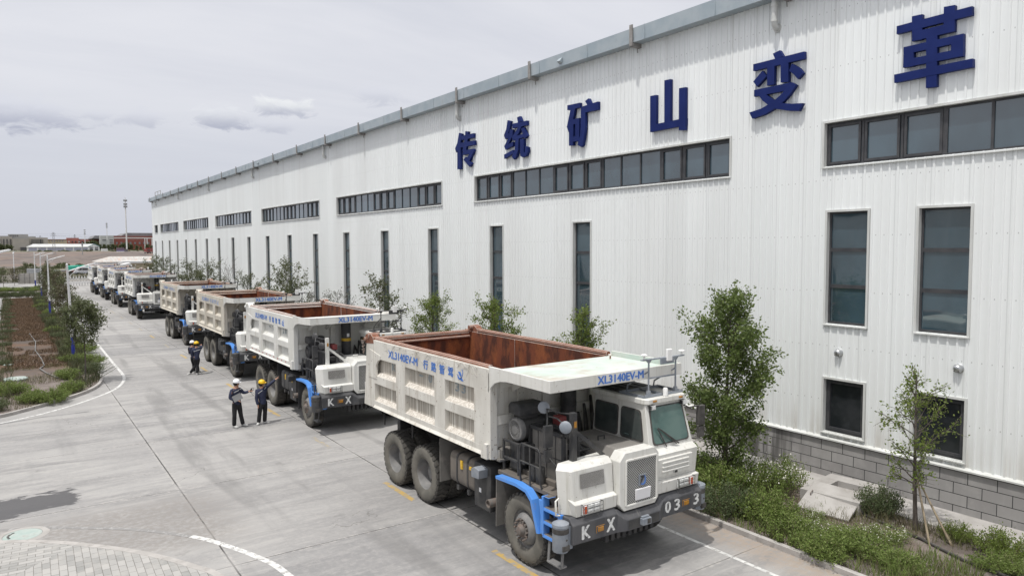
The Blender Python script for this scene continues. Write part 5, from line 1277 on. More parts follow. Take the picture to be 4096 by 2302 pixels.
# valve pit and its lid by the wall
pit = empty('valve_pit', (17.55, 10.05, 0.06), 'square concrete pit with an open hole beside the hall', 'pit')
pm = MB(); ca, sa = math.cos(0.12), math.sin(0.12)
def pr_(x, y): return (x * ca - y * sa, x * sa + y * ca)
for a, b, c, d in ((-0.9, 0.9, 0.35, 0.75), (-0.9, 0.9, -0.75, -0.35), (-0.9, -0.42, -0.35, 0.35), (0.42, 0.9, -0.35, 0.35)):
    q = [pr_(a, c), pr_(b, c), pr_(b, d), pr_(a, d)]; pm.hexa([(*p, -0.1) for p in q], [(*p, 0.34) for p in q])
pm.build('rim', M['apron'], pit)
q = [pr_(-0.42, -0.35), pr_(0.42, -0.35), pr_(0.42, 0.35), pr_(-0.42, 0.35)]
MB().hexa([(*p, -0.15) for p in q], [(*p, -0.03) for p in q]).build('pit_floor', M['soil'], pit)
ld = empty('pit_lid', (16.62, 9.86, 0.27), 'square concrete slab tilted against the open pit', 'slab'); ld.rotation_euler = (R(3), R(-17), 0.2)
MB().box(-0.62, 0.62, -0.62, 0.62, 0, 0.07).build('slab', M['apron'], ld, bevel=0.012)
MB().tube([(-0.05, 0.48, 0.07), (-0.05, 0.48, 0.13), (0.10, 0.48, 0.13), (0.10, 0.48, 0.07)], 0.012, 6).build('lifting_handle', M['hub'], ld)

# ================================================================ plants
M['leaf_big'] = leafmat('elm leaves', (0.090, 0.135, 0.036), (0.155, 0.210, 0.062), (0.24, 0.285, 0.11), 0.42)
M['leaf_dark'] = leafmat('dark elm leaves', (0.078, 0.098, 0.046), (0.125, 0.148, 0.068), (0.195, 0.205, 0.11), 0.42)
M['leaf_bright'] = leafmat('bright elm leaves', (0.11, 0.155, 0.032), (0.175, 0.235, 0.05), (0.26, 0.30, 0.10), 0.4)
M['leaf_brown'] = leafmat('dry olive leaves', (0.07, 0.075, 0.035), (0.10, 0.085, 0.05), (0.14, 0.11, 0.07))
M['leaf_grey'] = leafmat('grey green leaves', (0.10, 0.115, 0.085), (0.15, 0.165, 0.13), (0.2, 0.2, 0.17))
M['leaf_weed'] = leafmat('weed leaves', (0.125, 0.185, 0.046), (0.20, 0.265, 0.072), (0.29, 0.325, 0.13), 0.42)
M['leaf_weed_dark'] = leafmat('blue green weed leaves', (0.078, 0.108, 0.050), (0.115, 0.150, 0.068), (0.185, 0.20, 0.11), 0.35)
M['flower'] = material('small white flowers', (0.72, 0.70, 0.64), rough=0.8)
M['bark'] = material('grey bark', (0.13, 0.11, 0.095), (0.085, 0.07, 0.06), 6, (1, 1, 0.2), rough=0.95, bump=0.5, bscale=30)
M['dry_stem'] = material('dry stems', (0.30, 0.25, 0.18), (0.2, 0.16, 0.11), 5, rough=0.9)
M['grass_dry'] = leafmat('dry brown grass', (0.13, 0.088, 0.058), (0.16, 0.105, 0.065), (0.21, 0.155, 0.10), 0.1)
M['grass_green'] = leafmat('rank green grass', (0.06, 0.07, 0.035), (0.085, 0.095, 0.045), (0.15, 0.14, 0.08), 0.15)
M['grass_straw'] = leafmat('straw and green grass', (0.17, 0.145, 0.085), (0.11, 0.125, 0.05), (0.27, 0.23, 0.15), 0.1)


def quads_mesh(name, V, mat_idx=None, mats=()):
    """V: (n,4,3) array of quads -> mesh data"""
    n = len(V); me = bpy.data.meshes.new(name)
    me.vertices.add(n * 4); me.vertices.foreach_set('co', V.reshape(-1).astype(np.float32))
    me.loops.add(n * 4); me.loops.foreach_set('vertex_index', np.arange(n * 4, dtype=np.int32))
    me.polygons.add(n); me.polygons.foreach_set('loop_start', np.arange(0, n * 4, 4, dtype=np.int32)); me.polygons.foreach_set('loop_total', np.full(n, 4, dtype=np.int32))
    if mat_idx is not None: me.polygons.foreach_set('material_index', mat_idx.astype(np.int32))
    for m in mats: me.materials.append(m)
    me.update(calc_edges=True)
    return me


def leaf_quads(C, Dr, L, Wd, rs):
    """leaf at C, growing along Dr, length L, width Wd"""
    n = len(C)
    d = Dr / (np.linalg.norm(Dr, axis=1, keepdims=True) + 1e-9)
    r = rs.normal(size=(n, 3)); s = np.cross(d, r); s /= np.linalg.norm(s, axis=1, keepdims=True) + 1e-9
    L = (L * rs.uniform(0.6, 1.25, (n, 1))); Wd = L * Wd
    nn = np.cross(d, s)
    mid = C + d * L * 0.5 + nn * L * rs.uniform(-0.12, 0.12, (n, 1))
    return np.stack([C, mid + s * Wd, C + d * L, mid - s * Wd], 1)


def tree_data(h, rad, z0, nleaf, leaf, seed, mat, trunk_r=0.06, nl=26, up=0.9, droop=0.0, spread=0.10, bare=0.0):
    rs = np.random.RandomState(seed); tk = MB()
    wob = rs.uniform(-1, 1, 4) * 0.035 * h
    def axis(t): return np.array([wob[0] * t + wob[2] * math.sin(t * 5) * 0.4, wob[1] * t + wob[3] * math.sin(t * 4) * 0.4, t * h])
    pts = [axis(t) for t in np.linspace(0, 0.97, 9)]
    tk.tube(pts, [trunk_r * (1.25 if i == 0 else 1) * (1 - 0.9 * i / 8) + 0.006 for i in range(9)], 8)
    C, Dv = [], []
    for i in range(nl):
        u = (i + rs.uniform(0, 0.8)) / nl; t = (z0 + (0.95 * h - z0) * u) / h
        az = i * 2.399 + rs.uniform(-0.5, 0.5)
        prf = (math.sin(math.pi * min(1, u * 0.80 + 0.20)) ** 0.8) * rs.uniform(0.6, 1.12)
        ln = max(0.25, rad * prf); base = axis(t)
        upz = up * rs.uniform(0.6, 1.3) * (0.6 + 0.9 * u)
        dirv = np.array([math.cos(az), math.sin(az), upz])
        nseg = 5; p = base.copy(); path = [p.copy()]; dd = dirv / np.linalg.norm(dirv)
        lt = ln * math.sqrt(1 + upz * upz) * 0.86
        for k_ in range(nseg):
            dd = dd + rs.normal(size=3) * 0.13 + np.array([0, 0, 0.06 - droop]); dd /= np.linalg.norm(dd)
            p = p + dd * lt / nseg; path.append(p.copy())
        tk.tube(path, [max(0.005, trunk_r * 0.42 * (1 - u * 0.6) * (1 - j / 5.5)) for j in range(nseg + 1)], 5)
        P = np.array(path)
        for j in range(int(5 + 9 * ln)):
            s = rs.uniform(0.22, 1.0) * nseg; a = int(min(s, nseg - 1)); q = P[a] + (P[a + 1] - P[a]) * (s - a)
            td = (P[a + 1] - P[a]); td = td / np.linalg.norm(td) + rs.normal(size=3) * 0.6; td /= np.linalg.norm(td)
            tl = rs.uniform(0.18, 0.5) * (0.5 + 0.4 * ln)
            e = q + td * tl
            tk.tube([q, e], [0.006, 0.003], 3)
            m = max(3, int(10 * tl / 0.3)); f = rs.uniform(0.1, 1.08, m)
            C.append(q + np.outer(f, e - q)); Dv.append(np.tile(td, (m, 1)))
    C = np.concatenate(C); Dv = np.concatenate(Dv)
    if bare < 1:
        pick = rs.randint(0, len(C), nleaf)
        cc = C[pick] + rs.normal(size=(nleaf, 3)) * spread * 0.6
        dv = Dv[pick] * 0.6 + rs.normal(size=(nleaf, 3)) * 0.7 + np.array([0, 0, -0.1])
        V = leaf_quads(cc, dv, leaf, 0.30, rs)
    else: V = leaf_quads(C[:60], Dv[:60], leaf, 0.3, rs)
    tm = tk.build('trunk', M['bark'], smooth=60); td_ = tm.data; bpy.data.objects.remove(tm)
    return td_, quads_mesh('crown', V, None, [mat])


def tree(data, loc, label, group=None, rz=0.0, sc_=1.0, cat='tree', name='elm_tree'):
    e = empty(name, loc, label, cat, group, rz); e.scale = (sc_,) * 3
    link('trunk', data[0], e); link('crown', data[1], e)
    return e


big = tree_data(5.35, 1.62, 0.45, 20000, 0.09, 11, M['leaf_big'], 0.07, 46, 0.85, spread=0.15)
tree(big, (16.0, 12.6, 0.05), 'tallest leafy green tree, beside the cab of the nearest truck')
sml = tree_data(3.75, 0.98, 0.95, 2200, 0.07, 12, M['leaf_bright'], 0.05, 30, 0.55, spread=0.07)
tree(sml, (17.03, 8.0, 0.05), 'thin young tree with sparse yellow green leaves by the low windows', name='young_tree')
brA = tree_data(4.5, 1.05, 0.7, 5200, 0.082, 13, M['leaf_bright'], 0.05, 30, 1.0, spread=0.10)
brB = tree_data(4.5, 1.5, 0.7, 7600, 0.085, 14, M['leaf_bright'], 0.05, 32, 0.8, spread=0.11)
dkA = tree_data(4.8, 1.75, 0.8, 3000, 0.11, 15, M['leaf_dark'], 0.05, 28, 0.9, spread=0.10)
dkB = tree_data(4.9, 2.2, 0.8, 4000, 0.12, 16, M['leaf_dark'], 0.055, 32, 0.75, spread=0.14)
gry = tree_data(4.2, 1.5, 0.8, 900, 0.10, 17, M['leaf_grey'], 0.04, 26, 0.9, spread=0.08)
bar = tree_data(4.9, 1.7, 0.8, 10, 0.05, 18, M['leaf_grey'], 0.035, 24, 1.2, bare=1.0)
GW = 'street trees planted along the hall wall'
for d, x, y, s, rz, lb in ((brA, 15.7, 18.5, 0.98, 0.4, 'small bright green tree right behind the nearest dump bed, in front of a tall window'),
                           (brB, 15.7, 23.6, 1.0, 1.9, 'bright green bushy tree behind the tail of the nearest truck'),
                           (brB, 15.7, 28.8, 0.97, 4.4, 'bright green spreading tree beside the antenna of the second truck'),
                           (dkA, 15.7, 34.7, 1.02, 0.9, 'dark green open tree behind the bed of the second truck'),
                           (gry, 15.7, 40.3, 0.98, 2.0, 'sparse grey tree behind the tail of the second truck'),
                           (gry, 15.8, 45.2, 0.9, 4.0, 'sparse grey tree between the second and third trucks'),
                           (dkB, 15.7, 50.0, 1.08, 3.3, 'dark green tree with several upright tops behind the third truck'),
                           (dkA, 15.7, 59.5, 0.92, 2.6, 'dark green tree behind the bed of the fourth truck'),
                           (bar, 15.7, 66.0, 1.02, 0.3, 'leafless tree against the wall behind the fourth truck'),
                           (dkB, 15.7, 74.0, 1.0, 5.0, 'broad dark tree left of the leafless one against the wall'),
                           (dkB, 15.6, 82.0, 0.98, 1.0, 'broad dark tree beside the canopy of the fifth truck'),
                           (dkA, 15.7, 98.0, 1.1, 2.0, 'dark tree near the far end of the hall, behind the sixth truck'),
                           (dkB, 15.7, 106.0, 1.02, 0.0, 'dark tree nearest the far corner of the hall')):
    tree(d, (x, y, 0.05), lb, GW, rz, s)
# support stakes of the young tree
for p0, p1, lb in (((16.35, 7.35, 0.0), (16.98, 7.98, 1.35), 'pale wooden stake leaning on the young tree from the left'), ((16.75, 7.05, 0.0), (17.03, 7.9, 1.15), 'pale crooked stake leaning on the young tree from the right')):
    m_ = Vector(p0).lerp(Vector(p1), 0.5) + Vector((0.02, 0.015, 0))
    tag(MB().tube([p0, m_, p1], [0.028, 0.025, 0.02], 7).build('tree_stake', M['dry_stem'], smooth=60), lb, 'stake')

lc = tree_data(4.0, 1.22, 1.85, 6200, 0.10, 21, M['leaf_dark'], 0.035, 40, 0.45, spread=0.13)
tree(lc, (2.85, 41.2, 0.05), 'round dark green tree on a bare stem at the corner of the left bed', rz=0.6)
lbr = tree_data(4.3, 1.15, 1.0, 1700, 0.13, 22, M['leaf_brown'], 0.04, 28, 0.9, spread=0.14)
ldk = tree_data(4.3, 1.25, 1.2, 1900, 0.13, 23, M['leaf_dark'], 0.04, 28, 0.8, spread=0.14)
GL = 'trees in the left planting bed'
for d, x, y, s, rz in ((ldk, 3.45, 57.0, 0.80, 0.0), (lbr, 3.3, 63.0, 0.9, 1.0), (ldk, 3.5, 70.0, 0.95, 2.2), (lbr, 3.4, 78.0, 1.0, 3.0), (ldk, 3.7, 88.0, 1.0, 4.1), (lbr, 3.5, 97.0, 1.0, 5.0), (ldk, 3.6, 107.0, 1.0, 0.7)):
    tree(d, (x, y, 0.05), 'bushy tree in the clump between the lamp posts of the left bed', GL, rz, s)
for x, y, s, d, lb in ((-1.1, 150, 0.78, ldk, 'narrow dark tree at the far left edge beside the black fence'), (0.5, 152, 0.72, lbr, 'dark tree in front of the white camera post'),
                       (2.4, 176, 0.85, ldk, 'round green tree behind the pale screen wall'), (7.2, 205, 0.8, ldk, 'small dark tree by the flatbed trailer'), (22.5, 138, 1.2, ldk, 'small tree poking above the low shed roof')):
    tree(d, (x, y, 0), lb, None, x, s)

# shrubs
def shrub_data(seed, mat, nleaf, leaf, flowers=0, rx=0.8, hz=0.7, stems=40):
    rs = np.random.RandomState(seed); C, Dv, sv = [], [], []
    st = MB()
    for i in range(stems):
        a, r = rs.uniform(0, 6.283), math.sqrt(rs.uniform(0, 1)) * rx
        top = np.array([r * math.cos(a), r * math.sin(a), hz * math.sqrt(max(0.05, 1 - (r / rx) ** 2 * 0.8)) * rs.uniform(0.7, 1.15)])
        base = np.array([top[0] * 0.4, top[1] * 0.4, 0.0]); st.tube([base, base * 0.4 + top * 0.6 + rs.normal(size=3) * 0.03, top], [0.008, 0.006, 0.003], 3)
        m = nleaf // stems; f = rs.uniform(0.15, 1.05, m) ** 0.7
        C.append(base + np.outer(f, top - base) + rs.normal(size=(m, 3)) * 0.07 * rx); Dv.append(np.tile(top - base, (m, 1)) * 0.6 + rs.normal(size=(m, 3)) * 0.5)
    C, Dv = np.concatenate(C), np.concatenate(Dv); C[:, 2] = np.abs(C[:, 2])
    V = leaf_quads(C, Dv, leaf, 0.27, rs); mi = np.zeros(len(V))
    if flowers:
        k_ = rs.choice(np.where(C[:, 2] > hz * 0.45)[0], flowers); F = leaf_quads(C[k_] + np.array([0, 0, 0.05]), rs.normal(size=(flowers, 3)) + [0, 0, 1], 0.035, 0.5, rs)
        V = np.concatenate([V, F]); mi = np.concatenate([mi, np.ones(flowers)])
    o = st.build('stems', M['dry_stem']); d = o.data; bpy.data.objects.remove(o)
    return d, quads_mesh('foliage', V, mi, [mat, M['flower']])
def shrub(data, loc, label, group, rz=0, s=(1, 1, 1), cat='shrub'):
    e = empty('shrub', loc, label, cat, group, rz); e.scale = s if hasattr(s, '__len__') else (s,) * 3
    link('stems', data[0], e); link('foliage', data[1], e); return e
shA = shrub_data(31, M['leaf_weed'], 5200, 0.066, stems=70); shB = shrub_data(32, M['leaf_weed_dark'], 5200, 0.058, stems=80); shC = shrub_data(33, M['leaf_weed'], 4600, 0.052, 330, hz=0.8, stems=70); shD = shrub_data(34, M['leaf_bright'], 4000, 0.06, stems=60)
shE = shrub_data(35, M['leaf_brown'], 3000, 0.07, stems=60)
for x, y, s, d, lb in ((-0.15, 39.3, (1.0, 1.0, 0.85), shA, 'rounded green shrub by the large pale lid'), (0.55, 36.7, (0.9, 0.8, 0.8), shA, 'green shrub overhanging the kerb beside the bend'),
                       (1.35, 36.3, (1.0, 0.7, 0.8), shA, 'widest green shrub spilling over the rounded kerb'), (2.1, 38.3, (0.75, 0.9, 0.8), shA, 'green shrub just inside the rounded kerb corner'),
                       (2.2, 42.5, (0.75, 1.3, 0.75), shA, 'green shrub at the foot of the corner tree'), (3.5, 47.2, (0.7, 1.2, 0.8), shA, 'green shrub leaning over the road kerb near the nearest lamp'),
                       (3.5, 52.6, (0.75, 1.3, 0.9), shA, 'green shrub behind the corner tree at the road edge'), (-0.9, 35.6, (0.9, 0.9, 0.8), shB, 'dull green shrub at the left picture edge')):
    shrub(d, (x, y, 0.05), lb, None, x * 3, s)
rs = np.random.RandomState(8)
for i in range(15):
    y = 44 + i * 4.6; shrub((shB, shA)[i % 2], (rs.uniform(2.6, 3.5), y, 0.03), 'low shrub in the row along the road side of the left bed', 'shrubs along the left bed', i, (rs.uniform(0.5, 0.8), rs.uniform(0.9, 1.5), rs.uniform(0.5, 0.95)))
for i in range(14):
    y = 50 + i * 4.6; shrub(shB, (rs.uniform(-0.9, -0.2), y, 0.03), 'dull shrub on the outer edge of the left bed', 'shrubs on the outer edge of the left bed', i, (rs.uniform(0.4, 0.6), rs.uniform(0.7, 1.2), rs.uniform(0.25, 0.45)))
for i in range(12): shrub(shB, (-1.6 + i * 0.47, 117.5 + rs.uniform(-1, 1), 0), 'grey leafless looking bush in the row across the bed end', 'bushes across the far end of the left bed', i, (0.5, 0.7, rs.uniform(0.9, 1.5)))
for i in range(16): shrub((shA, shB)[i % 2], (-2.6 + (i % 8) * 0.9, 132.5 + (i // 8) * 5 + rs.uniform(-1, 1), 0.05), 'green bush in the strip between the cross kerbs', 'bushes in the far cross strip', i, (0.9, 1.4, rs.uniform(0.5, 0.9)))
GS = 'weeds and shrubs in the bed below the hall wall'
for x, y, s, d, lb in ((16.0, 11.8, (0.9, 0.9, 1.15), shC, 'green weed clump with reddish tips left of the flowering ones'), (16.6, 11.35, (1.0, 1.0, 1.25), shC, 'tallest white flowering bush left of the pit lid'),
                       (15.2, 12.1, (1.1, 1.1, 1.2), shA, 'green undergrowth at the foot of the tallest tree'), (14.75, 10.45, (1.0, 1.0, 1.0), shA, 'green weed clump below the white flowering bush'),
                       (14.3, 11.2, (0.9, 1.1, 1.0), shB, 'dark weed clump beside the truck corner post'), (15.35, 9.75, (0.6, 0.7, 0.4), shC, 'white flowering clump just left of the tilted slab'),
                       (14.3, 9.5, (0.8, 0.9, 0.65), shA, 'green weed clump spilling on the kerb'), (14.9, 8.9, (0.8, 0.8, 0.45), shC, 'white flowering clump in front of the tilted slab'),
                       (17.25, 8.95, (0.75, 0.75, 1.0), shB, 'feathery dark green bush right of the pit'), (14.7, 8.2, (0.9, 0.9, 0.65), shA, 'bright weed clump midway along the near kerb'),
                       (15.9, 8.1, (0.8, 0.7, 0.4), shC, 'low flowering clump left of the young tree'), (14.0, 8.5, (0.7, 0.9, 0.7), shA, 'low weed clump on the kerb edge'),
                       (14.7, 7.2, (0.7, 0.7, 0.45), shA, 'low weed clump nearest the camera along the kerb'), (17.2, 7.2, (0.5, 0.5, 0.6), shD, 'small tuft at the apron edge right of the young tree'),
                       (17.1, 6.2, (0.75, 0.8, 0.8), shD, 'bright tuft in the lower right corner'), (16.3, 6.0, (0.6, 0.7, 0.5), shA, 'low green patch at the bottom right'),
                       (15.9, 12.9, (1.0, 1.0, 1.2), shB, 'tall dark weeds hiding the trunk of the tallest tree'), (15.0, 13.3, (1.0, 1.0, 1.0), shA, 'green weeds behind the front corner of the nearest truck')):
    shrub(d, (x, y, 0.05), lb, None, x * 7 + y, s)


def blades(name, mat, n, area, h, w_, seed, keep=None, z=0.06):
    rs = np.random.RandomState(seed); x = rs.uniform(area[0], area[1], n); y = rs.uniform(area[2], area[3], n)
    if keep is not None: kk = keep(x, y, rs); x, y = x[kk], y[kk]; n = len(x)
    a = rs.uniform(0, 6.283, n); hh = h * rs.uniform(0.4, 1.3, n); ln = rs.uniform(0.1, 0.7, n) * hh; b = rs.uniform(0, 6.283, n)
    P = np.stack([x, y, np.full(n, z)], 1); s = np.stack([np.cos(a), np.sin(a), np.zeros(n)], 1) * w_; tp = P + np.stack([np.cos(b) * ln, np.sin(b) * ln, hh], 1)
    md = P * 0.45 + tp * 0.55 + np.array([0, 0, 0.06]) * hh[:, None]
    V = np.stack([P - s, P + s, md + s * 0.7, md - s * 0.7], 1); V2 = np.stack([md - s * 0.7, md + s * 0.7, tp + s * 0.1, tp - s * 0.1], 1)
    return tag(link(name, quads_mesh(name, np.concatenate([V, V2]), None, [mat])), kind='stuff')
def inbed(x, y, rs): return (y > 34.9 + np.clip(x - 0.1, 0, 3.6) ** 1.9 * 0.55 + 0.3) & (x < 3.55)
blades('dry_grass', M['grass_dry'], 42000, (-0.6, 2.9, 47, 113.5), 0.12, 0.02, 41, lambda x, y, r: inbed(x, y, r) & (vnoise(x, y, 1.6, 3) + vnoise(x, y, 6, 9) + sm(y, 46, 66) * 0.35 > 0.62 + 0.35 * (np.abs(x - 1) > 1.4)))
blades('green_grass', M['grass_green'], 30000, (-1.0, 3.6, 35, 114), 0.55, 0.014, 42, lambda x, y, r: inbed(x, y, r) & ((x > 2.05 + 0.4 * vnoise(x, y, 2.0, 12)) | ((x < -0.1) & (r.uniform(size=len(x)) < 0.3))) & (vnoise(x, y, 1.4, 4) > 0.3))
blades('straw_grass', M['grass_straw'], 9000, (-1.0, 3.5, 35, 52), 0.20, 0.008, 43, lambda x, y, r: inbed(x, y, r) & (vnoise(x, y, 1.2, 6) > 0.45))
blades('weedy_grass', M['grass_straw'], 16000, (13.8, 17.5, 2, 16), 0.24, 0.006, 44, lambda x, y, r: vnoise(x, y, 0.9, 7) > 0.42)
blades('weedy_green', M['leaf_weed'], 11000, (13.75, 17.4, 2, 18), 0.28, 0.008, 45, lambda x, y, r: (vnoise(x, y, 1.1, 8) + 0.35 * sm(16.6 - x, 0, 2) > 0.72))
blades('verge_grass', M['grass_green'], 9000, (13.8, 17.5, 18, 127), 0.4, 0.02, 46)
blades('field_grass', M['grass_green'], 9000, (-12, 30, 166, 260), 0.9, 0.06, 47, lambda x, y, r: vnoise(x, y, 12, 4) > 0.55, 0.0)
# a reed and a twig leaning out over the road
rd_ = MB(); rg = random.Random(2)
for i in range(7):
    a = Vector((3.2 + rg.uniform(-0.2, 0.2), 41.8 + rg.uniform(-1, 1), 0.1)); d = Vector((rg.uniform(0.5, 1.2), rg.uniform(-0.5, 0.3), rg.uniform(0.35, 0.75)))
    rd_.tube([a, a + d * 0.5, a + d], [0.012, 0.01, 0.004], 4)
    for j in range(6):
        q = a + d * (0.4 + 0.1 * j); e = q + Vector((rg.uniform(0, 0.25), rg.uniform(-0.15, 0.15), rg.uniform(-0.05, 0.15))); rd_.bar(q, e, 0.02, 0.004)
tag(rd_.build('reed_clump', M['leaf_weed_dark']), 'thin reeds leaning out over the rounded kerb corner', 'reeds')
hz_ = MB()
hz_.tube([(1.0, 66, 0.12), (1.25, 60, 0.12), (1.1, 55, 0.12), (1.3, 50.5, 0.12), (1.35, 47.6, 0.12), (1.1, 46.3, 0.14), (1.35, 44.6, 0.12), (1.75, 42.6, 0.12)], 0.035, 6)
tag(hz_.build('irrigation_hose', M['rim'], smooth=60), 'grey hose winding through the dry grass of the left bed', 'hose')
hz_ = MB(); hz_.tube([(15.4, 4.0, 0.10), (15.9, 5.2, 0.12), (16.1, 6.6, 0.12), (16.5, 7.6, 0.11), (16.9, 9.2, 0.1)], 0.03, 6)
tag(hz_.build('irrigation_hose', M['rubber'], smooth=60), 'black hose on the soil under the young tree', 'hose')
tag(MB().tube([(2.75, 39.8, 0.0), (2.76, 39.8, 1.05)], 0.022, 8).build('marker_post', M['rubber']), 'thin black post standing by the rounded kerb corner', 'post')

# ================================================================ street lamps
M['lamp_white'] = material('white lamp enamel', (0.76, 0.77, 0.78), (0.70, 0.71, 0.72), 1.0, rough=0.4)
M['lamp_blue'] = material('blue lamp base paint', (0.022, 0.035, 0.27), (0.03, 0.045, 0.30), 2.0, rough=0.45)
def lamp(loc, h, label, lean=0.0):
    e = empty('street_lamp', loc, label, 'street lamp', 'white street lamps along the left bed')
    e.rotation_euler = (0, lean, 0)
    p = MB(); p.mat(0).lathe([(0.085, 1.45), (0.055, h), (0.06, h + 0.02), (0.06, h + 0.08), (0.0, h + 0.12)], (0, 0, 0), (0, 0, 1), 14)
    p.mat(1).lathe([(0.10, 0.0), (0.088, 1.45)], (0, 0, 0), (0, 0, 1), 14); p.box(-0.17, 0.17, -0.17, 0.17, 0, 0.03)
    p.build('pole', [M['lamp_white'], M['lamp_blue']], e, smooth=40)
    a = MB(); a.tube([(0.03, 0, h - 0.35), (1.1, 0, h - 0.02)], 0.04, 8); a.tube([(0.05, 0, h - 0.66), (0.25, 0, h - 0.48), (0.62, 0, h - 0.20)], 0.02, 6)
    a.build('arm', M['lamp_white'], e, smooth=40)
    MB().prism([(1.05, h - 0.07), (1.12, h + 0.03), (1.42, h + 0.09), (1.5, h + 0.07), (1.45, h + 0.03), (1.15, h - 0.06)], -0.09, 0.09, 'y').build('lamp_head', M['lamp_white'], e, bevel=0.012)
lamp((2.87, 49.2, 0), 5.65, 'nearest white street lamp with a blue foot, leaning beside the corner tree', R(-1.7))
lamp((3.05, 84.0, 0), 5.8, 'second white street lamp with a blue foot, above the brown clump', R(-0.5))
lamp((3.23, 112.4, 0), 5.9, 'third white street lamp, standing at the end of the brown bed')
lamp((3.20, 138.8, 0), 5.8, 'farthest white street lamp, in the green cross strip')
lamp((-1.45, 33.0, 0), 6.55, 'white street lamp of which only the arm tip enters the picture at left')
cc = empty('camera_post', (0.58, 180, 0), 'white post with a dome camera on top, left of the lamps', 'camera post')
MB().tube([(0, 0, 0), (0, 0, 5.4)], 0.075, 10).build('post', M['lamp_white'], cc, smooth=60)
MB().lathe([(0.02, 5.35), (0.14, 5.42), (0.15, 5.55), (0.09, 5.7), (0.04, 5.75), (0.04, 5.95), (0.0, 5.96)], (0, 0, 0), (0, 0, 1), 12).build('dome_camera', M['lamp_white'], cc, smooth=50)
MB().box(0, 0.28, -0.05, 0.05, 5.8, 5.9).build('bracket', M['lamp_white'], cc)

# ================================================================ people
M['skin'] = material('skin', (0.46, 0.26, 0.18), (0.42, 0.23, 0.16), 8, rough=0.55)
M['jacket'] = material('navy work jacket', (0.018, 0.023, 0.052), (0.030, 0.036, 0.075), 7, rough=0.85, bump=0.4, bscale=14)
M['trousers'] = material('black trousers', (0.011, 0.011, 0.013), (0.018, 0.018, 0.02), 7, rough=0.9, bump=0.4, bscale=14)
M['helmet_white'] = material('white hard hat', (0.78, 0.79, 0.82), rough=0.3)
M['helmet_yellow'] = material('yellow hard hat', (0.80, 0.50, 0.02), rough=0.3)
M['hair'] = material('black hair', (0.012, 0.011, 0.010), rough=0.6)
M['shoe'] = material('pale sports shoe', (0.58, 0.58, 0.56), (0.36, 0.36, 0.36), 30, rough=0.7)
M['stripe'] = material('reflective tape', (0.62, 0.63, 0.63), rough=0.4)
M['laptop'] = material('grey laptop', (0.20, 0.20, 0.205), (0.23, 0.23, 0.235), 3, rough=0.45)


def skin(name, V, E, mat, parent, root, sub=2):
    names = list(V); me = bpy.data.meshes.new(name)
    me.from_pydata([V[n][0] for n in names], [(names.index(a), names.index(b)) for a, b in E], [])
    o = bpy.data.objects.new(name, me); COL.objects.link(o)
    o.modifiers.new('skin', 'SKIN'); ss = o.modifiers.new('sub', 'SUBSURF'); ss.levels = ss.render_levels = sub
    if not me.skin_vertices: raise RuntimeError('no skin layer')
    for i, n in enumerate(names):
        r = V[n][1]; r = r if hasattr(r, '__len__') else (r, r)
        me.skin_vertices[0].data[i].radius = r; me.skin_vertices[0].data[i].use_root = (n == root)
    bpy.context.view_layer.update()
    nm = bpy.data.meshes.new_from_object(o.evaluated_get(bpy.context.evaluated_depsgraph_get()))
    bpy.data.objects.remove(o); bpy.data.meshes.remove(me)
    nm.name = name; nm.materials.clear(); nm.materials.append(mat); nm.polygons.foreach_set('use_smooth', [True] * len(nm.polygons))
    return link(name, nm, parent)


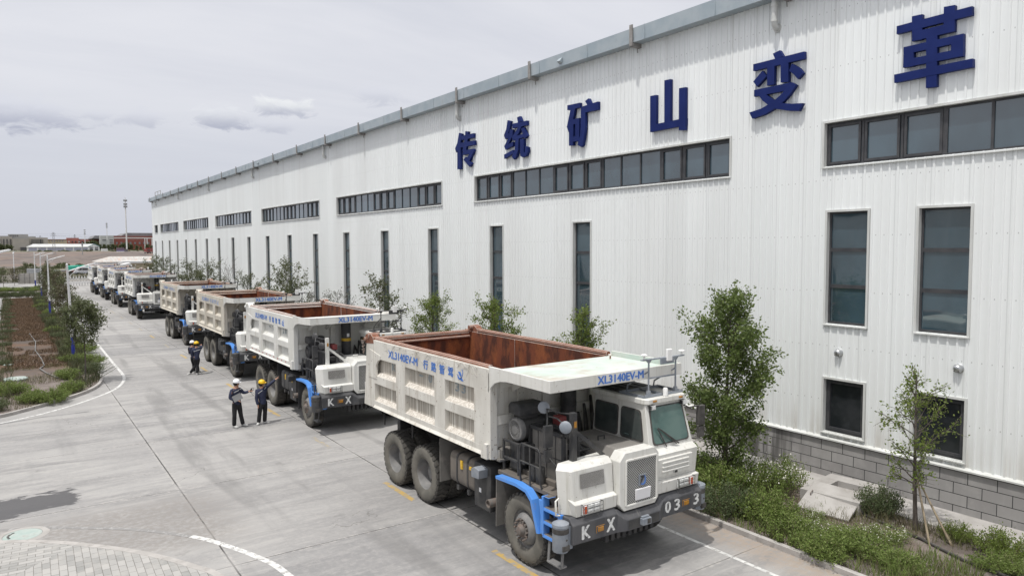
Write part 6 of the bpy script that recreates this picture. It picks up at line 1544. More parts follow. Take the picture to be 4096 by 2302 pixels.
def person(loc, label, J, face, helmet, stripe_q, point=False):
    """J: joints; face: unit vector the head looks along"""
    e = empty('person', loc, label, 'person')
    J = {k_: np.array(v, float) for k_, v in J.items()}; f = np.array(face, float); f /= np.linalg.norm(f)
    up_ = np.array([0, 0, 1.0]); sd = np.cross(f, up_); hd = J['head']
    chest = J['neck'] * 0.68 + J['hip'] * 0.32; waist = J['neck'] * 0.30 + J['hip'] * 0.70
    B = {'hip': (J['hip'], 0.11), 'waist': (waist, 0.11), 'chest': (chest, (0.14, 0.12)), 'neckb': (J['neck'], 0.065), 'neckt': (J['neck'] * 0.4 + hd * 0.6, 0.055), 'head': (hd, 0.088), 'crown': (hd + up_ * 0.08, 0.075),
         'nose': (hd + f * 0.115 - up_ * 0.01, 0.014), 'chinp': (hd + f * 0.06 - up_ * 0.085, 0.035), 'earL': (hd + sd * 0.092, 0.02), 'earR': (hd - sd * 0.092, 0.02)}
    E = [('hip', 'waist'), ('waist', 'chest'), ('chest', 'neckb'), ('neckb', 'neckt'), ('neckt', 'head'), ('head', 'crown'), ('head', 'nose'), ('neckt', 'chinp'), ('head', 'earL'), ('head', 'earR')]
    for s in 'LR':
        sh_, elb, ha = J['sh' + s], J['el' + s], J['ha' + s]; wr = elb + (ha - elb) * 0.86; fa = (ha - elb) / np.linalg.norm(ha - elb)
        B.update({'sh' + s: (sh_, 0.055), 'el' + s: (elb, 0.040), 'wr' + s: (wr, 0.028), 'pa' + s: (wr + fa * 0.06, (0.036, 0.022))})
        E += [('chest', 'sh' + s), ('sh' + s, 'el' + s), ('el' + s, 'wr' + s), ('wr' + s, 'pa' + s)]
        cr = np.cross(fa, up_); cr = cr / (np.linalg.norm(cr) + 1e-6); cu = np.cross(cr, fa)
        for i, (off, ln) in enumerate(((-0.030, 0.062), (-0.010, 0.075), (0.010, 0.07), (0.030, 0.055))):
            straight = point and s == 'R' and i == 0
            kn = wr + fa * (0.10 + 0.02 * straight) + cr * off * (0.9 if not straight else 1); tip = kn + fa * ln * (1.2 if straight else 0.55) - cu * (0 if straight else ln * 0.6)
            B['k%d%s' % (i, s)] = (kn, 0.0095); B['t%d%s' % (i, s)] = (tip, 0.008); E += [('pa' + s, 'k%d%s' % (i, s)), ('k%d%s' % (i, s), 't%d%s' % (i, s))]
        th = wr + fa * 0.05 - cr * 0.05 - cu * 0.02; B['th' + s] = (th, 0.011); B['tt' + s] = (th + fa * 0.045 - cr * 0.01, 0.009); E += [('pa' + s, 'th' + s), ('th' + s, 'tt' + s)]
        B.update({'hp' + s: (J['hp' + s], 0.085), 'kn' + s: (J['kn' + s], 0.055), 'an' + s: (J['an' + s], 0.035), 'to' + s: (J['an' + s] * 0.6 + J['to' + s] * 0.4, 0.02)})
        E += [('hip', 'hp' + s), ('hp' + s, 'kn' + s), ('kn' + s, 'an' + s), ('an' + s, 'to' + s)]
    skin('body', B, E, M['skin'], e, 'hip')
    hem = J['hip'] - up_ * 0.10
    Jk = {'hem': (hem, (0.18, 0.15)), 'lap': (J['hip'] + up_ * 0.02, (0.175, 0.145)), 'waist': (waist, (0.17, 0.14)), 'chest': (chest, (0.185, 0.15)), 'col': (J['neck'] - up_ * 0.01, 0.085)}
    Ek = [('hem', 'lap'), ('lap', 'waist'), ('waist', 'chest'), ('chest', 'col')]
    for s in 'LR':
        sh_, elb, ha = J['sh' + s], J['el' + s], J['ha' + s]; cf = elb + (ha - elb) * 0.88
        Jk.update({'sh' + s: (sh_ - up_ * 0.02, 0.088), 'up' + s: (sh_ * 0.5 + elb * 0.5, 0.075), 'el' + s: (elb, 0.066), 'cf' + s: (cf, 0.05)})
        Ek += [('chest', 'sh' + s), ('sh' + s, 'up' + s), ('up' + s, 'el' + s), ('el' + s, 'cf' + s)]
    skin('jacket', Jk, Ek, M['jacket'], e, 'chest')
    Tr = {'top': (J['hip'] + up_ * 0.14, (0.15, 0.12)), 'hip': (J['hip'] - up_ * 0.03, (0.15, 0.125))}; Et = [('top', 'hip')]
    for s in 'LR':
        Tr.update({'hp' + s: (J['hp' + s] - up_ * 0.08, 0.105), 'mid' + s: (J['hp' + s] * 0.5 + J['kn' + s] * 0.5, 0.095), 'kn' + s: (J['kn' + s], 0.08), 'ca' + s: (J['kn' + s] * 0.5 + J['an' + s] * 0.5, 0.080), 'an' + s: (J['an' + s] - up_ * 0.02, 0.078)})
        Et += [('hip', 'hp' + s), ('hp' + s, 'mid' + s), ('mid' + s, 'kn' + s), ('kn' + s, 'ca' + s), ('ca' + s, 'an' + s)]
    skin('trousers', Tr, Et, M['trousers'], e, 'hip')
    for s in 'LR':
        a, t = J['an' + s].copy(), J['to' + s].copy(); a[2], t[2] = 0.06, 0.042; d = (t - a) / np.linalg.norm(t - a)
        skin('shoe', {'h': (a - d * 0.07 - up_ * 0.006, (0.055, 0.056)), 'm': (a + d * 0.06 - up_ * 0.006, (0.060, 0.056)), 't': (a + d * 0.20 - up_ * 0.014, (0.054, 0.040))}, [('h', 'm'), ('m', 't')], M['shoe'], e, 'm', 1)
    c = hd + up_ * 0.05; hm = MB()
    hm.lathe([(0.125, 0.0), (0.128, 0.03), (0.118, 0.075), (0.09, 0.115), (0.05, 0.135), (0.0, 0.142)], c, (f[0] * 0.10, f[1] * 0.10, 1), 22)
    br = [(c + f * 0.02 + (f * math.cos(t) * (0.155 if math.cos(t) > 0 else 0.13) + sd * math.sin(t) * 0.135)) for t in np.linspace(0, 2 * math.pi, 25)[:-1]]
    hm.poly([p + up_ * 0.012 for p in br] + [p - up_ * 0.0 for p in br], [tuple(range(24)), tuple(range(47, 23, -1))] + [(i, (i + 1) % 24, 24 + (i + 1) % 24, 24 + i) for i in range(24)])
    hm.tube([c - f * 0.1 + up_ * 0.09, c + up_ * 0.145, c + f * 0.1 + up_ * 0.09], 0.012, 6)
    hm.build('hard_hat', helmet, e, smooth=50)
    MB().lathe([(0.0, -0.07), (0.07, -0.05), (0.098, 0.0), (0.105, 0.06)], hd - f * 0.018, (0, 0, 1), 16).build('hair', M['hair'], e, smooth=60)
    for s in (-1, 1):
        p = hd + f * 0.082 + sd * s * 0.034 + up_ * 0.012
        MB().lathe([(0.0, 0.0), (0.011, 0.004), (0.0, 0.012)], p, f, 8).build('eye', M['hair'], e)
    MB().bar(hd + f * 0.093 - up_ * 0.052 - sd * 0.022, hd + f * 0.093 - up_ * 0.052 + sd * 0.022, 0.008).build('mouth', material('lips', (0.30, 0.12, 0.10), rough=0.6), e)
    for q in stripe_q: slab(q, 0.005, 0.0, 0.008).build('reflective_stripe', M['stripe'], e)
    return e


person((6.59, 27.45, 0), 'person in white hard hat and navy jacket, holding a laptop under one arm',
       dict(head=(0.115, 0, 1.625), neck=(0.093, 0.02, 1.472), shL=(-0.075, -0.10, 1.42), shR=(0.262, 0.12, 1.40), elL=(-0.156, -0.12, 1.134), haL=(0.10, -0.25, 1.05), elR=(0.394, 0.10, 1.235), haR=(0.593, 0.0, 1.293), hip=(0.112, 0, 0.91),
            hpL=(0.02, -0.05, 0.87), hpR=(0.205, 0.05, 0.86), knL=(0.0, -0.08, 0.48), knR=(0.248, 0.02, 0.45), anL=(-0.007, -0.02, 0.08), anR=(0.325, 0.03, 0.08), toL=(0.06, -0.12, 0.04), toR=(0.44, -0.04, 0.04)),
       (1, 0.15, 0.0), M['helmet_white'], [[(-0.02, -0.165, 1.33), (0.17, -0.13, 1.40), (0.17, -0.13, 1.42), (-0.02, -0.165, 1.35)], [(0.21, -0.07, 1.41), (0.28, -0.0, 1.40), (0.28, -0.0, 1.43), (0.21, -0.07, 1.44)]])
lq = [Vector(v) for v in ((-0.037, -0.30, 1.0), (0.287, -0.24, 1.114), (0.189, -0.20, 1.321), (-0.121, -0.25, 1.214))]
lt = empty('laptop', (6.59, 27.45, 0), 'grey closed laptop held against the jacket of the white hatted man', 'laptop')
slab(lq, 0.012, 0.0, 0.011).build('lid', M['laptop'], lt); slab(lq, 0.012, -0.012, 0.010).build('base', M['rim'], lt)
dv = MB(); dv.box(0.60, 0.65, -0.03, 0.02, 1.25, 1.36); dv.box(0.63, 0.68, -0.02, 0.01, 1.32, 1.40)
dv.tube([(0.64, 0, 1.38), (0.70, -0.01, 1.42), (0.74, -0.02, 1.38), (0.72, -0.02, 1.32), (0.66, 0, 1.31)], 0.009, 6); dv.tube([(0.63, 0, 1.27), (0.65, -0.02, 1.20), (0.70, -0.03, 1.14), (0.74, -0.03, 1.10)], 0.006, 5)
tag(dv.build('handheld_reader', M['rubber'], loc=(6.59, 27.45, 0)), 'black hand device with a loose cable held out by the white hatted man', 'device')
person((7.59, 27.40, 0), 'person in yellow hard hat and navy jacket pointing up at the second truck',
       dict(head=(0.02, 0, 1.51), neck=(0.0, 0.02, 1.36), shL=(-0.140, -0.07, 1.31), shR=(0.172, 0.10, 1.345), elL=(-0.21, -0.08, 1.03), haL=(-0.165, -0.12, 0.73), elR=(0.356, 0.15, 1.445), haR=(0.632, 0.2, 1.622), hip=(0.045, 0, 0.83),
            hpL=(-0.04, -0.03, 0.80), hpR=(0.135, 0.04, 0.79), knL=(-0.095, -0.05, 0.43), knR=(0.125, 0.02, 0.42), anL=(-0.125, 0.0, 0.08), anR=(0.105, 0.03, 0.08), toL=(-0.195, -0.12, 0.04), toR=(0.24, -0.03, 0.04)),
       (1, 0.0, 0.05), M['helmet_yellow'], [[(-0.16, -0.155, 1.20), (0.0, -0.145, 1.30), (0.0, -0.145, 1.32), (-0.16, -0.155, 1.22)], [(0.09, -0.10, 1.33), (0.17, -0.02, 1.38), (0.17, -0.02, 1.40), (0.09, -0.10, 1.35)]], True)
person((7.72, 40.14, 0), 'person in yellow hard hat seen from behind at the third truck rear wheel',
       dict(head=(0.131, 0.03, 1.575), neck=(0.123, 0.0, 1.429), shL=(-0.055, 0, 1.35), shR=(0.300, 0.03, 1.36), elL=(-0.09, 0.06, 1.08), haL=(0.05, 0.22, 1.02), elR=(0.43, 0.25, 1.39), haR=(0.45, 0.40, 1.48), hip=(0.115, 0, 0.87),
            hpL=(0.03, 0, 0.83), hpR=(0.20, 0, 0.82), knL=(0.10, 0.10, 0.48), knR=(0.135, 0.0, 0.44), anL=(-0.16, 0.30, 0.09), anR=(0.11, -0.06, 0.08), toL=(-0.24, 0.26, 0.04), toR=(0.17, 0.06, 0.04)),
       (0.15, 1, -0.1), M['helmet_yellow'], [[(-0.05, -0.148, 1.24), (0.29, -0.135, 1.32), (0.29, -0.135, 1.345), (-0.05, -0.148, 1.265)]])
person((7.62, 40.75, 0), 'person in white hard hat almost hidden behind the yellow hatted one at the wheel',
       dict(head=(0.14, 0.03, 1.56), neck=(0.14, 0.0, 1.42), shL=(0.0, 0, 1.34), shR=(0.30, 0.03, 1.34), elL=(0.02, 0.12, 1.06), haL=(0.12, 0.28, 1.02), elR=(0.34, 0.15, 1.08), haR=(0.36, 0.34, 1.10), hip=(0.19, 0, 0.86),
            hpL=(0.11, 0, 0.82), hpR=(0.28, 0, 0.82), knL=(0.18, 0.05, 0.45), knR=(0.36, 0.03, 0.45), anL=(0.2, 0.0, 0.08), anR=(0.40, -0.02, 0.08), toL=(0.24, 0.12, 0.04), toR=(0.50, 0.06, 0.04)),
       (0.3, 1, -0.1), M['helmet_white'], [])

# ================================================================ beyond the yard
def flatmat(name, a, b, s=0.2, rough=0.8): return material(name, a, b, s, rough=rough)
F_ = {'shed_w': flatmat('white shed wall', (0.80, 0.80, 0.81), (0.74, 0.745, 0.76)), 'shed_roof': flatmat('pale sheet roof', (0.60, 0.61, 0.61), (0.52, 0.53, 0.53)), 'door': flatmat('lilac grey door', (0.40, 0.41, 0.50), (0.36, 0.37, 0.46)),
      'beige': flatmat('beige stone', (0.36, 0.335, 0.30), (0.32, 0.30, 0.275)), 'grey': flatmat('grey render', (0.30, 0.30, 0.29), (0.26, 0.26, 0.255)), 'cream': flatmat('cream render', (0.50, 0.43, 0.31), (0.46, 0.40, 0.30)),
      'pink': flatmat('pink red render', (0.38, 0.15, 0.13), (0.33, 0.13, 0.115)), 'red': flatmat('red brick', (0.22, 0.062, 0.045), (0.19, 0.055, 0.042)), 'pale': flatmat('pale grey wall', (0.44, 0.45, 0.43), (0.40, 0.41, 0.40)),
      'dark': flatmat('dark window', (0.06, 0.062, 0.068), (0.08, 0.08, 0.085)), 'roof': flatmat('grey roof', (0.20, 0.20, 0.21), (0.17, 0.17, 0.18)), 'teal': flatmat('teal trim', (0.14, 0.30, 0.34), (0.12, 0.27, 0.31)), 'white': flatmat('white beam', (0.68, 0.68, 0.68), (0.6, 0.6, 0.6)),
      'steel': flatmat('grey lattice steel', (0.30, 0.31, 0.32), (0.24, 0.25, 0.26)), 'purple': flatmat('faded purple hoarding', (0.16, 0.12, 0.16), (0.13, 0.10, 0.14)), 'violet': flatmat('violet hoarding', (0.17, 0.15, 0.32), (0.14, 0.13, 0.27)),
      'tarp': material('green tarpaulin', (0.04, 0.36, 0.26), (0.06, 0.45, 0.33), 1.2, rough=0.7, bump=0.6, bscale=2), 'truck_red': flatmat('faded red truck paint', (0.25, 0.055, 0.05), (0.20, 0.05, 0.045), 1.0), 'silver': flatmat('silver blue van', (0.36, 0.38, 0.45), (0.42, 0.44, 0.5), 0.5, 0.4), 'vanwhite': flatmat('white van', (0.62, 0.63, 0.66), (0.58, 0.59, 0.62), 0.5, 0.4)}
zb = lambda x, y: float(land(np.array([x]), np.array([y]))[0])

def part_(name, mb, m, root):
    o = mb.build(name, m, root); o.location = tuple(-c for c in root.location); return o

s_ = empty('white_shed', (45, 860, 3), 'long low white shed with a gabled end and teal roof edge, far off', 'shed')
part_('wall', MB().box(14.2, 76.8, 860, 872, 2.6, 7.2), F_['shed_w'], s_)
part_('gable', MB().prism([(66.5, 7.2), (76.9, 7.2), (72.0, 10.0)], 859.7, 860.1, 'y'), F_['shed_w'], s_)
part_('roof', MB().hexa([(13.6, 859, 7.2), (66.4, 859, 7.2), (77.3, 874, 7.2), (13.6, 874, 7.2)], [(19.3, 862, 10.1), (72.2, 862, 10.1), (72.4, 866, 10.15), (19.3, 866, 10.15)]), F_['shed_roof'], s_)
part_('roof_edge', MB().bar((66.2, 859.5, 7.3), (72.1, 859.5, 10.2), 0.4).bar((72.1, 859.5, 10.2), (77.5, 859.5, 7.3), 0.4), F_['teal'], s_)
for a, b in ((15.6, 22.2), (23.6, 30.0), (31.2, 45.2), (46.8, 53.0), (54.2, 60.6), (62.0, 66.0)): part_('door', MB().box(a, b, 859.85, 860, 2.7, 6.4), F_['door'], s_)
for x in (68.0, 72.6):
    for z in (3.5, 6.0): part_('window', MB().box(x, x + 2.9, 859.6, 859.7, z, z + (1.7 if z < 5 else 0.8)), F_['dark'], s_)

s_ = empty('office_block', (10, 950, 3), 'beige stepped office block with tall slit windows at the far left', 'building')
part_('wall', MB().box(-40, 2.7, 952, 975, 2, 18.5).box(17.8, 35.2, 952, 975, 2, 17.6), F_['beige'], s_); part_('blank_wing', MB().box(2.7, 17.8, 948, 975, 2, 16.4), F_['beige'], s_)
part_('upper_storey', MB().box(-1, 17.4, 960, 975, 16.4, 21.2).box(17.4, 24.3, 960, 975, 16.4, 19.0).box(-40, -1, 960, 975, 18.5, 19.5), F_['grey'], s_)
for x in (-7.6, -5.6, -4.8, -2.6, -1.8, 0.4, 1.2): part_('window', MB().box(x, x + 0.45, 951.7, 952, 8.5, 16), F_['dark'], s_)
for i in range(9): part_('window', MB().box(19.6 + i * 1.15, 20.1 + i * 1.15, 951.7, 952, 8, 16), F_['dark'], s_)
for x in (28.2, 30.0): part_('window', MB().box(x, x + 0.7, 951.7, 952, 11, 15.5), F_['dark'], s_)
for i in range(5): part_('window', MB().box(0.4 + i * 1.7, 1.4 + i * 1.7, 959.8, 960, 18.8, 20.4), F_['dark'], s_)
tag(MB().box(9.6, 15.0, 944, 948, 2, 7).build('gate_house', F_['dark']), 'small dark hut in front of the beige office block', 'hut')
s_ = empty('cream_building', (46, 1000, 3), 'low cream building between the beige and pink blocks', 'building')
part_('wall', MB().box(36.5, 56, 1000, 1020, 2, 15.6), F_['cream'], s_); part_('roof', MB().box(36.3, 56.5, 999.5, 1020, 15.6, 16.2), F_['red'], s_)
for i in range(6): part_('window', MB().box(38 + i * 2.6, 39.2 + i * 2.6, 999.7, 1000, 13.2, 15.2), F_['grey'], s_)
s_ = empty('pink_building', (75, 1050, 3), 'pinkish red three storey building in the distance', 'building')
part_('wall', MB().box(56.5, 102, 1050, 1070, 2, 16.3).box(58.6, 71.5, 1049, 1060, 2, 18.5), F_['pink'], s_)
part_('roof', MB().box(72, 103, 1052, 1072, 16.3, 17.2), F_['grey'], s_)
for i in range(11):
    for z in (8.5, 12.5): part_('window', MB().box(60 + i * 3.6, 61.6 + i * 3.6, 1048.7, 1050, z, z + 2), F_['dark' if i % 3 else 'pale'], s_)
s_ = empty('pale_block', (93, 950, 3), 'pale grey stair block attached to the red hall', 'building')
part_('wall', MB().box(86.2, 99.6, 950, 965, 2, 20.0), F_['pale'], s_)
for x, z in ((88.2, 14.6), (88.2, 9.5), (95.2, 14.6), (95.2, 12.0), (95.2, 9.5)): part_('window', MB().box(x, x + 3.6, 949.7, 950, z, z + 0.8), F_['dark'], s_)
s_ = empty('red_hall', (125, 1000, 3), 'large dark red hall with grey roof and white beam', 'building')
part_('wall', MB().box(104.8, 190, 1000, 1060, 2, 20.4), F_['red'], s_)
part_('roof', MB().prism([(82, 17.2), (85.5, 20.8), (113.5, 20.8), (119.5, 24.3), (200, 24.3), (200, 20.4), (104, 20.4), (100, 17.2)], 1003, 1065, 'y'), F_['roof'], s_)
part_('beam', MB().box(103, 190, 985, 986.2, 17.3, 18.3), F_['white'], s_)
for x in (136.5, 139.0, 144.5, 152): part_('column', MB().box(x, x + 0.9, 985, 986, 2, 17.3), F_['white'], s_)
for i in range(8): part_('window', MB().box(107 + i * 5, 109 + i * 5, 999.6, 1000, 10.5, 13), F_['roof'], s_)

def lattice(name, loc, h, w0, w1, label, cat, arms=(), mat='steel', th=0.16):
    e = empty(name, loc, label, cat); m = MB(); n = 9
    P = lambda t, i, j: (i * (w0 + (w1 - w0) * t) / 2, j * (w0 + (w1 - w0) * t) / 2, h * t)
    for i, j in ((-1, -1), (1, -1), (1, 1), (-1, 1)): m.bar(P(0, i, j), P(1, i, j), th)
    for k_ in range(n):
        t0, t1 = k_ / n, (k_ + 1) / n
        for (a, b), (c, d) in (((-1, -1), (1, -1)), ((1, -1), (1, 1)), ((1, 1), (-1, 1)), ((-1, 1), (-1, -1))):
            m.bar(P(t0, a, b), P(t1, c, d), th * 0.6); m.bar(P(t0, c, d), P(t1, a, b), th * 0.6)
    m.build('mast', F_[mat], e)
    for z, l in arms:
        MB().bar((-l, 0, z), (l, 0, z), 0.2).bar((-l, 0, z), (0, 0, z + 0.9), 0.1).bar((l, 0, z), (0, 0, z + 0.9), 0.1).build('cross_arm', F_[mat], e)
    return e
lattice('pylon', (23.9, 560, zb(23.9, 560)), 15.2, 2.0, 0.7, 'nearest grey lattice pylon carrying the power lines', 'pylon', ((13.0, 1.7), (14.3, 1.4)), 'steel', 0.12)
for x, y, h, l, lb in ((37, 1250, 21, 5, 'faint wide armed pylon on the horizon behind the cream building'), (80, 1250, 23, 3, 'narrow pylon on the horizon above the pink building'), (99, 1300, 17, 5, 'lowest pylon on the horizon')):
    lattice('pylon', (x, y, 3), h, 3, 1, lb, 'pylon', ((h * 0.75, l), (h * 0.88, l * 0.8)), 'steel', 0.25)
s_ = MB()
for z0, x1, y1, z1, dx0 in ((13.2, -60, 520, 14.6, -1.6), (14.4, -60, 520, 15.6, -1.3), (13.2, 130, 610, 12.4, 1.6), (14.4, 130, 610, 13.2, 1.3), (13.0, 130, 640, 11.0, 1.0)):
    a = Vector((23.9 + dx0, 560, zb(23.9, 560) + z0)); b = Vector((x1, y1, z1)); s_.tube([a.lerp(b, t) - Vector((0, 0, 3.0 * t * (1 - t))) for t in np.linspace(0, 1, 12)], 0.035, 4)
tag(s_.build('power_line', F_['steel']), 'thin power lines strung from the lattice pylon', 'cables')
def antenna_mast(loc, h, r, label, rings):
    e = empty('phone_mast', loc, label, 'mast'); MB().lathe([(r * 1.3, 0), (r, h * 0.8), (r * 0.4, h), (0, h)], (0, 0, 0), (0, 0, 1), 10).build('pole', F_['white'], e, smooth=60)
    for z in rings:
        m = MB()
        for a in np.arange(0, 6.2, 1.047): m.box(math.cos(a) * r * 2.6 - r * 0.45, math.cos(a) * r * 2.6 + r * 0.45, math.sin(a) * r * 2.6 - r * 0.3, math.sin(a) * r * 2.6 + r * 0.3, z - r * 1.6, z + r * 1.6)
        m.lathe([(r * 2.7, z - r * 0.2), (r * 2.7, z)], (0, 0, 0), (0, 0, 1), 12); m.build('antenna', F_['steel'], e)
antenna_mast((95, 800, 3), 53, 0.55, 'tall white phone mast rising above the red hall', (43.5, 46, 49.5))
antenna_mast((67, 900, 10), 16, 0.3, 'thin phone mast left of the pale stair block', (11, 13, 15.2)); antenna_mast((88, 900, 15), 19.5, 0.3, 'phone mast standing over the pale stair block', (13.5, 15.5, 17.5))
tag(MB().tube([(40, 560, zb(40, 560)), (40, 560, 10.0)], [0.28, 0.2], 8).box(39.5, 40.5, 559.6, 560.4, 7.6, 9.4).build('utility_pole', F_['steel']), 'single grey pole with a transformer in the open field', 'pole')
s_ = empty('hoarding', (62, 560, zb(62, 560)), 'faded purple and white hoarding at the edge of the field', 'hoarding')
part_('board', MB().box(60.1, 64.9, 560, 560.3, 4.6, 6.3), F_['purple'], s_); part_('middle_band', MB().box(60.1, 64.9, 560, 560.28, 3.9, 4.6), F_['violet'], s_); part_('lower_band', MB().box(60.1, 64.9, 560, 560.3, zb(62, 560), 3.9), F_['white'], s_)
tag(MB().box(65.0, 67.0, 560, 563, zb(66, 561), 5.0).box(64.8, 67.2, 559.8, 563.2, 5.0, 5.4).build('guard_hut', F_['roof']), 'small dark grey hut right of the hoarding', 'hut')
def tipper(x, y, label, ang):
    z = zb(x, y); e = empty('red_truck', (x, y, z), label, 'truck', 'red trucks in the field', ang)
    MB().box(-1.2, 1.2, -3.4, -1.8, 0.9, 3.2).build('cab', F_['truck_red'], e, bevel=0.1); MB().box(-1.05, 1.05, -3.43, -3.4, 2.0, 3.0).build('windscreen', F_['dark'], e); MB().box(-1.1, 1.1, -3.46, -3.41, 0.7, 1.2).build('bumper', F_['dark'], e)
    MB().hexa([(-1.25, -1.5, 1.5), (1.25, -1.5, 1.5), (1.25, 3.5, 1.3), (-1.25, 3.5, 1.3)], [(-1.35, -1.8, 4.3), (1.35, -1.8, 4.3), (1.35, 3.6, 2.8), (-1.35, 3.6, 2.8)]).build('tipper_body', F_['truck_red'], e)
    for s in (-1, 1):
        for yy in (-2.6, 1.5, 2.8): MB().lathe([(0.0, -0.2), (0.5, -0.2), (0.5, 0.2), (0, 0.2)], (s * 1.05, yy, 0.5), (1, 0, 0), 14).build('wheel', F_['dark'], e)
tipper(85.3, 603, 'faded red tipper truck parked in the field by the hall corner', R(8)); tipper(89.6, 606, 'second red truck mostly hidden behind the hall corner', R(8))
tag(MB().box(48, 53, 770, 776, 2.8, 5.4).build('site_cabin', F_['white']), 'small white cabin below the pale stair block', 'cabin').location = (22.5, 0, 0)

# shelters, vehicles and fences just past the last truck
M['roof_pale'] = material('pale stained sheet roof', (0.46, 0.45, 0.43), (0.38, 0.36, 0.34), 1.2, (3, 0.3, 1), rough=0.7, dirt=(0.42, 0.27, 0.20), dscale=1.0, dstretch=(2, 0.3, 1), dlo=0.5, dhi=0.65, damt=0.6)
s_ = empty('low_shed', (18, 150, 0), 'low white shed with a stained pale roof behind the last trucks', 'shed')
part_('wall', MB().box(13.3, 33, 150, 160, 0, 4.0), F_['shed_w'], s_); part_('roof', MB().hexa([(12.9, 149.6, 4.0), (34, 149.6, 4.0), (34, 160.4, 4.0), (12.9, 160.4, 4.0)], [(15.6, 153, 4.9), (34, 153, 4.9), (34, 157, 4.9), (15.6, 157, 4.9)]), M['roof_pale'], s_)
s_ = empty('flat_shelter', (18.5, 140, 0), 'flat roofed cream shelter in front of the low shed', 'shelter')
part_('wall', MB().box(16.2, 21.0, 141, 145, 0, 3.9), F_['cream'], s_); part_('roof', MB().box(15.9, 21.4, 140.5, 145.5, 3.9, 4.25), F_['white'], s_)
s_ = empty('awning', (14.5, 136, 0), 'white slanting awning beside the last truck', 'awning')
part_('sheet', MB().hexa([(13.2, 134, 3.35), (16.4, 134, 3.7), (16.4, 138, 3.7), (13.2, 138, 3.35)], [(13.2, 134, 3.4), (16.4, 134, 4.1), (16.4, 138, 4.1), (13.2, 138, 3.4)]), F_['white'], s_)
part_('support', MB().tube([(13.4, 134.2, 0), (13.4, 134.2, 3.35)], 0.06, 6).tube([(16.2, 134.2, 0), (16.2, 134.2, 3.7)], 0.06, 6), F_['steel'], s_)
v = empty('minibus', (14.9, 203, 0), 'silver and white minibus parked in front of the green tarpaulin', 'minibus')
bd = MB().mat(0).prism([(-2.35, 0.35), (-2.4, 0.85), (-2.1, 1.0), (-1.75, 1.75), (-1.4, 1.9), (2.3, 1.9), (2.4, 1.7), (2.4, 0.35)], -0.85, 0.85, 'y'); bd.mat(1).prism([(-2.42, 0.4), (-2.42, 0.8), (2.42, 0.8), (2.42, 0.4)], -0.87, 0.87, 'y')
bd.build('body', [F_['vanwhite'], F_['silver']], v, bevel=0.05)
for a, b in ((-1.5, -0.75), (-0.65, 0.6), (0.7, 2.1)): MB().box(a, b, -0.89, -0.86, 1.15, 1.7).build('window', F_['dark'], v, bevel=0.01)
for x in (-1.6, 1.5):
    for s in (-1, 1): MB().lathe([(0, -0.1), (0.33, -0.1), (0.33, 0.1), (0, 0.1)], (x, s * 0.78, 0.33), (0, 1, 0), 16).build('wheel', F_['dark'], v)
MB().box(-2.44, -2.38, -0.7, -0.35, 0.9, 1.05).build('headlight', M['lamp_glass'], v)
v = empty('tarped_lorry', (14, 206.5, 0), 'lorry load covered with a bright green tarpaulin', 'lorry')
tp = MB(); rg = random.Random(5); pr = [(-2.9, 1.1), (-2.8, 1.9)] + [(-2.4 + i * 0.7, 2.15 + rg.uniform(-0.18, 0.15)) for i in range(8)] + [(2.9, 1.8), (2.9, 1.2)]
tp.prism(pr, -1.1, 1.1, 'y'); tp.build('tarpaulin', F_['tarp'], v, bevel=0.08); MB().box(-2.9, 2.9, -1.1, 1.1, 0.6, 1.15).build('load_bed', F_['truck_red'], v)
for x in (-2.0, 1.9): MB().lathe([(0, -1.1), (0.45, -1.1), (0.45, 1.1), (0, 1.1)], (x, 0, 0.45), (0, 1, 0), 14).build('wheel', F_['dark'], v)
v = empty('flatbed_trailer', (10.8, 222, 0), 'grey flatbed trailer left of the green tarpaulin', 'trailer')
MB().box(-1.6, 1.2, -1.1, 1.1, 0.45, 0.75).build('bed', F_['steel'], v); MB().tube([(-0.6, -0.9, 0.3), (-0.6, 0.9, 0.3)], 0.3, 12).tube([(0.6, -0.9, 0.3), (0.6, 0.9, 0.3)], 0.3, 12).build('wheels', F_['dark'], v)
tag(MB().box(2.55, 5.0, 166, 168, 0, 2.6).box(4.3, 5.0, 165.8, 166, 1.9, 2.7).build('site_container', F_['steel']), 'grey blue container behind the second lamp from the end', 'container')
M['screen'] = material('pale screen wall', (0.48, 0.46, 0.42), (0.42, 0.40, 0.37), 1.0, rough=0.8)
s_ = empty('screen_wall', (2.8, 160, 0), 'pale panel wall behind a grid of thin rails, far left', 'wall')
part_('panel', MB().box(1.25, 5.2, 160, 160.15, 0, 1.95), M['screen'], s_)
g_ = MB()
for i in range(6): g_.box(1.3 + i * 0.75, 1.34 + i * 0.75, 159.9, 159.95, 0, 1.95)
for z in (0.4, 0.75, 1.1, 1.45, 1.8): g_.box(1.25, 5.2, 159.9, 159.94, z, z + 0.03)
part_('grid', g_, F_['dark'], s_)
s_ = empty('rail_fence', (-4, 158, 0), 'black metal railing fence at the far left edge', 'fence')
g_ = MB()
for i in range(70): g_.box(-8 + i * 0.13, -7.97 + i * 0.13, 158, 158.03, 0.1, 1.7)
part_('bars', g_, F_['dark'], s_); part_('rails', MB().box(-8, 1.2, 157.98, 158.05, 0.3, 0.36).box(-8, 1.2, 157.98, 158.05, 1.45, 1.51), F_['dark'], s_)
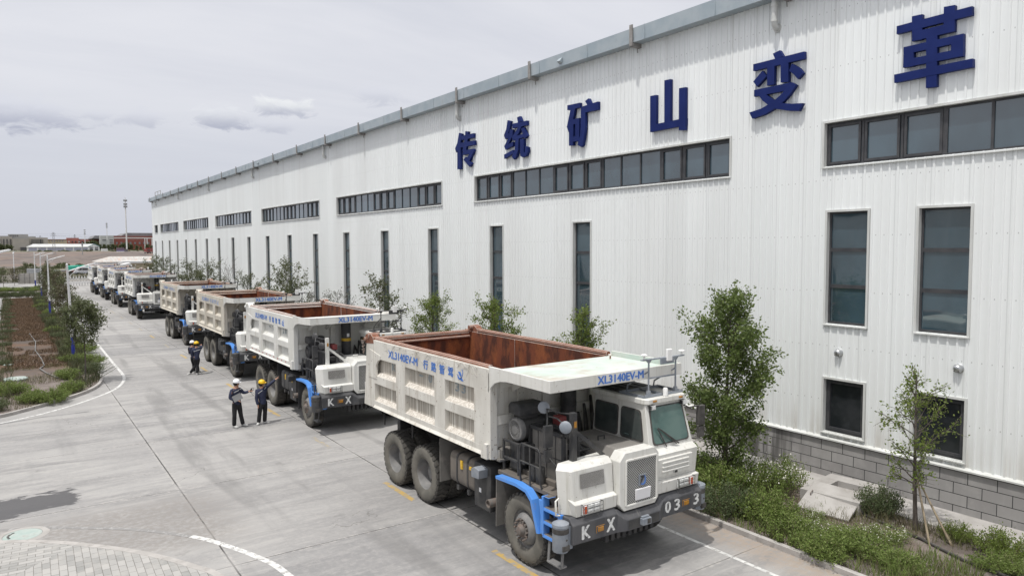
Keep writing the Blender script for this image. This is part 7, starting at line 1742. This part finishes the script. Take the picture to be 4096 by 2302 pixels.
for x in (-7, -4.4, -1.8, 1.15): part_('post', MB().box(x - 0.05, x + 0.05, 157.95, 158.07, 0, 1.9), F_['dark'], s_)
s_ = empty('folding_gate', (10.5, 145, 0), 'pale folding lattice gate across the far road', 'gate')
g_ = MB(); N_ = 16
for i in range(N_):
    a, b = 7.6 + i * 0.42, 7.6 + (i + 1) * 0.42
    for y in (144.8, 145.2): g_.bar((a, y, 0.15), (b, y, 1.75), 0.05).bar((a, y, 1.75), (b, y, 0.15), 0.05); g_.bar((a, y, 0.1), (a, y, 1.6), 0.05)
part_('lattice', g_, F_['white'], s_)
# far tree belt and bushes
wd = tree_data(7.5, 3.4, 0.6, 1500, 0.75, 51, M['leaf_dark'], 0.12, 26, 0.7, spread=0.45)
rs = np.random.RandomState(77)
fx = [(-9, 930, 1.0), (-6, 932, 0.9), (-2, 930, 0.9), (1.2, 932, 0.8), (70, 955, 1.15), (74, 955, 1.3), (78, 950, 1.45), (82, 948, 1.2), (84.5, 945, 0.9), (88, 930, 0.9), (92, 930, 0.85), (96, 930, 0.95), (99.5, 930, 0.8), (104, 935, 0.85), (108, 940, 1.05), (112, 940, 1.2), (116, 940, 0.9), (121, 935, 0.75), (126, 940, 0.6), (133, 940, 0.9), (138, 940, 0.7), (143, 940, 1.15)]
for x, y, s in fx: tree(wd, (x, y, 3.0), 'dark tree in the belt before the distant buildings', 'trees before the distant buildings', x, s)
fb_ = shrub_data(61, M['leaf_dark'], 420, 0.55, 0, 2.2, 1.6, 30)
for i in range(110):
    x = rs.uniform(-12, 150); y = rs.choice([rs.uniform(735, 790), rs.uniform(800, 850), rs.uniform(880, 930)])
    shrub(fb_, (x, y, 2.7), 'low scrub bush on the far edge of the field', 'scrub bushes beyond the field', i, rs.uniform(0.4, 0.9), 'bush')
for i in range(34):
    x = rs.uniform(-8, 42); y = rs.uniform(215, 300)
    shrub(fb_, (x, y, zb(x, y)), 'dull green bush on the rough ground beyond the yard', 'bushes on the rough ground', i, rs.uniform(0.4, 0.85), 'bush')
